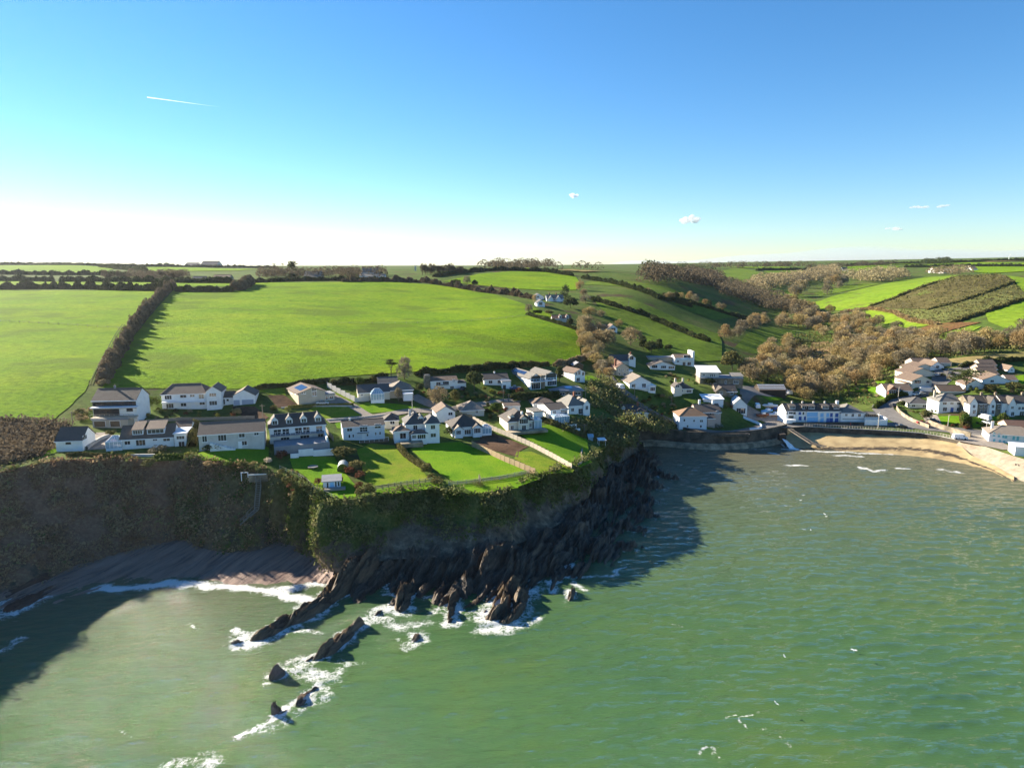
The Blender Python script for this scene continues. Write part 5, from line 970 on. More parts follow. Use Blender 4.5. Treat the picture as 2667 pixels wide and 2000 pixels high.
h = House('stone_cottage', 'beige stone cottage with a tall chimney in front of the dark slate house', 3, 1165, 376, 6, 'tan_wall', 'red_tile'); h.block(1122, 1226, 306, 9, 'gablef', 2.0).wins((1140, 315, 1154, 338), (1172, 318, 1186, 338), (1205, 318, 1219, 338), (1142, 350, 1156, 370), (1182, 352, 1200, 372)).chim(.05, .3, 1.5, .8); h.block(1226, 1256, 336, 4, 'flat', .1, .3, 'white_wall', 'flat_white').win(1230, 342, 1252, 362); h.block(1086, 1122, 330, 6, 'monoB', .8, .5)
h = House('white_bungalow', 'white bungalow with a wide dark gable below the white parapet house', 3, 1480, 326, 4, roof='dark_tile'); h.block(1402, 1606, 292, 9, 'gablef', 2.0, oh=.5).wins((1416, 286, 1460, 312), (1490, 292, 1532, 314), (1552, 296, 1600, 318))
h = House('parapet_house', 'white two-storey house with a tall right parapet on the valley slope', 3, 1682, 288, 2, roof='brown_tile'); h.block(1606, 1752, 226, 8, 'gable', 1.4).wins((1676, 206, 1732, 236), (1668, 262, 1692, 290), (1708, 262, 1736, 290), (1620, 250, 1640, 265), mull=1); h.wallbox('parapet', 1750, 1762, 176, 290, 8.4, -.2, 'white_wall', -1); h.slab('balcony', 1660, 1750, 245, 1.4, -1.4, 'white_frame', .15, 'sky_paint')
h = House('low_garage', 'low beige flat-roofed garages beside the parapet house', 3, 1490, 254, 2, 'tan_wall', 'flat_grey', 'garage'); h.block(1388, 1598, 236, 5, 'flat', .1)
h = House('gabled_house', 'white house with a pinkish-brown gable roof above the van lane', 3, 1335, 494, 10, roof='tan_tile'); h.block(1232, 1406, 428, 10, 'gablef', 2.6, oh=.6).wins((1333, 440, 1366, 472), (1250, 445, 1280, 470)); h.block(1388, 1446, 462, 6, 'flat', .1, -.6, roof='flat_white').win(1402, 470, 1440, 500, mull=2); h.slab('balcony', 1310, 1400, 482, 1.4, -1.4, 'white_frame', .15, 'white_frame')
h = House('chimney_cottage', 'cream cottage with two tall chimneys on the valley slope', 3, 1680, 524, 2, 'cream_wall', 'dark_tile'); h.block(1612, 1752, 482, 8, 'hip', 2.4).wins((1654, 490, 1672, 508), (1700, 490, 1742, 514)).chim(.1, .5, 1.4, .7, 'cream_wall').chim(.55, .5, 1.4, .7, 'cream_wall'); h.block(1600, 1664, 466, 5, 'gablef', 1.5, -1).win(1610, 448, 1642, 472)
h = House('modern_villa', 'modern grey villa with a pale tilted roof over a long stone base', 3, 1985, 462, -4, 'house_stone', 'flat_grey'); h.block(1812, 2166, 398, 10, 'flat', .1).wins((1880, 412, 1898, 438), (1925, 412, 1943, 438), (2015, 412, 2030, 440), (2086, 412, 2130, 440)); h.block(1812, 1966, 346, 9, 'monoB', 1.4, 1.2, 'grey_wall', 'flat_white', oh=.9).wins((1832, 358, 1852, 378), (1895, 360, 1905, 386), (1910, 360, 1920, 386), (1925, 360, 1935, 386)); h.block(2080, 2166, 380, 6, 'monoB', .6, 1.0, 'grey_wall', 'grey_slate')
h = House('stone_house', 'dark stone house with two gables in front of the modern villa', 3, 2030, 542, 2, 'house_stone', 'dark_tile'); h.block(1945, 2116, 502, 8, 'gable', 2.4).win(2060, 508, 2085, 530); h.block(1945, 2030, 502, 4, 'gablef', 1.8, -1.2).win(1975, 505, 1998, 528)
h = House('white_workshop', 'long white flat-roofed workshop above the L-shaped house', 3, 1925, 604, 0, 'flat_white', 'flat_white', 'workshop'); h.block(1842, 2004, 584, 6, 'monoB', .9)
h = House('white_gable_house', 'white gable-fronted house with striped roof beside the boatyard', 3, 2150, 688, -6, roof='flat_grey'); h.block(2082, 2202, 614, 10, 'gablef', 2.8).win(2112, 640, 2184, 688, mull=3); h.solar(.1, .9, .15, .9, 4, 'l', 'flat_white'); h.block(2040, 2082, 640, 5, 'gable', 1, 2, 'brick_red', 'red_tile')
h = House('harbour_house', 'large L-shaped white house with tan and dark roofs standing over the harbour wall', 3, 1760, 812, 2, 'bluewhite_wall', 'orange_tile')
h.block(1642, 1870, 708, 9, 'hip', 2.6).wins((1674, 730, 1690, 752), (1754, 735, 1770, 755), (1810, 735, 1836, 758), (1810, 780, 1826, 802), (1700, 780, 1716, 800)); h.block(1780, 1985, 672, 9, 'gable', 2.4, 7.5, 'pink_wall', 'dark_tile').wins((1890, 680, 1905, 700), (1945, 660, 1965, 690), (1900, 715, 1915, 740)).chim(.25, .5, 1.6, .8, 'white_wall').chim(.8, .5, 1.4, .8, 'white_wall'); h.block(1875, 1935, 722, 4, 'gable', 1, 4, 'pink_wall', 'dark_tile')
h = House('boat_shed', 'brown open boat shed with pale roof stripes above the boatyard', 4, 320, 492, -2, 'dark_timber', 'brown_tile', 'shed'); h.block(226, 424, 448, 8, 'gable', 2.0)
b = h.b
for k in range(3):
    q = MB(); v = .15+.33*k; q.slab([(b['x0']-.2, b['y0']+4*v, b['e']+b['r']*v+.16), (b['x1']+.2, b['y0']+4*v, b['e']+b['r']*v+.16), (b['x1']+.2, b['y0']+4*(v+.1), b['e']+b['r']*(v+.1)+.16), (b['x0']-.2, b['y0']+4*(v+.1), b['e']+b['r']*(v+.1)+.16)], .06); q.build('roof_sheet', 'flat_white', h.root)
# ---- terrace by the beach
TG = 'blue and white terraced houses facing the beach'
def ter(label, xl, xr, xb, d1, wins, wall='white_wall', frame='white_frame', glass='glass'):
    h = House('terraced_house', label, 4, (xl+xr)/2, 702, 2, wall, 'dark_tile', 'house'); h.block(xl, xr-1.0, 606, 8, 'gable', 2.4, oh=.25)
    for w in wins: h.win(*w[:4], frame=w[4] if len(w) > 4 else 'white_frame', glass=w[5] if len(w) > 5 else 'glass')
    for x, ww in d1: h.dormer(x, ww, 1.35, 1.0, 'flat', wall='dark_tile')
    h.chim(.98, .5, .7, .6, 'grey_wall'); return h
ter('leftmost terraced house by the beach, white with dark windows', 426, 500, 463, [(472, 2.6)], [(446, 606, 476, 630), (480, 604, 496, 630, 'dark_frame'), (444, 642, 479, 670, 'dark_frame'), (428, 606, 436, 630, 'dark_frame')]).slab('porch_wall', 426, 500, 672, 2.5, -2.6, 'white_wall', 1.6)
ter('second terraced house by the beach, white with small dark blue shutters', 501, 580, 540, [(560, 2.0)], [(520, 612, 536, 634, 'blue_paint', 'blue_paint'), (548, 612, 562, 636), (520, 648, 540, 674, 'blue_paint', 'blue_paint'), (560, 648, 576, 672, 'blue_paint', 'blue_paint')])
ter('middle terraced house by the beach with pale blue balcony band and garage', 581, 664, 620, [(615, 2.8)], [(584, 616, 660, 646, 'sky_paint', 'sky_paint'), (584, 652, 662, 692, 'sky_paint', 'sky_paint')])
ter('fourth terraced house by the beach with sky-blue shutters', 665, 750, 708, [(720, 2.8)], [(683, 622, 706, 650, 'sky_paint', 'sky_paint'), (728, 622, 748, 650, 'sky_paint', 'sky_paint'), (683, 658, 706, 688, 'sky_paint', 'sky_paint'), (728, 658, 748, 694, 'sky_paint', 'blue_paint')])
ter('rightmost terraced house by the beach with dark blue shutters', 751, 836, 795, [(801, 2.6)], [(757, 622, 774, 650, 'blue_paint', 'blue_paint'), (795, 624, 816, 650, 'blue_paint', 'blue_paint'), (750, 658, 775, 694, 'blue_paint', 'blue_paint'), (792, 660, 816, 690, 'blue_paint', 'blue_paint')])
h = House('white_inn', 'white building with grey slate hipped roof at the right end of the beach terrace', 4, 925, 704, 0, roof='grey_slate', cat='building'); h.block(838, 1016, 622, 11, 'hip', 2.8).wins((869, 620, 886, 646), (917, 625, 934, 651), (966, 625, 986, 651)).chim(.02, .4, 1.4, 1.0, 'white_wall', 2); h.slab('string_course', 850, 1010, 664, .15, -.15, 'flat_grey', .25)
h = House('low_annex', 'low white annex with curved yard wall beside the slate-roofed building', 4, 1080, 706, -2, roof='grey_slate', cat='building'); h.block(1016, 1118, 650, 7, 'gable', 1.4).win(1022, 630, 1114, 656, mull=5, frame='tan_wall'); h.wallbox('yard_wall', 1018, 1184, 672, 716, .4, -2.4, 'white_wall', -1); h.wallbox('yard_wall', 1178, 1184, 660, 716, 8, -1.9, 'white_wall', -1)
# ---- right-hand village
h = House('white_villa', 'white five-windowed villa with grey hipped roof above the right lawns', 4, 1672, 614, -2, 'bluewhite_wall', 'grey_slate'); h.block(1576, 1770, 536, 9, 'hip', 2.9).wins((1604, 534, 1631, 560), (1659, 534, 1683, 560), (1711, 534, 1731, 560), (1603, 578, 1632, 609), (1708, 580, 1732, 609), mull=1).door(1660, 580, 1680, 614, 'blue_paint').chim(.03, .5, 1, .8, 'tan_wall')
def gter(label, xl, xr, xg0, xg1, wall, gw, wins, gwins):
    h = House('gabled_terrace', label, 4, (xl+xr)/2, 640, -3, wall, 'dark_tile', 'house'); h.block(xl, xr-1, 548, 9, 'gable', 2.6, oh=.3).wins(*wins).chim(.95, .5, 1, .9, 'house_stone', 2); h.block(xg0, xg1, 548, 4, 'gablef', 2.4, -1.1, gw, oh=.3).wins(*gwins)
gter('left stone terrace house with a pointed white gable in the right village', 1796, 1945, 1808, 1866, 'house_stone', 'white_wall', [(1882, 560, 1900, 582), (1914, 560, 1930, 582), (1884, 595, 1900, 622), (1914, 595, 1932, 622)], [(1828, 560, 1846, 585), (1828, 598, 1848, 628)])
gter('middle stone and white terrace house with a pointed gable in the right village', 1946, 2050, 1958, 2002, 'house_stone', 'white_wall', [(2018, 565, 2034, 590)], [(1970, 560, 1988, 585), (1970, 600, 1988, 630)])
gter('right white terrace house with a pointed gable at the picture edge', 2051, 2260, 2104, 2152, 'white_wall', 'white_wall', [(2070, 600, 2090, 630), (2170, 575, 2186, 598), (2195, 575, 2212, 598), (2180, 610, 2210, 645)], [(2116, 570, 2134, 592), (2116, 612, 2136, 645)])
h = House('grey_bungalow', 'grey hipped bungalow behind the low wall at the road bend', 4, 1435, 584, -6, 'grey_wall', 'slate'); h.block(1352, 1522, 552, 10, 'hip', 2.3).wins((1370, 558, 1395, 578), (1450, 560, 1480, 580))
h = House('glass_gable_bungalow', 'brown-roofed bungalow with a glazed gable beside the hedged road', 4, 1280, 492, -4, 'white_wall', 'brown_tile'); h.block(1176, 1376, 452, 10, 'gable', 2.4); h.block(1196, 1264, 452, 4, 'gablef', 2.2, -1.2, 'brick_red').win(1204, 448, 1258, 488, mull=3)
h = House('white_garage', 'small white flat garage on the estate road', 4, 1478, 462, -8, roof='flat_white', cat='garage'); h.block(1436, 1524, 440, 5, 'flat', .1).door(1445, 446, 1470, 462, 'flat_white', 'garage_door')
EST = 'brown-roofed estate houses'
def est(label, bx, by, xl, xr, ye, kind, rise, d, yaw, wall, wins=(), ch=None, extra=None, roof='brown_tile', Z=4):
    h = House('estate_house', label, Z, bx, by, yaw, wall, roof); h.block(xl, xr, ye, d, kind, rise, oh=.4)
    for w in wins: h.win(*w)
    if ch: h.chim(*ch)
    if extra: h.block(*extra)
    return h
est('cream gable-end house nearest the road in the estate', 1448, 430, 1372, 1522, 378, 'gablef', 2.4, 12, 8, 'cream_wall', [(1390, 374, 1436, 402), (1478, 378, 1502, 398)], None, (1324, 1372, 398, 6, 'flat', .1, 1))
est('estate house second from the road with a brown roof and stepped wings', 1440, 352, 1352, 1545, 322, 'gablef', 2.4, 11, 6, 'cream_wall', [(1375, 318, 1395, 335)])
est('estate house third from the road, cream below a brown gable', 1450, 312, 1372, 1560, 286, 'gablef', 2.2, 10, 4, 'cream_wall', [(1400, 285, 1425, 300)])
est('long brown-roofed estate house at the top left of the estate', 1450, 272, 1390, 1530, 252, 'gable', 2.2, 9, 0, 'cream_wall', [(1410, 258, 1425, 268)])
est('white gable-end estate house under the wood edge', 1560, 296, 1510, 1612, 270, 'gablef', 2.4, 10, 6, 'white_wall', [(1550, 265, 1575, 285)])
est('farthest brown-roofed estate house by the tan field', 1620, 270, 1575, 1665, 252, 'gable', 2.2, 9, -4, 'cream_wall', [(1595, 256, 1610, 266)])
est('brown-roofed bungalow hidden behind the white villa', 1672, 486, 1584, 1762, 462, 'gable', 2.2, 9, -3, 'tan_wall', [(1610, 468, 1640, 482)])
est('white gable house behind the dark cedar', 1850, 446, 1775, 1922, 412, 'gablef', 2.6, 11, -12, 'white_wall', [(1800, 412, 1820, 430)])
est('long white gable house right of the dark cedar', 2000, 402, 1900, 2110, 374, 'gablef', 2.6, 12, -10, 'white_wall', [(1960, 372, 1985, 392)])
est('red-brown stepped roof at the front of the right hilltop row', 1950, 352, 1882, 2020, 334, 'gable', 2.4, 9, -3, 'tan_wall', [(1900, 338, 1920, 348)])
est('red-brown stepped roof in the middle of the right hilltop row', 1945, 318, 1882, 2010, 300, 'gable', 2.2, 8, -3, 'tan_wall')
est('red-brown stepped roof at the back of the right hilltop row', 1950, 285, 1888, 2005, 268, 'gable', 2.2, 8, -3, 'tan_wall')
est('tiny white gabled house at the right hill edge', 2120, 318, 2098, 2142, 296, 'gablef', 1.6, 7, 0, 'white_wall', [(2112, 294, 2126, 306)])
est('brown-roofed bungalow below the tiny white gabled house', 2140, 400, 2090, 2165, 378, 'gable', 1.8, 8, -5, 'white_wall')
h = House('seafront_hotel', 'long white seafront building with blue-green shutters at the right edge', 4, 2055, 846, -22, 'white_wall', 'tan_tile', 'building'); h.block(1950, 2330, 790, 10, 'hip', 2.6).chim(.12, .5, 1, .8, 'white_wall')
for x in (1988, 2024, 2058, 2078, 2135, 2165): h.win(x-7, 768+(x-1988)*.17, x+7, 796+(x-1988)*.17, frame='teal_paint', glass='teal_paint')
for x in (1988, 2030, 2062): h.win(x-7, 815+(x-1988)*.17, x+7, 840+(x-1988)*.17, frame='teal_paint', glass='teal_paint')
h = House('white_boathouse', 'white flat-topped building in the bottom right corner of the seafront', 4, 2200, 946, -20, 'white_wall', 'flat_white', 'building'); h.block(2148, 2300, 885, 7, 'flat', .1)
h = House('brown_roof_house', 'brown-roofed house behind the long seafront building', 4, 2190, 765, -10, 'tan_wall', 'red_tile'); h.block(2100, 2330, 735, 9, 'gable', 2.0)
# ---- houses up the hill
h = House('hill_house', 'small pale house among trees at the top of the wooded strip, upper one', 6, 1236, 296, 10, 'bluewhite_wall', 'slate'); h.block(1206, 1268, 276, 8, 'gablef', 2).win(1225, 272, 1240, 285)
h = House('hill_house', 'small pale house among trees at the top of the wooded strip, lower one', 6, 1248, 342, 10, 'bluewhite_wall', 'slate'); h.block(1226, 1276, 316, 8, 'gablef', 2).win(1238, 312, 1260, 332)
h = House('hill_house', 'long pale house with several gables and chimneys beside the dark conifer', 6, 1340, 308, 6, 'bluewhite_wall', 'grey_slate'); h.block(1288, 1396, 290, 8, 'gable', 2.6).wins((1300, 292, 1312, 302), (1330, 292, 1342, 302), (1360, 292, 1372, 302)).chim(.2, .5, 1.2).chim(.6, .5, 1.2); h.block(1300, 1330, 290, 3, 'gablef', 2, -1); h.block(1350, 1380, 290, 3, 'gablef', 2, -1)
h = House('hill_cottage', 'low pinkish-roofed cottage with two white dormers on the hill', 6, 1385, 437, 4, 'grey_wall', 'red_tile'); h.block(1324, 1446, 420, 7, 'gable', 2.0).wins((1340, 424, 1352, 434), (1420, 424, 1432, 434)).dormer(1375, 1.8, 1.4, .5, 'gable', wall='white_wall').dormer(1420, 1.8, 1.4, .5, 'gable', wall='white_wall')
h = House('hill_cottage', 'white gabled cottage beside the round brown trees', 6, 1706, 502, 6, roof='brown_tile'); h.block(1682, 1740, 478, 8, 'gablef', 2.2).win(1695, 476, 1728, 496, mull=2); h.block(1615, 1682, 480, 7, 'gable', 2.2, 1, 'tan_wall').chim(.3, .5, 1)
h = House('farmhouse', 'white farmhouse with two end chimneys on the skyline', 6, 165, 168, 4, 'bluewhite_wall', 'grey_slate', 'farmhouse'); h.block(88, 252, 146, 9, 'gable', 1.8).wins((110, 148, 122, 160), (150, 148, 162, 160), (200, 148, 212, 160)); h.block(104, 204, 124, 9, 'gable', 4.0, 10, 'grey_wall').chim(.04, .5, 1.6, 1.2).chim(.96, .5, 1.6, 1.2)
def barn(label, Z, bx, by, xl, xr, ye, rise, wall, roof, d=10, yaw=0): House('barn', label, Z, bx, by, yaw, wall, roof, 'barn').block(xl, xr, ye, d, 'gable', rise)
barn('grey-roofed barn left of the white farmhouse', 5, 1792, 150, 1748, 1842, 138, 5, 'grey_wall', 'tan_tile', 14)
barn('dark farm shed with small white door behind the hedgerow', 5, 1145, 172, 1100, 1176, 158, 3.5, 'dark_timber', 'slate', 10); barn('rusty-roofed shed among trees behind the far hedgerow', 5, 1270, 156, 1225, 1320, 144, 3, 'tan_wall', 'orange_tile', 10)
barn('large dark roof on the left skyline', 5, 1195, 82, 1150, 1245, 74, 9, 'grey_wall', 'slate', 30); barn('pale roof on the left skyline left of the largest one', 5, 1095, 80, 1060, 1130, 73, 6, 'grey_wall', 'slate', 25)
barn('white farm building, left of three on the far right hill', 7, 1706, 207, 1682, 1728, 194, 5, 'white_wall', 'grey_slate', 20); barn('long white farm building, middle of three on the far right hill', 7, 1762, 210, 1732, 1796, 198, 4, 'white_wall', 'flat_white', 20); barn('white farm building, right of three on the far right hill', 7, 1918, 194, 1900, 1936, 184, 5, 'white_wall', 'brown_tile', 20); barn('tiny white house far up the valley', 7, 1148, 198, 1134, 1164, 189, 5, 'white_wall', 'slate', 14)
q = G(6, 447, 112); ct = empty('church_tower', q); tag(ct, 'grey church tower just showing on the skyline trees', 'tower'); k = mpp(q)*ZV[6][2]
B = MB(); B.box(-5*k, 5*k, 0, 10*k, -5, 30*k); B.build('tower', 'grey_wall', ct); B = MB()
for x in (-4.2, 4.2):
    for y in (.8, 9.2): B.box((x-1)*k, (x+1)*k, (y-1)*k, (y+1)*k, 30*k, 36*k)
B.build('pinnacles', 'grey_wall', ct)
# ================================================================== VEGETATION
def leafmat(name, cols, scale=.5, trans=.22, rand=.18):
    m = mat(name, cols, scale, .95, rand=rand, spec=.08, coord='World'); nt = m.node_tree; n, l = nt.nodes, nt.links; b = n['Principled BSDF']
    src = b.inputs['Base Color'].links[0].from_socket; t = n.new('ShaderNodeBsdfTranslucent'); l.new(src, t.inputs['Color'])
    mx = n.new('ShaderNodeMixShader'); mx.inputs[0].default_value = trans; l.new(b.outputs[0], mx.inputs[1]); l.new(t.outputs[0], mx.inputs[2]); l.new(mx.outputs[0], n['Material Output'].inputs['Surface'])
leafmat('twig_brown', [(.22, .17, .085), (.30, .24, .13), (.39, .32, .185)], .25)
leafmat('twig_russet', [(.25, .18, .075), (.34, .25, .11), (.42, .32, .15)], .25)
leafmat('twig_grey', [(.15, .125, .08), (.22, .185, .12), (.29, .25, .17)], .25)
leafmat('hedge_brown', [(.085, .066, .042), (.135, .105, .065), (.185, .15, .095)], .25)
leafmat('leaf_dark', [(.035, .048, .018), (.06, .075, .026), (.09, .095, .036)], .4)
leafmat('leaf_green', [(.045, .075, .015), (.075, .11, .022), (.12, .145, .035)], .5)
leafmat('leaf_olive', [(.085, .085, .028), (.13, .12, .042), (.18, .155, .06)], .5)
leafmat('leaf_yellow', [(.16, .17, .03), (.22, .22, .045), (.28, .26, .07)], .5)
leafmat('leaf_red', [(.12, .045, .025), (.18, .075, .04), (.16, .10, .05)], .5)
leafmat('plume', [(.5, .42, .3), (.6, .52, .4)], .5)
leafmat('scrub_mix', [(.085, .105, .03), (.14, .155, .048), (.21, .19, .08), (.16, .13, .065)], .22)
leafmat('scrub_brown', [(.19, .10, .06), (.28, .16, .095), (.34, .23, .13), (.20, .18, .07)], .2)
mat('bark', [(.07, .052, .04), (.12, .09, .07)], 1.5, .95)
def quads(C, size, aspect, nrm=None, rs=None, flat=0.0):
    """random leaf quads at the centres C"""
    rs = rs or rng; n = len(C); a = rs.normal(size=(n, 3)); 
    if nrm is not None: a = a*(.9)+nrm*flat
    a /= np.linalg.norm(a, axis=1)[:, None]+1e-9
    b = rs.normal(size=(n, 3)); b -= a*(a*b).sum(1)[:, None]; b /= np.linalg.norm(b, axis=1)[:, None]+1e-9; c = np.cross(a, b)
    s = (np.asarray(size)*rs.uniform(.6, 1.4, n))[:, None]; b = b*s; c = c*s*aspect
    V = np.stack([C-b-c, C+b-c*.6, C+b*.8+c, C-b*.7+c*.8], 1).reshape(-1, 3)
    return V, np.arange(4*n).reshape(n, 4)
def mesh_of(name, V, F, m):
    me = bpy.data.meshes.new(name); _fast(me, V, F); me.materials.append(MATS[m]); return me
def lobes(rs, n, flatness=1.0, spread=.62, rr=(.32, .5), low=-.25):
    L = []
    for k in range(n):
        t = rs.uniform(0, 2*math.pi); u = rs.uniform(low, 1); r = math.sqrt(max(0, 1-u*u))*spread*rs.uniform(.7, 1.1)
        L.append((r*math.cos(t), r*math.sin(t), u*spread*flatness, rs.uniform(*rr)))
    return L
def crown_mesh(kind, seed):
    """unit crown: radius about 1, centre at 0"""
    rs = np.random.default_rng(seed); Vs = []; n0 = 0
    if kind == 'bare':          # a dome of fine twigs sprouting from limbs
        L = lobes(rs, 14, .85, .6, (.36, .5), -.75); per = 120
        for (x, y, z, r) in L:
            d = rs.normal(size=(per, 3)); d /= np.linalg.norm(d, axis=1)[:, None]; d[:, 2] = np.where(rs.random(per) < .5, np.abs(d[:, 2]), d[:, 2]); rad = r*rs.uniform(.55, 1.05, per)**.7
            Vs.append((np.array([x, y, z])+d*rad[:, None], d))
        C = np.vstack([v[0] for v in Vs]); D = np.vstack([v[1] for v in Vs]); n = len(C)
        D = D+rs.normal(size=(n, 3))*.35; D /= np.linalg.norm(D, axis=1)[:, None]; side = np.cross(D, rs.normal(size=(n, 3))); side /= np.linalg.norm(side, axis=1)[:, None]+1e-9
        Ln = rs.uniform(.07, .17, n)[:, None]; w = rs.uniform(.016, .04, n)[:, None]
        V = np.stack([C-side*w, C+side*w, C+D*Ln+side*w*.4, C+D*Ln-side*w*.4], 1).reshape(-1, 3); return V, np.arange(4*n).reshape(n, 4)
    if kind == 'pine':          # flat plates of needles
        C = []
        for k in range(9):
            t = rs.uniform(0, 6.28); r = rs.uniform(.15, .75); z = rs.uniform(-.55, .8); q = rs.normal(size=(95, 3))*np.array([.26, .26, .07])+np.array([r*math.cos(t), r*math.sin(t), z]); C.append(q)
        C = np.vstack(C); return quads(C, .07, .5, np.array([[0, 0, 1.]]), rs, .8)
    if kind == 'cypress':
        C = []; 
        for k in range(26):
            z = rs.uniform(-1, 1); R_ = .62*(1-(z+1)/2.15)+.06; t = rs.uniform(0, 6.28); q = rs.normal(size=(30, 3))*np.array([.14, .14, .12])+np.array([R_*math.cos(t), R_*math.sin(t), z]); C.append(q)
        return quads(np.vstack(C), .075, .6, None, rs)
    L = lobes(rs, 9 if kind == 'bush' else 14, .8, .58, (.34, .52)); C = []; N = []
    per = 58 if kind == 'bush' else 75
    for (x, y, z, r) in L:
        d = rs.normal(size=(per, 3)); d /= np.linalg.norm(d, axis=1)[:, None]; C.append(np.array([x, y, z])+d*(r*rs.uniform(.75, 1.05, per))[:, None]); N.append(d)
    return quads(np.vstack(C), .085, .75, np.vstack(N), rs, 1.2)
CROWN = {}
def crown(kind, m, seed):
    k = (kind, m, seed)
    if k not in CROWN:
        V, F = crown_mesh(kind, 100+seed); CROWN[k] = mesh_of('crown', V, F, m)
    return CROWN[k]
TRUNKS = []
for k in range(3):
    B = MB(); r_ = random.Random(k); B.bar((0, 0, -.4), (.03, 0, 1.0), .075, r2=.05, n=6)
    for j in range(6):
        t = j*1.05+r_.uniform(-.3, .3); z = r_.uniform(.5, .95); B.bar((.02, 0, z), (.62*math.cos(t), .62*math.sin(t), z+r_.uniform(.35, .75)), .035, r2=.012, n=4)
    me = B.mesh('trunk'); me.materials.append(MATS['bark']); TRUNKS.append(me)
rv = random.Random(11)
def tree_at(p, w, h, kind, m, name, label, cat='tree', group=None, trunk=True, tall=None):
    """p ground point, w crown width, h total height (metres)"""
    root = empty(name, p, rv.uniform(0, 6.28)); tag(root, label, cat, group)
    c = bpy.data.objects.new('crown', crown(kind, m, rv.randrange(4))); COL.objects.link(c); c.parent = root
    cb = h*(.04 if kind == 'bare' else .08 if kind == 'round' else .45 if kind == 'pine' else .03)
    c.scale = (w/2/.95, w/2/.95*rv.uniform(.88, 1.1), (h-cb)/2/.9); c.location = (0, 0, cb+(h-cb)*.48)
    if trunk:
        t = bpy.data.objects.new('trunk', TRUNKS[rv.randrange(3)]); COL.objects.link(t); t.parent = root; hh = cb+(h-cb)*.45; t.scale = (h*.34, h*.34, hh/1.0*.75)
    return root
def shrub_at(p, w, h, m, label, name='shrub', cat='shrub', group=None, kind='bush'):
    o = bpy.data.objects.new(name, crown(kind, m, rv.randrange(4))); COL.objects.link(o); o.location = (p[0], p[1], p[2]+h*.38); o.rotation_euler.z = rv.uniform(0, 6.28)
    o.scale = (w/2/.95, w/2/.95*rv.uniform(.85, 1.15), h/2/.9*1.1); return tag(o, label, cat, group)
def T(Z, x, y, wz, hz, kind, m, label, name='bare_tree', group=None, **k):
    """tree from its base pixel, crown width and height in zoom pixels"""
    p = G(Z, x, y); s = mpp(p)*ZV[Z][2]; return tree_at(p, wz*s, hz*s*1.03, kind, m, name, label, group=group, **k)
def Sh(Z, x, y, wz, hz, m, label, name='shrub', group=None, kind='bush'):
    p = G(Z, x, y); s = mpp(p)*ZV[Z][2]; return shrub_at(p, wz*s, hz*s*1.05, m, label, name, group=group, kind=kind)
def in_area(poly, n, mind, tries=30):
    P = np.array([[q[0], q[1]] for q in poly]); x0, y0 = P.min(0); x1, y1 = P.max(0); got = np.zeros((0, 2))
    for _ in range(12):
        c = np.column_stack([rng.uniform(x0, x1, n*3), rng.uniform(y0, y1, n*3)]); got = np.vstack([got, c[inpoly(c[:, 0], c[:, 1], P)]])
        if len(got) > n*(4 if mind else 1): break
    if not mind: return [tuple(q) for q in got[:n]]
    out = np.zeros((0, 2))
    for q in got:
        if len(out) >= n: break
        if len(out) == 0 or ((out-q)**2).sum(1).min() > mind*mind: out = np.vstack([out, q])
    return [tuple(q) for q in out]
def hedge(label, Z, pts, w, h, m, dens=16, leaf=.32, name='hedge', group=None, lump=.35, cat='hedge'):
    P = np.array([list(G(Z, x, y)) for x, y in pts]); P = resample(P, .9); n = len(P); P[:, 2] = zt(P[:, 0], P[:, 1])
    t = np.gradient(P[:, :2], axis=0); t /= np.linalg.norm(t, axis=1)[:, None]+1e-9; o = np.column_stack([-t[:, 1], t[:, 0]]); s = np.arange(n)*.9
    hv = h*(1+lump*fbm(np.column_stack([s/4, s*0+w, s*0]), 3)*1.6+lump*.5*vnoise(np.column_stack([s/1.7, s*0, s*0]))); wv = w*(1+lump*fbm(np.column_stack([s/5, s*0+31, s*0]), 2))
    og = P[n//2].copy(); ring = []
    prof = [(-.5, -.3), (-.5, .45), (-.3, .82), (0, .93), (.3, .82), (.5, .45), (.5, -.3)]
    for a, z in prof: ring.append(np.column_stack([P[:, :2]+o*(wv*a*.92)[:, None], P[:, 2]+np.where(z > 0, hv*z*.9, -.4)])-og)
    V = np.stack(ring, 1).reshape(-1, 3); k = len(prof); idx = np.arange(n*k).reshape(n, k)
    F = np.column_stack([idx[:-1, :-1].ravel(), idx[1:, :-1].ravel(), idx[1:, 1:].ravel(), idx[:-1, 1:].ravel()])
    N = int(n*.9*(w+2*h)*dens/ (1 if w > 1.5 else .6)); N = min(N, 16000)
    i = rng.integers(0, n, N); th = rng.uniform(0, math.pi, N); th[:int(N*.0)] = 0
    C = np.column_stack([P[i, :2]+o[i]*(np.cos(th)*wv[i]*.52)[:, None]+t[i]*rng.uniform(-.5, .5, N)[:, None], P[i, 2]+hv[i]*(.12+.86*np.sin(th))*rng.uniform(.75, 1.08, N)])-og
    V2, F2 = quads(C, leaf, .7); me = bpy.data.meshes.new(name); _fast(me, np.vstack([V, V2]), np.vstack([F, F2+len(V)])); me.materials.append(MATS[m])
    ob = bpy.data.objects.new(name, me); COL.objects.link(ob); ob.location = og; return tag(ob, label, cat, group)
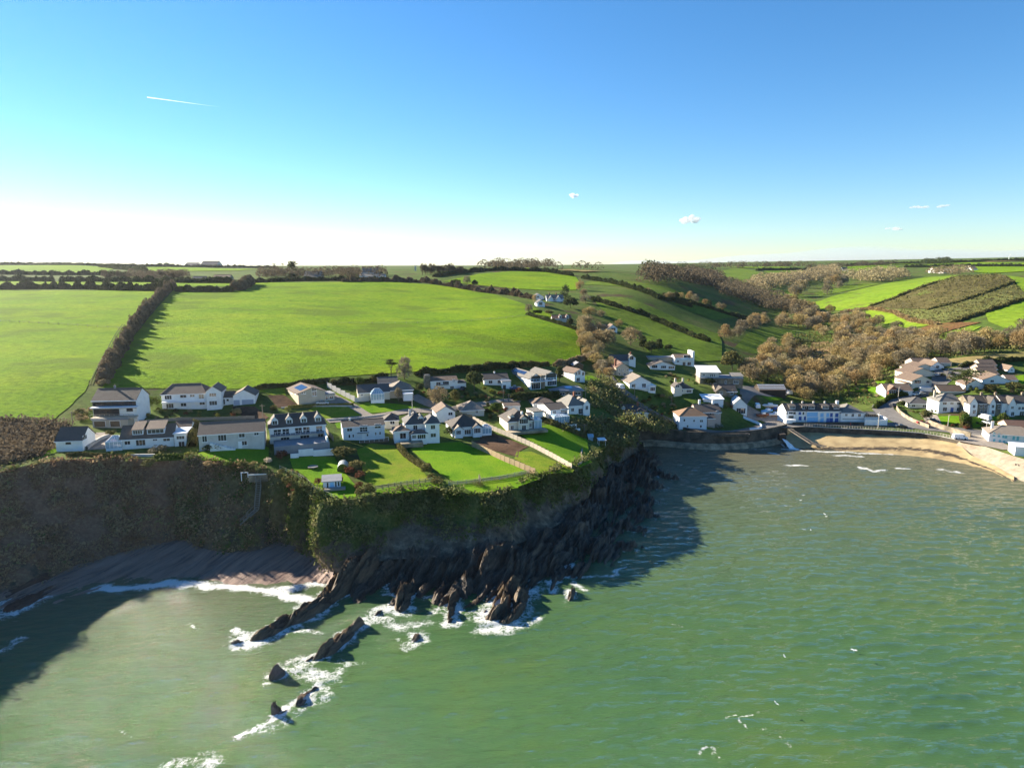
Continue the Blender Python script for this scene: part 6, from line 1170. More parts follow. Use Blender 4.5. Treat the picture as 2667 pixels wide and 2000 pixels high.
def stuff(name, C, leaf, m, per=6, spread=.5, hgt=.7, label=None, cat=None):
    C = np.asarray(C, float); n = len(C); sc = rng.uniform(.6, 1.5, n)
    K = np.repeat(C, per, 0)+rng.normal(size=(n*per, 3))*np.array([spread, spread, spread*.5])*np.repeat(sc, per)[:, None]; K[:, 2] += np.abs(rng.normal(size=n*per))*hgt*np.repeat(sc, per)
    V, F = quads(K, leaf*np.repeat(sc, per), .7); o = npmesh(name, V, F, m); tag(o, label, cat, kind='stuff'); return o
# ---- scrub on the cliffs
N = 56000; k = rng.integers(0, len(CLIFFPTS), N); keep = (rng.random(N) < np.clip(CLIFFVEG[k]*1.15-.05, 0, 1)); k = k[keep]
red = CLIFFRED[k] > rng.random(len(k))
Cc = CLIFFPTS[k]+rng.normal(size=(len(k), 3))*.3
ok_ = fbm(Cc/np.array([4.5, 4.5, 7])+40, 4) > -.16+.2*(rng.random(len(k))-.5); k = k[ok_]; red = red[ok_]; Cc = Cc[ok_]; grn = fbm(Cc/7+90, 3) > .12
inframe = (Cc[:, 0] > -135)
stuff('cliff_grass', Cc[~red & inframe & grn], .17, 'leaf_green', 3, .3, .18, 'greener grassy patches on the headland cliff', 'grass'); stuff('cliff_scrub', Cc[~red & inframe & ~grn], .21, 'scrub_mix', 3, .33, .25, 'green and brown scrub covering the headland cliff', 'scrub'); stuff('cliff_scrub', Cc[red & inframe], .21, 'scrub_brown', 3, .33, .22, 'red-brown bracken and scrub covering the left cliff', 'scrub')
def area_pts(Z, poly, n):
    P = [G(Z, x, y) for x, y in poly]; q = np.array(in_area(P, n, 0)); return np.column_stack([q, zt(q[:, 0], q[:, 1])])
edge = CLr[(CLr[:, 0] > -130)]; j = rng.integers(0, len(edge), 1500); E = edge[j, :3].copy(); E[:, :2] += rng.normal(size=(1500, 2))*.8; E[:, 2] = zt(E[:, 0], E[:, 1]); E = E[(fbm(E/6, 2) > .08)]
stuff('edge_scrub', E, .2, 'scrub_mix', 6, .45, .5, 'ragged scrub growing along the cliff edge', 'scrub')
stuff('scrub', area_pts(1, [(-120, 560), (440, 565), (600, 600), (455, 690), (445, 790), (330, 850), (0, 930), (-120, 950)], 2600), .24, 'hedge_brown', 6, .5, .7, 'brown winter scrub on the far left slope', 'scrub')
stuff('scrub', area_pts(3, [(700, 830), (760, 760), (1020, 740), (1200, 770), (1290, 830), (1260, 960), (1090, 960), (930, 900), (900, 860)], 1500), .25, 'scrub_mix', 7, .6, .9, 'dark scrub on the bank right of the headland gardens', 'scrub')
stuff('scrub', area_pts(3, [(880, 450), (1050, 400), (1180, 540), (1280, 600), (1330, 650), (1420, 690), (1640, 790), (1300, 770), (1020, 650), (900, 640), (930, 560)], 1800), .26, 'scrub_mix', 7, .7, 1.0, 'dark undergrowth between the valley-side houses', 'scrub')
stuff('undergrowth', area_pts(4, [(140, 400), (180, 260), (330, 150), (480, 60), (620, 20), (900, 40), (1300, 60), (1700, 90), (2330, 40), (2330, 155), (1900, 185), (1620, 215), (1480, 225), (1300, 330), (1100, 400), (850, 410), (1080, 520), (1080, 580), (850, 530), (560, 530), (430, 420), (300, 400)], 2600), .38, 'leaf_olive', 6, 1.2, 1.0, 'olive undergrowth across the valley floor', 'undergrowth')
stuff('gorse', area_pts(7, [(1290, 410), (1570, 300), (1740, 250), (1830, 225), (2100, 225), (2150, 262), (1850, 370), (1640, 425), (1430, 420)], 2200), .45, 'leaf_olive', 4, .7, .45, 'dark gorse covering the right hillside', 'gorse')
stuff('gorse', area_pts(7, [(1430, 424), (1640, 430), (1850, 375), (2140, 272), (2330, 340), (1980, 440), (1800, 505), (1570, 490)], 1200), .42, 'leaf_olive', 4, .7, .4, 'patchy gorse on the lower right hillside', 'gorse')
# ---- far woods that read as one mass
def wood(label, Z, poly, n, r, m, hh=1.0):
    C = area_pts(Z, poly, n); Cs = []
    for c in C:
        rr = r*rng.uniform(.7, 1.25); d = rng.normal(size=(100, 3)); d /= np.linalg.norm(d, axis=1)[:, None]; d[:, 2] = np.abs(d[:, 2]); Cs.append(c+np.array([0, 0, rr*.4*hh])+d*np.array([rr, rr, rr*1.25*hh]))
    Cs = np.vstack(Cs); V, F = quads(Cs, r*.1, .6); tag(npmesh('woodland', V, F, m), label, 'wood', kind='stuff')
wood('long dark plantation running up the middle of the valley', 7, [(360, 290), (460, 275), (620, 325), (760, 370), (870, 430), (980, 470), (940, 520), (880, 500), (800, 460), (600, 400), (420, 345)], 330, 5, 'hedge_brown', 1.2)
wood('thin dark line of trees on the skyline above the valley', 7, [(-100, 190), (300, 182), (700, 176), (1000, 172), (700, 180), (300, 188)], 70, 8, 'hedge_brown'); wood('far brown wood at the left head of the valley', 7, [(-60, 240), (200, 212), (350, 235), (440, 280), (360, 300), (150, 285), (-60, 285)], 300, 8, 'hedge_brown'); wood('brown wood on the ridge in the middle of the far valley', 7, [(540, 290), (700, 258), (900, 235), (1080, 190), (1110, 228), (980, 265), (800, 290), (640, 325)], 280, 8, 'twig_brown')
wood('brown wood at the right of the far valley', 7, [(1150, 240), (1300, 218), (1420, 212), (1520, 240), (1380, 272), (1200, 262)], 160, 8, 'twig_brown'); wood('dark wooded skyline left of the far valley', 7, [(-60, 215), (80, 200), (260, 200), (380, 212), (200, 222), (-60, 232)], 140, 8, 'leaf_dark')
wood('dark trees along the skyline behind the top field', 6, [(740, 108), (900, 96), (1120, 92), (1350, 100), (1600, 112), (1800, 122), (1600, 124), (1300, 112), (1000, 108)], 150, 6, 'hedge_brown'); wood('scrubby trees round the skyline farm', 5, [(1480, 130), (1700, 128), (1850, 128), (2212, 122), (2212, 152), (1850, 150), (1500, 156)], 130, 5, 'hedge_brown')
wood('low trees along the far left hedge', 5, [(740, 128), (1080, 126), (1090, 164), (750, 160)], 90, 4, 'hedge_brown'); wood('brown trees below the far right farm', 7, [(1620, 215), (1850, 200), (1900, 215), (1800, 225)], 40, 7, 'twig_brown'); wood('dark far trees on the right horizon', 7, [(1600, 158), (1760, 152), (1780, 160), (1620, 165)], 45, 8, 'leaf_dark'); wood('far hedgerow trees on the horizon in the valley gap', 7, [(880, 192), (1300, 165), (1480, 158), (1300, 170), (900, 200)], 60, 7, 'hedge_brown')
# ---- hedges
hedge('tall brown hedge dividing the two big fields', 5, [(590, 752), (650, 650), (720, 530), (790, 410), (850, 340), (930, 250), (1000, 198)], 4.2, 5.2, 'hedge_brown', 13, .38, lump=.6)
for i, (x, y) in enumerate([(668, 622), (742, 500), (812, 385), (905, 280), (950, 232)]): T(5, x, y, 34, 46-4*i, 'bare', 'twig_grey', 'bare tree standing up out of the tall field hedge', group='trees in the tall field hedge')
hedge('dark hedge along the top of the left field', 5, [(-120, 210), (200, 204), (460, 206), (700, 214), (980, 218)], 5, 4.5, 'leaf_dark', 8, .5, lump=.6); hedge('dark hedge along the back of the main field left end', 5, [(1020, 222), (1200, 222), (1340, 222)], 4, 4, 'leaf_dark', 8, .5); hedge('short brown hedge clump ending the back hedge', 5, [(1345, 216), (1390, 205), (1440, 180)], 8, 6, 'hedge_brown', 6, .6)
hedge('far thin hedge above the bright strip, left part', 5, [(-120, 160), (150, 160), (302, 162)], 5, 4, 'leaf_dark', 5, .6); hedge('far thin hedge above the bright strip, middle part', 5, [(355, 162), (740, 166), (1100, 172), (1330, 172)], 5, 4, 'leaf_dark', 5, .6); hedge('far hedge in front of the skyline farm', 5, [(1440, 170), (1640, 162), (1850, 158), (2060, 158), (2212, 162)], 4, 3, 'leaf_dark', 5, .6)
hedge('far hedge across the left skyline fields', 5, [(-100, 122), (300, 126), (560, 126), (740, 130)], 5, 4, 'leaf_dark', 4, .7); hedge('far curving hedge between skyline fields', 5, [(580, 82), (680, 92), (840, 104)], 5, 4, 'leaf_dark', 4, .7); hedge('far hedge on the left horizon', 5, [(-100, 72), (200, 68), (480, 72), (900, 80), (1400, 84), (1600, 86)], 6, 4, 'leaf_dark', 4, .9)
hedge('brown hedge along the upper right edge of the main field', 6, [(-20, 184), (300, 180), (480, 184), (700, 218), (900, 250), (1060, 268), (1190, 292)], 4, 3.4, 'hedge_brown', 7, .5, lump=.65); hedge('skyline hedge behind the top field', 6, [(570, 152), (700, 132), (850, 116), (1000, 110), (1250, 116), (1450, 146)], 4, 3.5, 'leaf_dark', 6, .6)
hedge('dark hedge falling down the valley side, upper one', 6, [(1520, 162), (1700, 192), (1850, 232), (2000, 290), (2212, 345)], 4, 3.5, 'leaf_dark', 7, .55); hedge('dark hedge falling down the valley side, lower one', 6, [(1570, 296), (1700, 335), (1830, 375), (1950, 412), (2100, 485), (2212, 525)], 4, 3, 'leaf_dark', 7, .5); hedge('hedge continuing down the upper valley side', 7, [(60, 345), (200, 385), (360, 430), (520, 480), (600, 490)], 4, 3, 'leaf_dark', 7, .55); hedge('hedge with trees between the valley slopes', 7, [(0, 490), (120, 530), (240, 590), (330, 620)], 4, 3, 'leaf_dark', 7, .5)
hedge('low hedge along the bottom left of the main field', 2, [(30, 305), (200, 285), (430, 262), (640, 245)], 1.6, 1.6, 'leaf_dark', 16, .25); hedge('hedge behind the slate-roofed bungalow', 2, [(700, 262), (850, 256), (1000, 240), (1130, 215)], 2, 2.2, 'leaf_dark', 16, .28); hedge('hedge along the main field behind the upper houses', 2, [(1370, 186), (1550, 172), (1700, 158), (1950, 142), (2212, 128)], 2.2, 2.4, 'leaf_dark', 16, .28); hedge('hedge between the modern house and the main field', 3, [(0, 322), (200, 312), (400, 302), (560, 292)], 2, 2, 'leaf_olive', 16, .28); hedge('brown hedge at the right bottom corner of the main field', 3, [(620, 300), (760, 272), (860, 240)], 2.6, 2.6, 'twig_brown', 16, .3)
hedge('low dark hedge along the right side of the main field below the cottage', 6, [(1165, 395), (1280, 430), (1380, 460), (1470, 490)], 2.5, 1.8, 'leaf_dark', 12, .4)
hedge('clipped pale hedge running down between two lawns', 2, [(1225, 775), (1290, 850), (1370, 910), (1450, 960)], 1.6, 1.5, 'leaf_olive', 26, .16, lump=.1); hedge('clipped olive hedge beside the round terrace lawn', 3, [(515, 748), (600, 780), (700, 815), (860, 885)], 2.2, 1.6, 'leaf_olive', 22, .18, lump=.15); hedge('dark hedge in front of the modern glass house', 3, [(268, 575), (400, 565), (520, 562), (640, 552)], 3, 2.6, 'leaf_dark', 18, .22, lump=.15)
hedge('low green hedge above the four-dormer house', 2, [(330, 452), (480, 440), (650, 435), (845, 432)], 1.0, .9, 'leaf_yellow', 24, .15, lump=.12); hedge('garden hedge beside the long bungalow', 1, [(1580, 770), (1590, 700), (1600, 620)], 2.6, 3.0, 'leaf_olive', 20, .22); hedge('low clipped hedge on the left cliff edge', 1, [(560, 850), (660, 838), (780, 850), (1000, 858)], 1.0, 1.0, 'leaf_olive', 24, .16, lump=.12); hedge('flat-topped hedge on the cliff edge below the dormer bungalow', 1, [(1280, 872), (1400, 866), (1500, 862)], 1.2, 1.1, 'leaf_green', 24, .16, lump=.1)
hedge('dark field hedge crossing the right hillside, upper one', 7, [(1290, 412), (1440, 362), (1570, 310), (1700, 268)], 3, 1.8, 'leaf_olive', 6, .5); hedge('dark field hedge crossing the right hillside, middle one', 7, [(1640, 432), (1760, 402), (1860, 372), (2000, 322), (2150, 266)], 3, 1.8, 'leaf_olive', 6, .5); hedge('dark field hedge crossing the right hillside, lower one', 7, [(1790, 508), (1900, 470), (1985, 444), (2100, 405), (2212, 368), (2300, 345)], 4, 2.4, 'leaf_olive', 7, .5); hedge('hedge below the tan field', 4, [(1730, 282), (1900, 250), (2100, 235), (2300, 220)], 2, 2, 'leaf_dark', 12, .3)
hedge('bramble bank below the right hillside pastures', 7, [(1160, 440), (1300, 425), (1440, 445), (1560, 500), (1700, 520)], 5, 2.2, 'twig_russet', 5, .6); hedge('road hedge behind the beach terrace', 4, [(1090, 590), (1130, 560), (1200, 520), (1330, 490)], 2, 2, 'leaf_green', 18, .25); hedge('hedge between the right-hand front lawns', 4, [(1770, 720), (1765, 680), (1760, 650)], 3, 2.6, 'leaf_olive', 18, .25)
for i, (x0, y0, x1, y1, lb) in enumerate([(-100, 152, 900, 150, 'thin far hedge on the far right hills, lowest line'), (1150, 168, 1750, 150, 'thin far hedge on the far right hills, left of the farm'), (1500, 176, 2212, 172, 'thin far hedge on the far right hills, by the farm'), (1750, 150, 2300, 136, 'thin far hedge on the right horizon'), (620, 196, 1000, 196, 'thin far hedge across the valley head')][1:]):
    hedge(lb, 7, [(x0, y0), ((x0+x1)/2, (y0+y1)/2-2), (x1, y1)], 7, 5, 'leaf_dark', 3, 1.0)
# ---- single trees one can tell apart
T(2, 1165, 195, 105, 155, 'pine', 'leaf_dark', 'dark pine left of the round brown tree at the field edge', 'pine_tree'); T(2, 1275, 215, 165, 180, 'bare', 'twig_grey', 'large round bare tree at the edge of the main field', 'bare_tree'); T(2, 900, 278, 95, 85, 'round', 'leaf_green', 'round green tree behind the slate-roofed bungalow', 'round_tree'); T(2, 1022, 240, 60, 50, 'round', 'leaf_olive', 'small olive tree behind the slate-roofed bungalow', 'round_tree'); T(2, 1225, 395, 70, 120, 'bare', 'twig_grey', 'slim bare tree in front of the tan wing', 'bare_tree')
T(2, 1555, 425, 180, 155, 'bare', 'twig_brown', 'spreading brown tree on the drive below the split-level house', 'bare_tree'); T(2, 1690, 400, 95, 105, 'round', 'leaf_olive', 'olive tree right of the spreading brown tree', 'round_tree'); T(2, 1850, 310, 150, 170, 'round', 'leaf_dark', 'dark evergreen left of the black-roofed bungalow', 'evergreen_tree'); T(2, 1400, 330, 80, 90, 'round', 'leaf_dark', 'dark evergreen beside the tan wing', 'evergreen_tree'); T(2, 770, 872, 215, 105, 'round', 'leaf_olive', 'windswept tree overhanging the green shelter', 'windswept_tree'); T(2, 885, 965, 135, 90, 'round', 'leaf_olive', 'rounded olive tree right of the green shelter', 'round_tree')
T(2, 2030, 490, 110, 85, 'round', 'leaf_green', 'green garden tree behind the cream dormer house', 'round_tree'); T(2, 1825, 165, 40, 65, 'round', 'leaf_dark', 'small round tree against the main field behind the split-level house', 'round_tree')
T(6, 1535, 522, 130, 125, 'bare', 'twig_brown', 'large round bare tree nearest the main field corner'); T(6, 1660, 592, 160, 108, 'bare', 'twig_brown', 'broad dome-shaped bare tree below the white gabled cottage'); T(6, 1578, 632, 135, 75, 'bare', 'twig_brown', 'bare brown tree left of the stone cottage roof'); T(6, 1576, 692, 95, 72, 'bare', 'twig_brown', 'bare brown tree at the lower field corner'); T(6, 1825, 590, 150, 120, 'bare', 'twig_brown', 'brown tree standing against the shaded slope'); T(6, 1555, 412, 95, 72, 'bare', 'twig_russet', 'russet tree below the hilltop conifer'); T(6, 1632, 410, 60, 50, 'bare', 'twig_brown', 'small bare tree right of the russet tree'); T(6, 1747, 478, 55, 58, 'bare', 'twig_russet', 'small russet tree right of the white gabled cottage'); T(6, 1540, 560, 110, 60, 'bare', 'twig_brown', 'bare tree crowded below the large round one')
T(6, 1406, 288, 95, 80, 'cypress', 'leaf_dark', 'dark spreading conifer beside the long pale hill house', 'conifer'); T(6, 1440, 350, 95, 70, 'round', 'leaf_dark', 'dark tree below the hilltop conifer', 'evergreen_tree'); T(6, 1535, 320, 70, 60, 'bare', 'twig_grey', 'bare grey tree right of the hilltop conifer'); T(6, 1210, 310, 40, 45, 'bare', 'twig_russet', 'small russet tree left of the pale hill houses'); T(6, 1172, 385, 55, 60, 'bare', 'twig_grey', 'bare grey tree at the left corner of the hill gardens'); T(6, 1230, 395, 70, 36, 'round', 'leaf_green', 'green bush in the hill gardens'); T(6, 1300, 395, 60, 34, 'round', 'leaf_olive', 'olive bush above the pinkish cottage'); T(6, 1440, 470, 60, 55, 'round', 'leaf_dark', 'dark tree right of the pinkish cottage')
T(6, 778, 205, 50, 62, 'bare', 'twig_grey', 'bare tree standing alone left in the top field hedge'); T(6, 828, 210, 46, 40, 'round', 'leaf_dark', 'round dark bush in the top field hedge'); T(6, 1500, 240, 60, 70, 'bare', 'twig_russet', 'russet tree edging the top field, upper'); T(6, 1525, 285, 60, 60, 'bare', 'twig_brown', 'brown tree edging the top field, lower'); T(6, 1930, 250, 55, 30, 'bare', 'twig_russet', 'russet tree on the upper valley hedge'); T(6, 2080, 300, 62, 48, 'bare', 'twig_russet', 'lone russet tree on the valley slope hedge'); T(6, 710, 200, 60, 35, 'round', 'leaf_dark', 'dark bush left of the lone bare hedge tree')
T(5, 1685, 150, 110, 90, 'cypress', 'leaf_dark', 'broad dark cedar on the left skyline', 'conifer'); T(5, 1580, 82, 24, 24, 'pine', 'leaf_dark', 'small umbrella pine on the skyline, left of two', 'pine_tree'); T(5, 1630, 82, 24, 24, 'pine', 'leaf_dark', 'small umbrella pine on the skyline, right of two', 'pine_tree'); T(5, 925, 74, 28, 20, 'round', 'leaf_dark', 'small dark tree group on the left skyline, left one', 'round_tree'); T(5, 958, 74, 30, 22, 'round', 'leaf_dark', 'small dark tree group on the left skyline, right one', 'round_tree')
for i in range(16): T(6, 490+i*17+rv.uniform(-5, 5), 138-i*.6, rv.uniform(34, 50), rv.uniform(50, 74)*(1 if i < 13 else .8), 'bare', 'hedge_brown', 'bare tree in the row on the skyline right of the farmhouse', group='row of bare skyline trees')
for i, x in enumerate((600, 640, 680, 720, 880, 920, 960, 1000, 1040)): T(5, x+rv.uniform(-8, 8), 160, rv.uniform(40, 60), rv.uniform(44, 66), 'bare', 'hedge_brown', 'bare tree standing in the far left hedgerow', group='bare trees of the far left hedgerow')
T(4, 1770, 470, 240, 180, 'pine', 'leaf_dark', 'spreading dark cedar above the white villa', 'cedar_tree'); T(4, 1200, 425, 70, 50, 'round', 'leaf_green', 'green garden tree below the estate', 'round_tree'); T(4, 1290, 580, 60, 55, 'round', 'leaf_dark', 'round dark bush at the road bend', 'round_tree'); T(4, 1475, 690, 80, 100, 'round', 'leaf_olive', 'leaning olive tree by the low road wall', 'round_tree'); T(4, 1775, 720, 80, 100, 'round', 'leaf_green', 'green tree between the right lawns', 'round_tree'); T(4, 2055, 700, 80, 80, 'round', 'leaf_green', 'green tree below the right terrace', 'round_tree')
T(4, 1935, 245, 70, 50, 'round', 'leaf_dark', 'dark tree behind the hilltop row, left one', 'evergreen_tree'); T(4, 2040, 240, 90, 45, 'round', 'leaf_dark', 'dark tree behind the hilltop row, right one', 'evergreen_tree'); T(4, 2130, 465, 140, 80, 'round', 'leaf_olive', 'olive trees above the right terrace', 'round_tree'); T(4, 1960, 470, 100, 70, 'round', 'leaf_olive', 'olive bush below the long white gable house', 'round_tree'); T(4, 1540, 520, 80, 60, 'round', 'leaf_dark', 'dark tree left of the white villa', 'evergreen_tree')
T(3, 2075, 330, 200, 160, 'round', 'leaf_olive', 'large olive tree right of the modern villa roof', 'round_tree'); T(3, 2190, 360, 140, 130, 'bare', 'twig_grey', 'bare tree behind the modern villa, rightmost'); T(3, 655, 425, 90, 130, 'round', 'leaf_dark', 'dark evergreen between the modern and square white houses', 'evergreen_tree'); T(3, 330, 530, 80, 62, 'round', 'leaf_red', 'russet shrub tree before the modern house', 'round_tree'); T(3, 1890, 450, 100, 60, 'round', 'leaf_dark', 'dark bush beside the modern villa', 'evergreen_tree')
# ---- trees of the valley wood and the slope strip (individuals)
def forest(Z, poly, n, mind, r0, r1, kinds, label, group, hr=(.85, 1.15)):
    for (x, y) in in_area([G(Z, a, b) for a, b in poly], n, mind):
        r = rv.uniform(r0, r1)*(.75 if rv.random() < .3 else 1); kd, m = rv.choice(kinds); tree_at(Vector((x, y, z1(x, y))), 2*r, 2*r*rv.uniform(*hr), kd, m, 'bare_tree' if kd == 'bare' else 'round_tree', label, group=group)
BR = [('bare', 'twig_brown')]*4+[('bare', 'twig_russet')]*3+[('bare', 'twig_grey')]*2
forest(4, [(140, 400), (180, 270), (330, 170), (440, 130), (500, 130), (560, 230), (440, 270), (590, 330), (780, 330), (830, 300), (1100, 300), (1100, 400), (850, 405), (800, 520), (560, 530), (470, 500), (430, 420), (300, 400)], 75, 5.5, 3.6, 6, BR+[('round', 'leaf_olive')], 'round bare brown tree of the valley floor behind the beach terrace', 'trees of the valley floor behind the terrace')
forest(4, [(800, 60), (1100, 60), (1500, 80), (1800, 100), (2330, 50), (2330, 150), (1900, 180), (1620, 210), (1480, 220), (1300, 300), (1100, 300), (830, 280), (780, 150)], 120, 5.5, 3.8, 6.2, BR, 'bare brown tree of the wood below the right hillside', 'trees of the wood below the right hillside')
forest(7, [(770, 350), (860, 420), (1000, 440), (1250, 490), (1500, 560), (1300, 580), (1000, 590), (900, 540), (860, 470), (780, 440)], 60, 7, 4, 6.5, BR, 'bare brown tree in the narrow part of the valley', 'trees of the narrow valley'); forest(7, [(410, 600), (550, 540), (680, 490), (700, 520), (560, 580), (430, 620)], 13, 6, 4, 6, BR, 'brown tree in the strip above the striped-shadow field', 'trees above the striped-shadow field'); forest(7, [(750, 510), (860, 460), (890, 500), (880, 560), (760, 540)], 8, 6, 4.5, 6.5, BR, 'brown tree clump at the head of the striped-shadow field', 'clump above the striped-shadow field')
forest(7, [(810, 350), (890, 290), (930, 350), (860, 375)], 5, 10, 7, 10, BR, 'brown tree in the left clump of the far valley meadow', 'left clump in the far valley'); forest(7, [(1010, 330), (1050, 250), (1130, 280), (1140, 330), (1050, 350)], 7, 9, 7, 10, BR, 'brown tree in the right clump of the far valley meadow', 'right clump in the far valley'); forest(7, [(60, 360), (140, 385), (420, 440), (440, 430), (200, 370)], 9, 9, 3, 4.5, BR+[('round', 'leaf_dark')], 'scattered tree along the valley-side hedge', 'trees of the valley-side hedge')
forest(3, [(800, 20), (900, 20), (1080, 90), (1000, 160), (960, 300), (880, 250), (850, 150)], 16, 5, 3, 4.8, BR, 'bare brown tree on the strip beside the main field', 'trees beside the main field'); forest(3, [(950, 330), (1080, 300), (1080, 420), (980, 400)], 8, 4, 2, 3.4, BR, 'bare bush above the van lane', 'bushes above the van lane'); forest(3, [(1250, 100), (1400, 80), (1600, 170), (1400, 200)], 9, 5, 2, 3.5, [('round', 'leaf_dark')], 'dark tree on the shaded slope above the bungalows', 'dark trees of the shaded slope')
# ---- garden shrubs
MIX = ['leaf_green', 'leaf_olive', 'leaf_dark', 'leaf_yellow', 'twig_brown', 'leaf_red', 'leaf_olive', 'leaf_dark']
def shrubs(Z, poly, n, label, group, w=(1.2, 2.8), mix=MIX, mind=1.6):
    for (x, y) in in_area([G(Z, a, b) for a, b in poly], n, mind):
        ww = rv.uniform(*w); mm = rv.choice(mix); shrub_at((x, y, z1(x, y)), ww, ww*rv.uniform(.6, .95), mm, label, group=group)
for x, y, w, hh, m, lb in [(820, 990, 90, 75, 'leaf_red', 'red-brown shrub below the green shelter, left one'), (915, 1030, 100, 70, 'leaf_red', 'red-brown shrub below the green shelter, right one'), (900, 1110, 90, 60, 'leaf_red', 'red-brown shrub right of the summerhouse'), (985, 1140, 110, 75, 'leaf_olive', 'round grey-green shrub at the lawn corner by the rail fence'), (905, 1170, 90, 70, 'leaf_olive', 'round shrub on the cliff edge right of the summerhouse'), (560, 1080, 65, 60, 'leaf_red', 'dark red shrub left of the summerhouse'), (755, 1060, 50, 50, 'leaf_red', 'dark red shrub behind the summerhouse'), (265, 865, 110, 75, 'leaf_red', 'pinkish shrub at the terrace wall foot'), (390, 1000, 45, 40, 'leaf_yellow', 'small yellow bush by the seaward fence'), (150, 905, 70, 60, 'plume', 'pale flowering shrub on the fence corner of the dormer-house garden'), (1455, 985, 110, 90, 'leaf_olive', 'shrub at the lower end of the clipped pale hedge'), (1495, 1035, 70, 55, 'leaf_olive', 'small shrub below the clipped pale hedge'), (1560, 1080, 130, 75, 'leaf_olive', 'wide shrub at the cliff edge between the fences'), (1680, 680, 170, 90, 'leaf_dark', 'dark laurel between hipped house and blue bungalow'), (280, 800, 100, 60, 'leaf_olive', 'spiky shrub on the garden terrace'), (600, 735, 60, 50, 'leaf_red', 'red shrub in a terrace pot, right one'), (325, 765, 45, 45, 'leaf_red', 'red shrub in a terrace pot, left one'), (200, 470, 70, 55, 'leaf_olive', 'pale bush beside the bare soil yard'), (310, 470, 60, 30, 'leaf_yellow', 'yellow-green bush above the four-dormer house'), (690, 260, 60, 55, 'leaf_olive', 'spiky palm-like bush at the top of the tan fence'), (640, 235, 60, 45, 'leaf_dark', 'dark bush at the top of the tan fence')]: Sh(2, x, y, w, hh, m, lb)
for x, y, w, hh, m, lb in [(1560, 852, 100, 50, 'leaf_yellow', 'bright yellow-green bush on the cliff edge left of the shaded lawn'), (1310, 815, 150, 65, 'twig_grey', 'bare pale bush in front of the dormer bungalow'), (915, 675, 90, 55, 'leaf_olive', 'round olive bush behind the conservatory'), (1950, 505, 90, 60, 'twig_russet', 'russet bush on the drive of the large house'), (1260, 440, 130, 95, 'leaf_green', 'wild green bush between the timber and large houses'), (1750, 800, 150, 60, 'leaf_dark', 'dark shrub against the long bungalow wall'), (80, 580, 90, 60, 'leaf_dark', 'dark bush on the left field edge'), (860, 265, 100, 60, 'twig_brown', 'brown bush behind the timber house'), (1070, 850, 80, 40, 'leaf_yellow', 'clipped yellow mound on the cliff-edge garden'), (1880, 925, 80, 50, 'leaf_green', 'green bush on the cliff edge of the shaded lawn, left one'), (2000, 930, 90, 60, 'leaf_olive', 'olive bush on the cliff edge of the shaded lawn, middle one'), (2080, 930, 80, 50, 'twig_russet', 'russet bush on the cliff edge of the shaded lawn, right one'), (1720, 930, 110, 45, 'twig_russet', 'reddish scrubby bush at the left of the shaded lawn edge'), (1230, 925, 150, 60, 'leaf_olive', 'dry olive bush hanging over the cliff below the dormer bungalow')]: Sh(1, x, y, w, hh, m, lb)
p = G(2, 1890, 1092); pg = empty('pampas_grass', p); tag(pg, 'pampas grass with white plumes beside the white picket fence', 'plant')
Cp = rng.normal(size=(260, 3))*np.array([.75, .75, .3])+np.array([0, 0, .6]); V_, F_ = quads(Cp, .2, .25); o = bpy.data.objects.new('leaf_clump', mesh_of('leaf_clump', V_, F_, 'leaf_olive')); COL.objects.link(o); o.parent = pg
for i in range(9):
    a = rv.uniform(0, 6.28); B = MB(); x, y = .7*math.cos(a)*rv.random(), .5*math.sin(a); B.bar((x*.4, y*.4, .5), (x, y, 1.9), .02, n=4); B.bar((x, y, 1.8), (x*1.15, y*1.15, 2.8+rv.uniform(-.3, .2)), .13, r2=.03, n=6); B.build('plume', 'plume', pg)
shrubs(3, [(880, 470), (1050, 440), (1180, 540), (1060, 640), (920, 640)], 24, 'shrub on the bank below the round flat-roofed house', 'shrubs below the flat-roofed house'); shrubs(3, [(1260, 560), (1420, 520), (1600, 560), (1620, 680), (1500, 700), (1380, 640)], 18, 'shrub between the lane and the chimney cottage', 'shrubs by the chimney cottage'); shrubs(3, [(780, 760), (1000, 730), (1150, 780), (1100, 900), (940, 880)], 18, 'wild shrub on the bank right of the headland houses', 'shrubs of the headland bank'); shrubs(3, [(1450, 350), (1620, 340), (1780, 360), (1790, 460), (1560, 460)], 14, 'shrub in the gardens above the chimney cottage', 'shrubs above the chimney cottage'); shrubs(3, [(0, 520), (200, 500), (560, 520), (570, 545), (260, 560), (20, 600)], 16, 'clipped shrub in the garden of the modern glass house', 'shrubs of the modern house', (1, 2)); shrubs(3, [(100, 690), (10, 700), (60, 630), (190, 610), (200, 650)], 12, 'shrub behind the cream dormer house', 'shrubs behind the cream house', (1, 2.2))
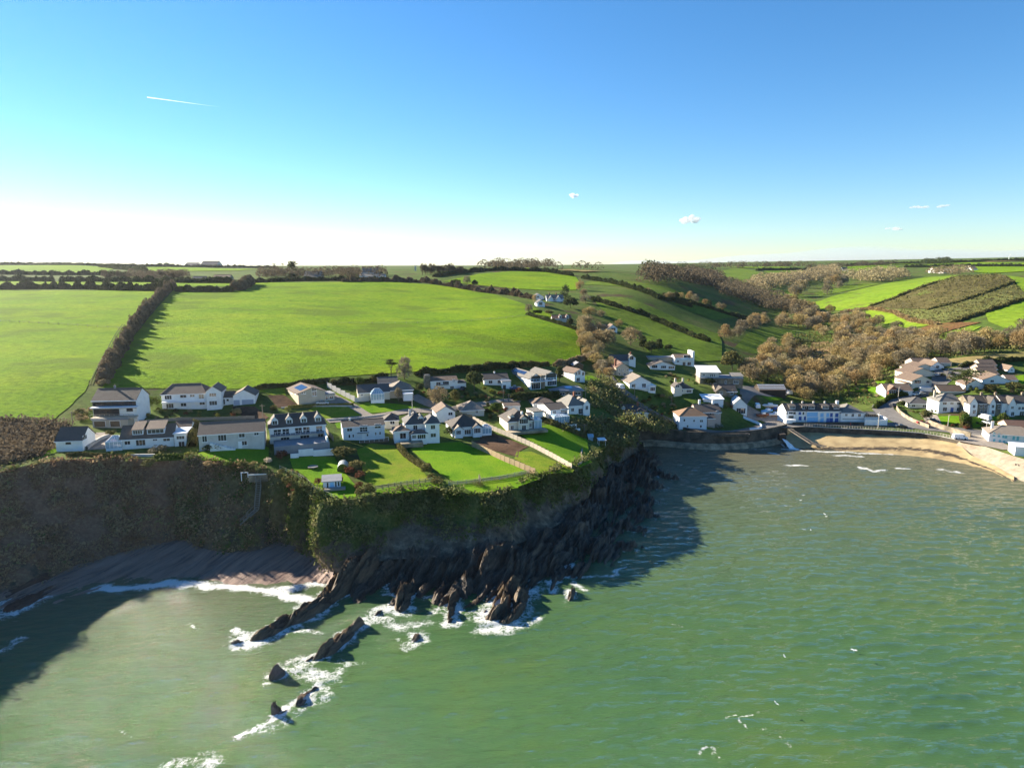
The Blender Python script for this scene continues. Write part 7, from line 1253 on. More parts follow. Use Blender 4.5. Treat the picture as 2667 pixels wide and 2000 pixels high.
shrubs(2, [(1380, 280), (1440, 200), (1450, 300), (1500, 330), (1900, 330), (1950, 280), (2100, 320), (2150, 380), (1700, 400), (1450, 380)], 22, 'garden shrub around the split-level and black-roofed houses', 'shrubs of the upper gardens'); shrubs(2, [(1940, 470), (2100, 420), (2200, 420), (2060, 560), (1990, 600), (1940, 540)], 11, 'shrub behind the panel fence gardens', 'shrubs behind the panel fence'); shrubs(1, [(600, 480), (740, 470), (740, 560), (620, 560)], 12, 'shrub left of the timber house', 'shrubs left of the timber house', mix=['twig_brown', 'leaf_olive', 'leaf_dark']); shrubs(1, [(1100, 480), (1320, 460), (1900, 470), (1950, 520), (1300, 560), (1120, 570)], 18, 'low shrub on the bank before the large house', 'shrubs before the large house', (1, 2)); shrubs(2, [(230, 980), (330, 960), (470, 1060), (480, 1110), (350, 1140), (260, 1060)], 16, 'shrub outside the seaward fence', 'shrubs outside the seaward fence', (1, 2.2), ['twig_russet', 'leaf_olive', 'leaf_red'])
shrubs(4, [(850, 420), (1100, 380), (1330, 330), (1330, 420), (1160, 480), (1080, 540), (850, 500)], 26, 'garden shrub or allotment bush below the estate', 'shrubs below the estate', (1.5, 3)); shrubs(4, [(1380, 620), (1560, 600), (1560, 640), (1420, 660)], 9, 'shrub beside the grey bungalow', 'shrubs of the grey bungalow', (1, 2.2)); shrubs(4, [(1580, 720), (1760, 700), (2100, 700), (2180, 690), (1960, 730), (1750, 750)], 14, 'shrub along the front of the right lawns', 'shrubs of the right lawns', (1, 2.2)); shrubs(4, [(1800, 440), (1950, 420), (2212, 420), (2212, 490), (1820, 480)], 18, 'shrub behind the right terrace', 'shrubs behind the right terrace', (1.5, 3.2)); shrubs(4, [(1550, 300), (1700, 300), (1830, 290), (1760, 380), (1600, 390)], 9, 'shrub between the estate rows', 'shrubs between the estate rows', (1.2, 2.4)); shrubs(4, [(0, 420), (60, 500), (130, 500), (60, 590), (-60, 600)], 9, 'shrub around the stone house', 'shrubs of the stone house', (1.2, 2.6))
# ================================================================== SMALL THINGS
def project(P):
    P = np.asarray(P, float); d = P-np.array([0, 0, CAM_H]); zc = d[:, 1]*cp-d[:, 2]*sp; yc = d[:, 1]*sp+d[:, 2]*cp
    return CX+FPX*d[:, 0]/zc, CY-FPX*yc/zc, zc
_cx, _cy, _cz = project(CLIFFPTS)
def on_cliff(Z, x, y):
    px, py = S(Z, x, y); i = int(np.argmin((_cx-px)**2+(_cy-py)**2)); d = ray(px, py); t = (_cz[i]-.9)/(d[1]*cp-d[2]*sp); return Vector(np.array([0, 0, CAM_H])+t*d)
mat('fence_wood', [(.30, .21, .12), (.40, .29, .17), (.46, .35, .22)], .9, .85, .2, 4, rand=.12); mat('fence_pale', [(.42, .36, .28), (.52, .45, .36)], .9, .85, rand=.08); mat('old_wood', [(.20, .18, .15), (.30, .27, .23)], .9, .9); mat('pole_wood', [(.16, .13, .10), (.24, .20, .16)], 1, .9)
mat('tyre', [(.02, .02, .02)], 1, .8); mat('lamp_glass', [(.7, .7, .68)], 1, .2); mat('galvanised', [(.30, .33, .32), (.40, .43, .41)], 2, .5, .3, 6, metal=.3); mat('rusty', [(.20, .10, .05), (.30, .17, .09)], 2, .8)
def panel_fence(label, Z, pts, h, plen, pm, posts=True, name='panel_fence', boards=7, cat='fence'):
    P = [np.array(G(Z, x, y)) for x, y in pts]; P = resample(P, .5); s = np.concatenate([[0], np.cumsum(np.linalg.norm(np.diff(P[:, :2], axis=0), axis=1))]); n = max(1, int(s[-1]/plen)); q = np.linspace(0, s[-1], n+1); Q = np.column_stack([np.interp(q, s, P[:, k]) for k in (0, 1)]); zq = zt(Q[:, 0], Q[:, 1])
    root = empty(name, (Q[0, 0], Q[0, 1], zq[0])); tag(root, label, cat)
    B = MB()
    for k in range(boards): B.box(-.5+k/boards+.004, -.5+(k+1)/boards-.004, -.03 if k % 2 else -.045, .02, 0, 1)
    B.box(-.5, .5, .022, .05, .15, .22); B.box(-.5, .5, .022, .05, .8, .87)
    me = B.mesh('panel'); me.materials.append(MATS[pm]); B = MB(); B.box(-.06, .06, -.06, .06, -.4, 1.08); pe = B.mesh('post'); pe.materials.append(MATS[pm])
    for i in range(n):
        a, b = Q[i], Q[i+1]; o = bpy.data.objects.new('panel', me); COL.objects.link(o); o.parent = root; m_ = (a+b)/2; L = np.linalg.norm(b-a); z = min(zq[i], zq[i+1])-.1; z = (zq[i]+zq[i+1])/2-.12
        o.location = (m_[0]-Q[0, 0], m_[1]-Q[0, 1], z-zq[0]); o.rotation_euler.z = math.atan2(b[1]-a[1], b[0]-a[0]); o.scale = (L-.13, 1, h+.12)
    if posts:
        for i in range(n+1):
            o = bpy.data.objects.new('post', pe); COL.objects.link(o); o.parent = root; o.location = (Q[i, 0]-Q[0, 0], Q[i, 1]-Q[0, 1], zq[i]-zq[0]); o.scale = (1, 1, h)
    return root
panel_fence('tan board fence between the striped lawn and the vegetable garden', 3, [(-66, 958), (200, 1082), (455, 1190)], 1.7, 1.9, 'fence_wood'); panel_fence('long pale board fence between the vegetable garden and the round-terrace lawn', 3, [(-60, 742), (100, 822), (270, 892), (430, 962), (600, 1052), (756, 1142)], 1.5, 1.9, 'fence_pale'); panel_fence('pale block wall stepping down from the main field past the slate-roofed bungalow', 2, [(640, 280), (760, 345), (866, 400)], 1.9, 2.4, 'grey_wall', name='block_wall', cat='wall'); panel_fence('short pale block wall below the slate-roofed bungalow', 2, [(868, 402), (985, 392)], 1.5, 2.4, 'grey_wall', name='block_wall', cat='wall'); panel_fence('weathered board fence beside the four-dormer house', 2, [(625, 640), (660, 690), (690, 725)], 1.5, 2, 'old_wood'); panel_fence('brown picket fence behind the blue bungalow', 2, [(1700, 510), (1770, 525), (1830, 540)], 1.3, 1.8, 'fence_wood'); panel_fence('long brown fence below the large house', 1, [(1130, 578), (1500, 552), (2095, 540)], 1.0, 2.4, 'old_wood')
def rail_fence(label, Z, pts, h, sp_, m, rails=2, pick=0, name='rail_fence', r=.05):
    P = [np.array(G(Z, x, y)) for x, y in pts]; P = resample(P, .4); s = np.concatenate([[0], np.cumsum(np.linalg.norm(np.diff(P[:, :2], axis=0), axis=1))]); n = max(1, int(s[-1]/sp_)); q = np.linspace(0, s[-1], n+1); Q = np.column_stack([np.interp(q, s, P[:, k]) for k in (0, 1)]); Q = np.column_stack([Q, zt(Q[:, 0], Q[:, 1])]); root = empty(name, Q[0]); tag(root, label, 'fence'); Q = Q-Q[0]
    B = MB(); B.box(-r, r, -r, r, -.3, h+.08); pe = B.mesh('post'); pe.materials.append(MATS[m])
    for c in Q: o = bpy.data.objects.new('post', pe); COL.objects.link(o); o.parent = root; o.location = c
    for k in range(rails):
        B = MB(); z = h*(k+1)/rails-.04
        for a, b in zip(Q[:-1], Q[1:]): B.bar(Vector(a)+Vector((0, 0, z)), Vector(b)+Vector((0, 0, z)), r*.75, n=4)
        B.build('rail', m, root)
    if pick:
        B = MB()
        for a, b in zip(Q[:-1], Q[1:]):
            for k in range(pick): c = a+(b-a)*(k+.5)/pick; B.box(c[0]-.025, c[0]+.025, c[1]-.02, c[1]+.02, c[2]+.05, c[2]+h)
        o = B.build('pickets', m, root); o['kind'] = 'stuff'
    return root
rail_fence('white picket fence along the seaward edge of the striped lawn', 2, [(1640, 1088), (1830, 1068), (2060, 1038), (2300, 988)], 1.0, 2.2, 'fence_pale', 2, 14, 'picket_fence', .06); rail_fence('grey post-and-rail fence along the seaward edge of the worn lawn', 2, [(1040, 1128), (1270, 1088), (1500, 1058)], 1.1, 1.6, 'old_wood', 3, r=.07); rail_fence('thin pale fence along the cliff edge by the summerhouse', 2, [(250, 955), (400, 1015), (500, 1082), (512, 1112), (620, 1162), (722, 1207)], 1.0, 2.0, 'fence_pale', 2, r=.04); rail_fence('dark post fence line crossing the two big fields, right part', 6, [(-50, 452), (300, 450), (600, 446), (800, 436), (1000, 420), (1150, 405)], 1.1, 6, 'old_wood', 2, r=.07); rail_fence('dark post fence line crossing the left field', 5, [(-50, 392), (300, 410), (520, 424), (740, 438)], 1.1, 6, 'old_wood', 2, r=.07)
def low_wall(label, Z, pts, w, h, m, name='garden_wall'):
    P = resample(smooth_line([np.array(G(Z, x, y)) for x, y in pts], 1), 1.2); P[:, 2] = zt(P[:, 0], P[:, 1]); o = P[0].copy(); Q = P-o
    ob = vloft(name, Q, [(w/2, (-.4,)), (w/2, (h,)), (-w/2, (h,)), (-w/2, (-.4,))], m); ob.data.flip_normals(); ob.location = o; return tag(ob, label, 'wall')
low_wall('pale stone wall curving along the inside of the road bend', 4, [(1256, 592), (1275, 625), (1330, 665), (1400, 702), (1500, 738)], .5, 1.5, 'pale_stone'); low_wall('long sunlit stone wall below the right lawns', 4, [(1492, 708), (1560, 735), (1640, 760), (1810, 806)], .5, 2.0, 'pale_stone'); low_wall('white curving wall round the harbour-side yard', 4, [(105, 660), (180, 690), (245, 722), (232, 748), (150, 752)], .5, .9, 'white_wall'); low_wall('stone wall along the front of the beach terrace', 4, [(470, 712), (700, 712), (860, 710), (1010, 714)], .5, 1.2, 'harbour_stone'); low_wall('low stone wall along the lane above the harbour', 3, [(1560, 760), (1680, 822), (1900, 862), (2212, 868)], .6, .9, 'harbour_stone'); low_wall('pale coping wall on the left cliff garden', 1, [(1030, 850), (1150, 848), (1275, 848)], .6, .6, 'concrete'); low_wall('stone edging round the curved bed on the right lawn', 3, [(840, 985), (835, 1040), (850, 1085), (800, 1115)], .5, .5, 'pale_stone'); low_wall('concrete ramp wall beside the small cliff-edge cottage', 1, [(715, 795), (770, 750), (850, 705), (900, 690)], .6, .9, 'concrete')
low_wall('pale low wall along the front of the grey house drive', 2, [(260, 455), (420, 442), (640, 440), (845, 440)], .3, .5, 'concrete'); low_wall('white low wall along the gravel lane', 2, [(640, 556), (800, 542), (1000, 526), (1120, 512)], .3, .5, 'concrete')
def pole(label, Z, x, y, yt, m='pole_wood', arm=True, name='utility_pole', cat='pole'):
    p = G(Z, x, y); h = (y-yt)*mpp(p)*ZV[Z][2]*1.03; root = empty(name, p); tag(root, label, cat)
    B = MB(); B.bar((0, 0, -.5), (0, 0, h), .13, r2=.10, n=7); B.build('pole', m, root)
    if arm: B = MB(); B.box(-.8, .8, -.06, .06, h-.5, h-.38); B.build('crossarm', m, root)
    else: B = MB(); B.box(-.1, .7, -.08, .08, h+.002, h+.12); B.build('lamp_head', m, root)
for a in [('utility pole beside the gravel drive of the large house', 2, 110, 545, 422), ('utility pole left of the timber house', 1, 600, 596, 478), ('utility pole right of the pale soil yard on the left', 1, 2168, 600, 422), ('utility pole before the modern house, left of a pair', 3, 192, 606, 488), ('utility pole before the modern house, right of a pair', 3, 236, 610, 528), ('utility pole right of the weathered-roof white house', 3, 868, 572, 470), ('utility pole before the pinkish gabled house', 3, 1272, 548, 440), ('short pole on the bank above the headland terrace', 3, 860, 855, 770), ('utility pole beside the chimney cottage', 3, 1578, 604, 540), ('utility pole by the stone house', 3, 2078, 560, 485), ('utility pole in the allotment gardens', 4, 900, 335, 240), ('utility pole on the shaded hillside', 6, 1810, 366, 308), ('utility pole between the estate rows, near one', 4, 1632, 372, 302), ('utility pole between the estate rows, far one', 4, 1662, 292, 236)]: pole(*a)
for a in [('pale flagpole beside the gravel lane', 2, 1340, 505, 378), ('street lamp by the glass-gable bungalow', 4, 1266, 516, 430), ('street lamp left of the glass-gable bungalow', 4, 1114, 496, 416), ('white mast in front of the low annex', 4, 1115, 740, 618), ('street lamp before the right lawns', 4, 1638, 740, 640), ('street lamp left of the long seafront building', 4, 1924, 776, 690)]: pole(*a, m='rail_paint', arm=False, name='lamp_post', cat='lamp post')
# ---- cars
CAR = {}
def carmesh(col, van):
    k = (col, van)
    if k in CAR: return CAR[k]
    if col not in MATS: mat(col, [dict(car_white=(.75, .75, .75), car_silver=(.42, .44, .46), car_dark=(.025, .028, .035), car_red=(.35, .02, .02), car_blue=(.04, .08, .2))[col]], 1, .25, spec=.6)
    L, W = (2.5, .95) if van else (2.1, .86); prof = [(-L, .35), (-L, .8), (-L*.93, 1.0)]+([(-L*.9, 2.0), (L*.45, 2.05), (L*.72, 1.2), (L*.97, 1.05)] if van else [(-L*.55, 1.02), (L*.45, .98), (L*.95, .82)])+[(L, .6), (L, .35)]
    B = MB(); n = len(prof)
    for s_ in (-1, 1): B.v += [(x, s_*W*(1 if z < 1.1 else .86), z) for x, z in prof]
    B.f.append(tuple(range(n))[::-1]); B.f.append(tuple(range(n, 2*n))); B.f += [(i, (i+1) % n, n+(i+1) % n, n+i) for i in range(n)]; B.m += [0]*(n+2); body = B.mesh('body'); body.materials.append(MATS[col])
    B = MB(); cab = [(-L*.5, 1.03), (-L*.4, 1.42), (L*.1, 1.45), (L*.42, 1.0)] if not van else [(L*.3, 1.25), (L*.3, 1.85), (L*.47, 1.87), (L*.68, 1.26)]; m_ = len(cab); w2 = W*.9 if van else W*.84
    B.v += [(x, -w2*(1 if i in (0, m_-1) else .88), z) for i, (x, z) in enumerate(cab)]+[(x, w2*(1 if i in (0, m_-1) else .88), z) for i, (x, z) in enumerate(cab)]; B.f += [tuple(range(m_))[::-1], tuple(range(m_, 2*m_))]+[(i, (i+1) % m_, m_+(i+1) % m_, m_+i) for i in range(m_)]; B.m += [0]*(m_+2); gl = B.mesh('glasshouse'); gl.materials.append(MATS['glass'])
    B = MB(); B.box(-L*.38, L*.08, -W*.7, W*.7, 1.452, 1.49); rf = B.mesh('roof'); rf.materials.append(MATS[col])
    B = MB(); B.bar((0, -.1, 0), (0, .1, 0), .32, n=10); wh = B.mesh('wheel'); wh.materials.append(MATS['tyre']); B = MB(); B.box(-.03, .03, -.16, .16, -.07, .07); hl = B.mesh('headlight'); hl.materials.append(MATS['lamp_glass'])
    CAR[k] = (body, gl, None if van else rf, wh, hl, L, W); return CAR[k]
def car(label, Z, x, y, yaw, col, van=False, name=None):
    p = G(Z, x, y); p.z += .2; root = empty(name or ('parked_van' if van else 'parked_car'), p, R(yaw)); tag(root, label, 'van' if van else 'car', 'parked cars and vans'); body, gl, rf, wh, hl, L, W = carmesh(col, van)
    for nm, me, loc in [('body', body, (0, 0, 0)), ('windows', gl, (0, 0, 0))]+([('roof', rf, (0, 0, 0))] if rf else [])+[('wheel', wh, (sx*L*.62, sy*W*.92, .32)) for sx in (-1, 1) for sy in (-1, 1)]+[('headlight', hl, (L*1.0, sy*W*.7, .68)) for sy in (-1, 1)]:
        o = bpy.data.objects.new(nm, me); COL.objects.link(o); o.parent = root; o.location = loc
for a in [('white van parked on the steep lane below the trees', 3, 1148, 482, 115, 'car_white', True), ('silver car parked beside the grey house extension', 2, 600, 428, 15, 'car_silver'), ('dark car parked between black-roofed and modern houses', 3, 290, 494, 10, 'car_blue'), ('silver car parked right of the black-roofed bungalow', 2, 2188, 300, 12, 'car_silver'), ('dark car before the garage of the split-level house', 2, 1755, 308, 80, 'car_dark'), ('white car on the road by the glass-gable bungalow, left one', 4, 1405, 492, 20, 'car_white'), ('silver car on the road by the glass-gable bungalow, right one', 4, 1440, 486, 20, 'car_silver'), ('dark car on the sunlit road by the low annex', 4, 1290, 734, -8, 'car_dark'), ('small black car rounding the road bend', 4, 1230, 576, 80, 'car_dark'), ('red car parked behind the pale road wall', 4, 1448, 708, -15, 'car_red'), ('dark car parked above the sunlit stone wall', 4, 1528, 690, -60, 'car_dark'), ('white van parked on the seafront by the railing', 4, 1728, 822, -10, 'car_white', True), ('white van parked behind the boat shed', 4, 446, 482, 90, 'car_white', True), ('white van on the drive between the right lawns', 4, 1918, 672, 100, 'car_white', True), ('silver car on the drive between the right lawns', 4, 1936, 706, 100, 'car_silver'), ('dark car parked in the estate, far one', 4, 1772, 266, 0, 'car_dark'), ('dark car parked in the estate, near one', 4, 1664, 335, 30, 'car_dark'), ('silver car parked in the estate by the cream gable house', 4, 1566, 345, 40, 'car_silver'), ('white van in the boatyard beside the white gable house', 4, 208, 586, 80, 'car_white', True)]: car(*a)
# ---- boats in the yard
def boat(label, Z, x, y, yaw, L, col):
    p = G(Z, x, y); p.z += .15; root = empty('boat', p, R(yaw)); tag(root, label, 'boat', 'boats in the boatyard'); V = []; ns = 9
    for i in range(ns):
        t = i/(ns-1); w = L*.19*(1-max(0, (t-.45)/.55)**2.2)*(.85+.15*min(1, t*4)); x0 = -L/2+L*t; V += [(x0, -w, 1.3+.25*t), (x0, -w*.75, .7), (x0, 0, .3+.25*t**3), (x0, w*.75, .7), (x0, w, 1.3+.25*t)]
    F = [(i*5+j, (i+1)*5+j, (i+1)*5+j+1, i*5+j+1) for i in range(ns-1) for j in range(4)]+[(i*5+4, (i+1)*5+4, (i+1)*5, i*5) for i in range(ns-1)]+[(0, 1, 2, 3, 4)]
    me = bpy.data.meshes.new('hull'); me.from_pydata(V, [], F); link('hull', me, root, col); B = MB(); B.box(-L*.1, L*.18, -L*.1, L*.1, 1.42, 2.1); B.build('cabin', 'white_frame', root); B = MB(); B.box(-L*.3, L*.25, -.5, -.4, 0, .5); B.box(-L*.3, L*.25, .4, .5, 0, .5); B.box(-.1, .1, -.6, .6, .1, .4); B.build('cradle', 'rusty', root)
for a in [('white boat on a cradle nearest the terrace in the boatyard', 4, 345, 650, 10, 7, 'white_frame'), ('pale blue boat in the middle of the boatyard', 4, 285, 625, 25, 6, 'sky_paint'), ('white boat at the back of the boatyard', 4, 300, 585, -10, 7, 'white_frame'), ('red-hulled boat at the front of the boatyard', 4, 250, 655, 5, 5.5, 'brick_red'), ('white boat behind the boat shed', 4, 462, 418, 30, 6, 'white_frame'), ('dark boat beside the boatyard fence', 4, 350, 600, 60, 5.5, 'blue_paint')]: boat(*a)
# ---- garden buildings and garden things
h = House('summerhouse', 'small pale blue summerhouse with glazed doors on the cliff-edge lawn', 2, 676, 1112, 14, 'bluewhite_wall', 'flat_grey', 'summerhouse'); h.block(604, 748, 1056, 3.2, 'monoB', .5, oh=.35).wins((632, 1062, 652, 1106), (700, 1056, 720, 1098), (724, 1054, 742, 1094)).door(660, 1062, 696, 1108, 'sky_paint', 'glazed_door').slab('deck', 610, 790, 1118, 1.8, -1.9, 'old_wood', .4)
p = G(2, 765, 975); root = empty('garden_shelter', p, R(10)); tag(root, 'arched corrugated garden shelter below the windswept tree', 'shelter'); B = MB(); n = 12; r = 1.35
for L0, L1 in [(k*.3, k*.3+.28) for k in range(13)]:
    for i in range(n):
        a0, a1 = math.pi*i/n, math.pi*(i+1)/n; rr = r*1.0; B.face([(rr*math.cos(a0), L0, .7+rr*math.sin(a0)*1.05), (rr*math.cos(a0), L1, .7+rr*math.sin(a0)*1.05), (rr*math.cos(a1), L1, .7+rr*math.sin(a1)*1.05), (rr*math.cos(a1), L0, .7+rr*math.sin(a1)*1.05)])
    B.box(-r, -r+.05, L0, L1, -.3, .7); B.box(r-.05, r, L0, L1, -.3, .7)
B.build('curved_roof', 'galvanised', root); B = MB(); B.face([(r*.97*math.cos(math.pi*i/n), .05, .7+r*.97*math.sin(math.pi*i/n)*1.05) for i in range(n+1)]); B.box(-r*.97, r*.97, .05, .12, -.3, .7); B.build('end_wall', 'leaf_green', root)
p = G(2, 522, 945); B = MB()
for i in range(20):
    a0, a1 = 2*math.pi*i/20, 2*math.pi*(i+1)/20; B.bar((1.25*math.cos(a0), 1.25*math.sin(a0), .45), (1.25*math.cos(a1), 1.25*math.sin(a1), .45), .1, n=5)
    if i % 4 == 0: B.bar((1.25*math.cos(a0), 1.25*math.sin(a0), -.1), (1.25*math.cos(a0), 1.25*math.sin(a0), .45), .05, n=5)
B.face([(1.2*math.cos(2*math.pi*i/20), 1.2*math.sin(2*math.pi*i/20), .46) for i in range(20)]); o = B.build('trampoline', 'old_wood'); o.location = p; tag(o, 'round trampoline on the summerhouse lawn', 'trampoline')
p = G(3, 1000, 950); root = empty('garden_canopy', p, R(8)); tag(root, 'white canopy on posts on the headland bank', 'canopy')
for x in (-1.1, 1.1):
    for y in (-.9, .9): B = MB(); B.bar((x, y, -.4), (x, y, 2.1), .05); B.build('post', 'white_frame', root)
B = MB(); B.slab([(-1.4, -1.2, 2.12), (1.4, -1.2, 2.12), (1.3, 1.2, 2.5), (-1.3, 1.2, 2.5)], .08); B.build('roof', 'flat_white', root)
p = G(3, 910, 900); B = MB(); B.box(-.8, .8, -.6, .6, -.3, 1.0); B.slab([(-1, -.8, 1.0), (1, -.8, 1.0), (1, .8, 1.8), (-1, .8, 1.8)], .06); o = B.build('cold_frame', 'conservatory_glass'); o.location = p; tag(o, 'small glass cold frame left of the white canopy', 'cold frame')
def picnic(x, y, yaw):
    p = G(3, x, y); root = empty('picnic_table', p, R(yaw)); tag(root, 'dark picnic table on the terrace beside the L-shaped harbour house', 'table', 'picnic tables by the harbour house')
    B = MB(); B.box(-.9, .9, -.35, .35, .72, .77); B.build('tabletop', 'old_wood', root)
    for s_ in (-1, 1): B = MB(); B.box(-.9, .9, s_*.75-.13, s_*.75+.13, .42, .46); B.build('seat', 'old_wood', root)
    for s_ in (-1, 1): B = MB(); B.bar((s_*.6, -.7, 0), (s_*.6, .2, .72), .05, n=4); B.bar((s_*.6, .7, 0), (s_*.6, -.2, .72), .05, n=4); B.build('leg', 'old_wood', root)
for x, y in [(1900, 790), (1935, 785), (1970, 780), (1905, 805), (1945, 802), (1985, 798)]: picnic(x, y, rv.uniform(-10, 10))
# ---- cliff stair on the left of the headland
A = [on_cliff(1, x, y) for x, y in [(2120, 1030), (2130, 1090), (2122, 1180), (2112, 1285), (2045, 1345), (1975, 1408)]]
root = empty('cliff_stair', A[0]); tag(root, 'grey wooden stair zigzagging down the cliff to the cove beach', 'stair'); tread = MB(); tread.box(-.55, .55, -.15, .15, -.05, .0); tme = tread.mesh('tread'); tme.materials.append(MATS['old_wood'])
for a, b in zip(A[:-1], A[1:]):
    d = b-a; n = max(3, int(d.length/.45)); yaw = math.atan2(d.y, d.x)-math.pi/2; sd = Vector((-d.y, d.x, 0)); sd = sd.normalized()*.55 if sd.length > .05 else Vector((.55, 0, 0))
    for i in range(n): o = bpy.data.objects.new('tread', tme); COL.objects.link(o); o.parent = root; o.location = a+d*(i+.5)/n-A[0]; o.rotation_euler.z = yaw
    for s_ in (-1, 1):
        B = MB(); B.bar(a+sd*s_-A[0], b+sd*s_-A[0], .08, n=4); B.build('stringer', 'old_wood', root); B = MB(); up = Vector((0, 0, 1.0)); B.bar(a+sd*s_+up-A[0], b+sd*s_+up-A[0], .05, n=4)
        for i in range(0, n+1, 3): q = a+d*i/n+sd*s_-A[0]; B.bar(q, q+up, .04, n=4)
        B.build('handrail', 'old_wood', root)
q = on_cliff(1, 2130, 1005); root = empty('viewing_platform', q, R(10)); tag(root, 'pale stone landing with white edge at the head of the cliff stair', 'platform'); B = MB(); B.box(-2.4, 2.2, -.4, 3.2, -1.6, .3); B.build('base', 'house_stone', root); B = MB(); B.box(-2.5, 2.3, -.5, -.25, .302, .5); B.build('parapet', 'white_wall', root); B = MB(); B.box(-2.6, 2.4, 2.6, 2.8, .302, 1.2); B.build('back_wall', 'old_wood', root)
q = on_cliff(1, 2015, 1030); root = empty('white_gate_frame', q, R(10)); tag(root, 'white timber frame standing left of the cliff stair landing', 'frame')
for x in (-.8, .8): B = MB(); B.box(x-.08, x+.08, -.08, .08, -.6, 1.5); B.build('post', 'white_frame', root)
B = MB(); B.box(-.95, .95, -.08, .08, 1.502, 1.66); B.build('beam', 'white_frame', root)
# ---- harbour corner: slip ramp, outfall
a = Vector(UZ(*S(4, 452, 742), 5.2)); b = Vector(UZ(*S(4, 618, 848), 1.6)); c = Vector(UZ(*S(4, 720, 876), .9)); root = empty('slip_ramp', a); tag(root, 'long weathered ramp running from the harbour corner down to the sand', 'ramp'); d = (b-a).normalized(); sd = Vector((-d.y, d.x, 0)).normalized()
for s_ in (-1, 1):
    B = MB(); B.bar(sd*s_*.9, b-a+sd*s_*.9, .28, n=4); B.bar(b-a+sd*s_*.9, c-a+sd*s_*.9, .26, n=4); B.build('beam', 'pole_wood', root)
B = MB()
for i in range(24): q = (b-a)*(i+.5)/24; B.bar(q-sd*.85, q+sd*.85, .1, n=4)
o = B.build('cross_pieces', 'pole_wood', root)
p0 = Vector(UZ(*S(4, 392, 806), 3.0)); root = empty('culvert_outfall', p0); tag(root, 'white water pouring from a dark culvert in the harbour wall corner', 'outfall'); p0y = Vector((0, -1.2, 0)); B = MB(); B.box(-1.2, 1.2, -1.3, 1.2, -1.0, 1.6); B.build('culvert', 'dark_timber', root)
m, nn, l, bb = newmat('white_water'); bb.inputs['Base Color'].default_value = (.72, .76, .78, 1); bb.inputs['Roughness'].default_value = .6; V = []; n = 14
for i in range(n):
    t = i/(n-1); w = .45+1.3*t; cx_ = 3.4*t; y_ = -1.4-5.5*t; z_ = -.2-2.75*min(1, t*1.5)**1.3
    for j in range(5): V.append((cx_+(j-2)*w*.5, y_+.25*math.sin(j*2+i), z_+.1*math.sin(i*1.7+j)))
F = [(i*5+j, i*5+j+1, (i+1)*5+j+1, (i+1)*5+j) for i in range(n-1) for j in range(4)]; me = bpy.data.meshes.new('falling_water'); me.from_pydata(V, [], F); link('falling_water', me, root, 'white_water')
# ---- people on the promenade
mat('coat_red', [(.35, .08, .06)], 1, .9); mat('coat_dark', [(.04, .05, .08)], 1, .9); mat('skin', [(.5, .33, .25)], 1, .7)
def person(label, Z, x, y, col, lean):
    p = G(Z, x, y); p.z += .2; J = {'pelvis': ((0, 0, .95), .15), 'chest': ((0, -.02, 1.35), .18), 'neck': ((0, 0, 1.52), .07), 'head': ((0, -.02, 1.66), .11), 'sl': ((-.2, 0, 1.42), .08), 'el': ((-.27, .05, 1.14), .06), 'hl': ((-.26, -.1, .92), .045), 'sr': ((.2, 0, 1.42), .08), 'er': ((.28, .02, 1.14), .06), 'hr': ((.26, -.14, .95), .045), 'kl': ((-.1, -.1*lean, .5), .085), 'fl': ((-.1, -.2*lean, .06), .06), 'tl': ((-.1, -.2*lean-.16, .04), .05), 'kr': ((.1, .08*lean, .5), .085), 'fr': ((.1, .25*lean, .06), .06), 'tr': ((.1, .25*lean-.16, .04), .05)}
    E = [('pelvis', 'chest'), ('chest', 'neck'), ('neck', 'head'), ('chest', 'sl'), ('sl', 'el'), ('el', 'hl'), ('chest', 'sr'), ('sr', 'er'), ('er', 'hr'), ('pelvis', 'kl'), ('kl', 'fl'), ('fl', 'tl'), ('pelvis', 'kr'), ('kr', 'fr'), ('fr', 'tr')]; K = list(J)
    me = bpy.data.meshes.new('person'); me.from_pydata([J[k][0] for k in K], [(K.index(a), K.index(b)) for a, b in E], []); o = link('person', me, None, col); md = o.modifiers.new('skin', 'SKIN'); o.modifiers.new('sub', 'SUBSURF').levels = 1
    for i, k in enumerate(K): me.skin_vertices[0].data[i].radius = (J[k][1], J[k][1])
    me.skin_vertices[0].data[0].use_root = True; o.location = p; o.rotation_euler.z = 1.2; tag(o, label, 'person', 'people walking on the promenade')
person('person in a red coat walking on the promenade before the beach terrace', 4, 907, 724, 'coat_red', 1); person('person in a dark coat walking beside the red-coated one', 4, 917, 724, 'coat_dark', -1)
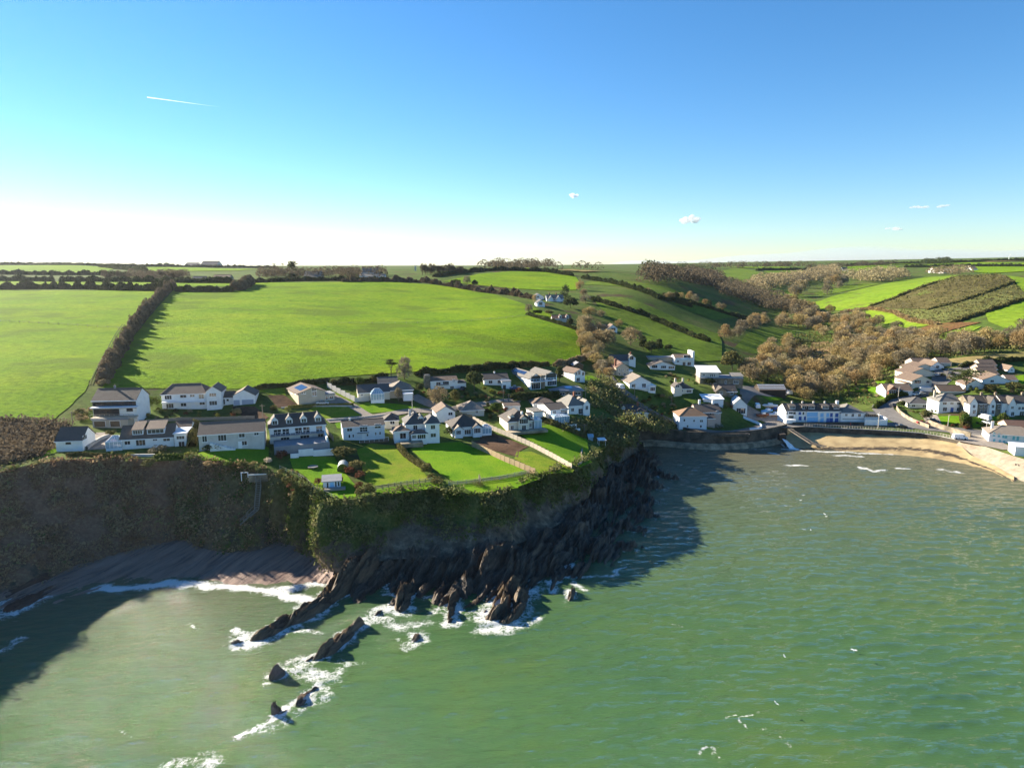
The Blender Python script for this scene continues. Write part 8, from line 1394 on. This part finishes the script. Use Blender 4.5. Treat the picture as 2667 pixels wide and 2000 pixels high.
# ---- gulls
mat('gull_white', [(.8, .8, .8)], 1, .8)
def gull(label, Z, x, y, z=.25):
    p = Vector(UZ(*S(Z, x, y), z)); V = [(-.32, 0, 0), (0, -.09, .02), (.25, 0, .06), (0, .09, .02), (0, 0, .12), (-.03, -.62, .16), (.12, -.3, .14), (-.12, -.28, .1), (-.03, .62, .16), (.12, .3, .14), (-.12, .28, .1), (.02, 0, -.08)]
    F = [(0, 1, 4), (1, 2, 4), (2, 3, 4), (3, 0, 4), (1, 0, 11), (2, 1, 11), (3, 2, 11), (0, 3, 11), (4, 7, 5, 6), (4, 9, 8, 10)]; me = bpy.data.meshes.new('gull'); me.from_pydata(V, [], F); o = link('gull', me, None, 'gull_white'); o.location = p; o.rotation_euler.z = rv.uniform(0, 6.28); tag(o, label, 'gull', 'gulls over the bay')
for i, (Z, x, y) in enumerate([(11, 745, 358), (11, 727, 390), (11, 628, 428), (11, 888, 483), (11, 897, 498), (11, 750, 585), (11, 795, 588), (11, 1080, 1385), (13, 1200, 213), (13, 737, 530), (13, 785, 250)]): gull('tiny white gull low over the bay', Z, x, y, rv.choice([.25, .3, 1.5]))
def vol_mat(name, d):
    m = bpy.data.materials.new(name); m.use_nodes = True; n = m.node_tree.nodes; n.remove(n['Principled BSDF']); v = n.new('ShaderNodeVolumePrincipled'); v.inputs['Color'].default_value = (1, 1, 1, 1); v.inputs['Density'].default_value = d; v.inputs['Anisotropy'].default_value = .3; m.node_tree.links.new(v.outputs[0], n['Material Output'].inputs['Volume']); MATS[name] = m
# ---- wind turbine far right, contrail, small clouds
p = G(7, 2122, 130); root = empty('wind_turbine', p); tag(root, 'tiny white wind turbine on the right horizon', 'wind turbine'); k = mpp(p)*ZV[7][2]; B = MB(); B.bar((0, 0, -5), (0, 0, 22*k), 1.0, r2=.6); B.build('mast', 'white_frame', root)
for i in range(3): a = .4+i*2.094; B = MB(); B.bar((0, -1.5, 22*k), (11*k*math.sin(a), -1.5, 22*k+11*k*math.cos(a)), .5, r2=.15, n=4); B.build('blade', 'white_frame', root)
vol_mat('vapour', .06); A0, A1 = Vector(UY(383, 254, 9000)), Vector(UY(575, 280, 9400)); B = MB(); B.bar(Vector((0, 0, 0)), (A1-A0)*.45, 8, r2=5, n=8); B.bar((A1-A0)*.45, A1-A0, 5, r2=.6, n=8); o = B.build('contrail', 'vapour'); o.location = A0; tag(o, 'thin white contrail in the upper left sky', 'contrail')
vol_mat('cloud_puff', .012)
def cloud(label, px, py, w, hh, n):
    c = Vector(UY(px, py, 9000)); bm = bmesh.new(); s = 9100/FPX
    for i in range(n):
        t = rv.uniform(-.5, .5); mtx = Matrix.Translation((t*w*s, rv.uniform(-60, 60), rv.uniform(-.25, .25)*hh*s))@Matrix.Diagonal((w*s*rv.uniform(.14, .26), 60, hh*s*rv.uniform(.3, .5)*(1-abs(t)), 1)); bmesh.ops.create_icosphere(bm, subdivisions=2, radius=1, matrix=mtx)
    for v in bm.verts: v.co += Vector((rv.uniform(-4, 4), 0, rv.uniform(-4, 4)))
    me = bpy.data.meshes.new('cloud'); bm.to_mesh(me); bm.free(); me.polygons.foreach_set('use_smooth', [True]*len(me.polygons)); o = link('cloud', me, None, 'cloud_puff'); o.location = c; tag(o, label, 'cloud')
cloud('tiny white cloud, left of two above the valley', 1493, 511, 22, 12, 7); cloud('small white cloud, lower right of two above the valley', 1800, 572, 40, 22, 10); cloud('thin grey cloud wisp low in the right sky, left one', 2325, 597, 40, 7, 7); cloud('thin grey cloud wisp in the right sky, middle one', 2390, 541, 50, 6, 7); cloud('thin grey cloud wisp in the right sky, right one', 2456, 538, 26, 7, 6)
# ---- pale cloud bank low on the far right horizon
vol_mat('cloud_bank', .00022); MATS['cloud_bank'].node_tree.nodes['Principled Volume'].inputs['Color'].default_value = (.62, .74, .92, 1)
V = []; xs_ = np.linspace(2200, 15000, 40)
for x in xs_:
    hgt = 60+330*min(1, max(0, (x-2200)/5500))**.7+40*math.sin(x/900)+25*math.sin(x/370+1)
    V += [(x, 13500, -300), (x, 16000, -300), (x, 16000, hgt), (x, 14200, hgt+20), (x, 13500, hgt*.7)]
F = [(i*5+j, i*5+(j+1) % 5, (i+1)*5+(j+1) % 5, (i+1)*5+j) for i in range(39) for j in range(5)]+[(4, 3, 2, 1, 0), (195, 196, 197, 198, 199)]
me = bpy.data.meshes.new('cloud_bank'); me.from_pydata(V, [], F); o = link('cloud_bank', me, None, 'cloud_bank'); tag(o, 'pale blue cloud bank low along the right horizon', 'cloud')
# ---- faint distance haze, also added to lift the shade and mimic lens glare
B = MB(); B.box(-4300, 4300, -2700, 6350, -4.5, 118); hz = B.build('haze', []); hz['kind'] = 'stuff'
m = bpy.data.materials.new('haze'); m.use_nodes = True; n_ = m.node_tree.nodes; n_.remove(n_['Principled BSDF']); pv = n_.new('ShaderNodeVolumePrincipled'); pv.inputs['Color'].default_value = (.92, .95, 1, 1); pv.inputs['Density'].default_value = .000035; pv.inputs['Anisotropy'].default_value = .72; m.node_tree.links.new(pv.outputs[0], n_['Material Output'].inputs['Volume']); hz.data.materials.append(m)
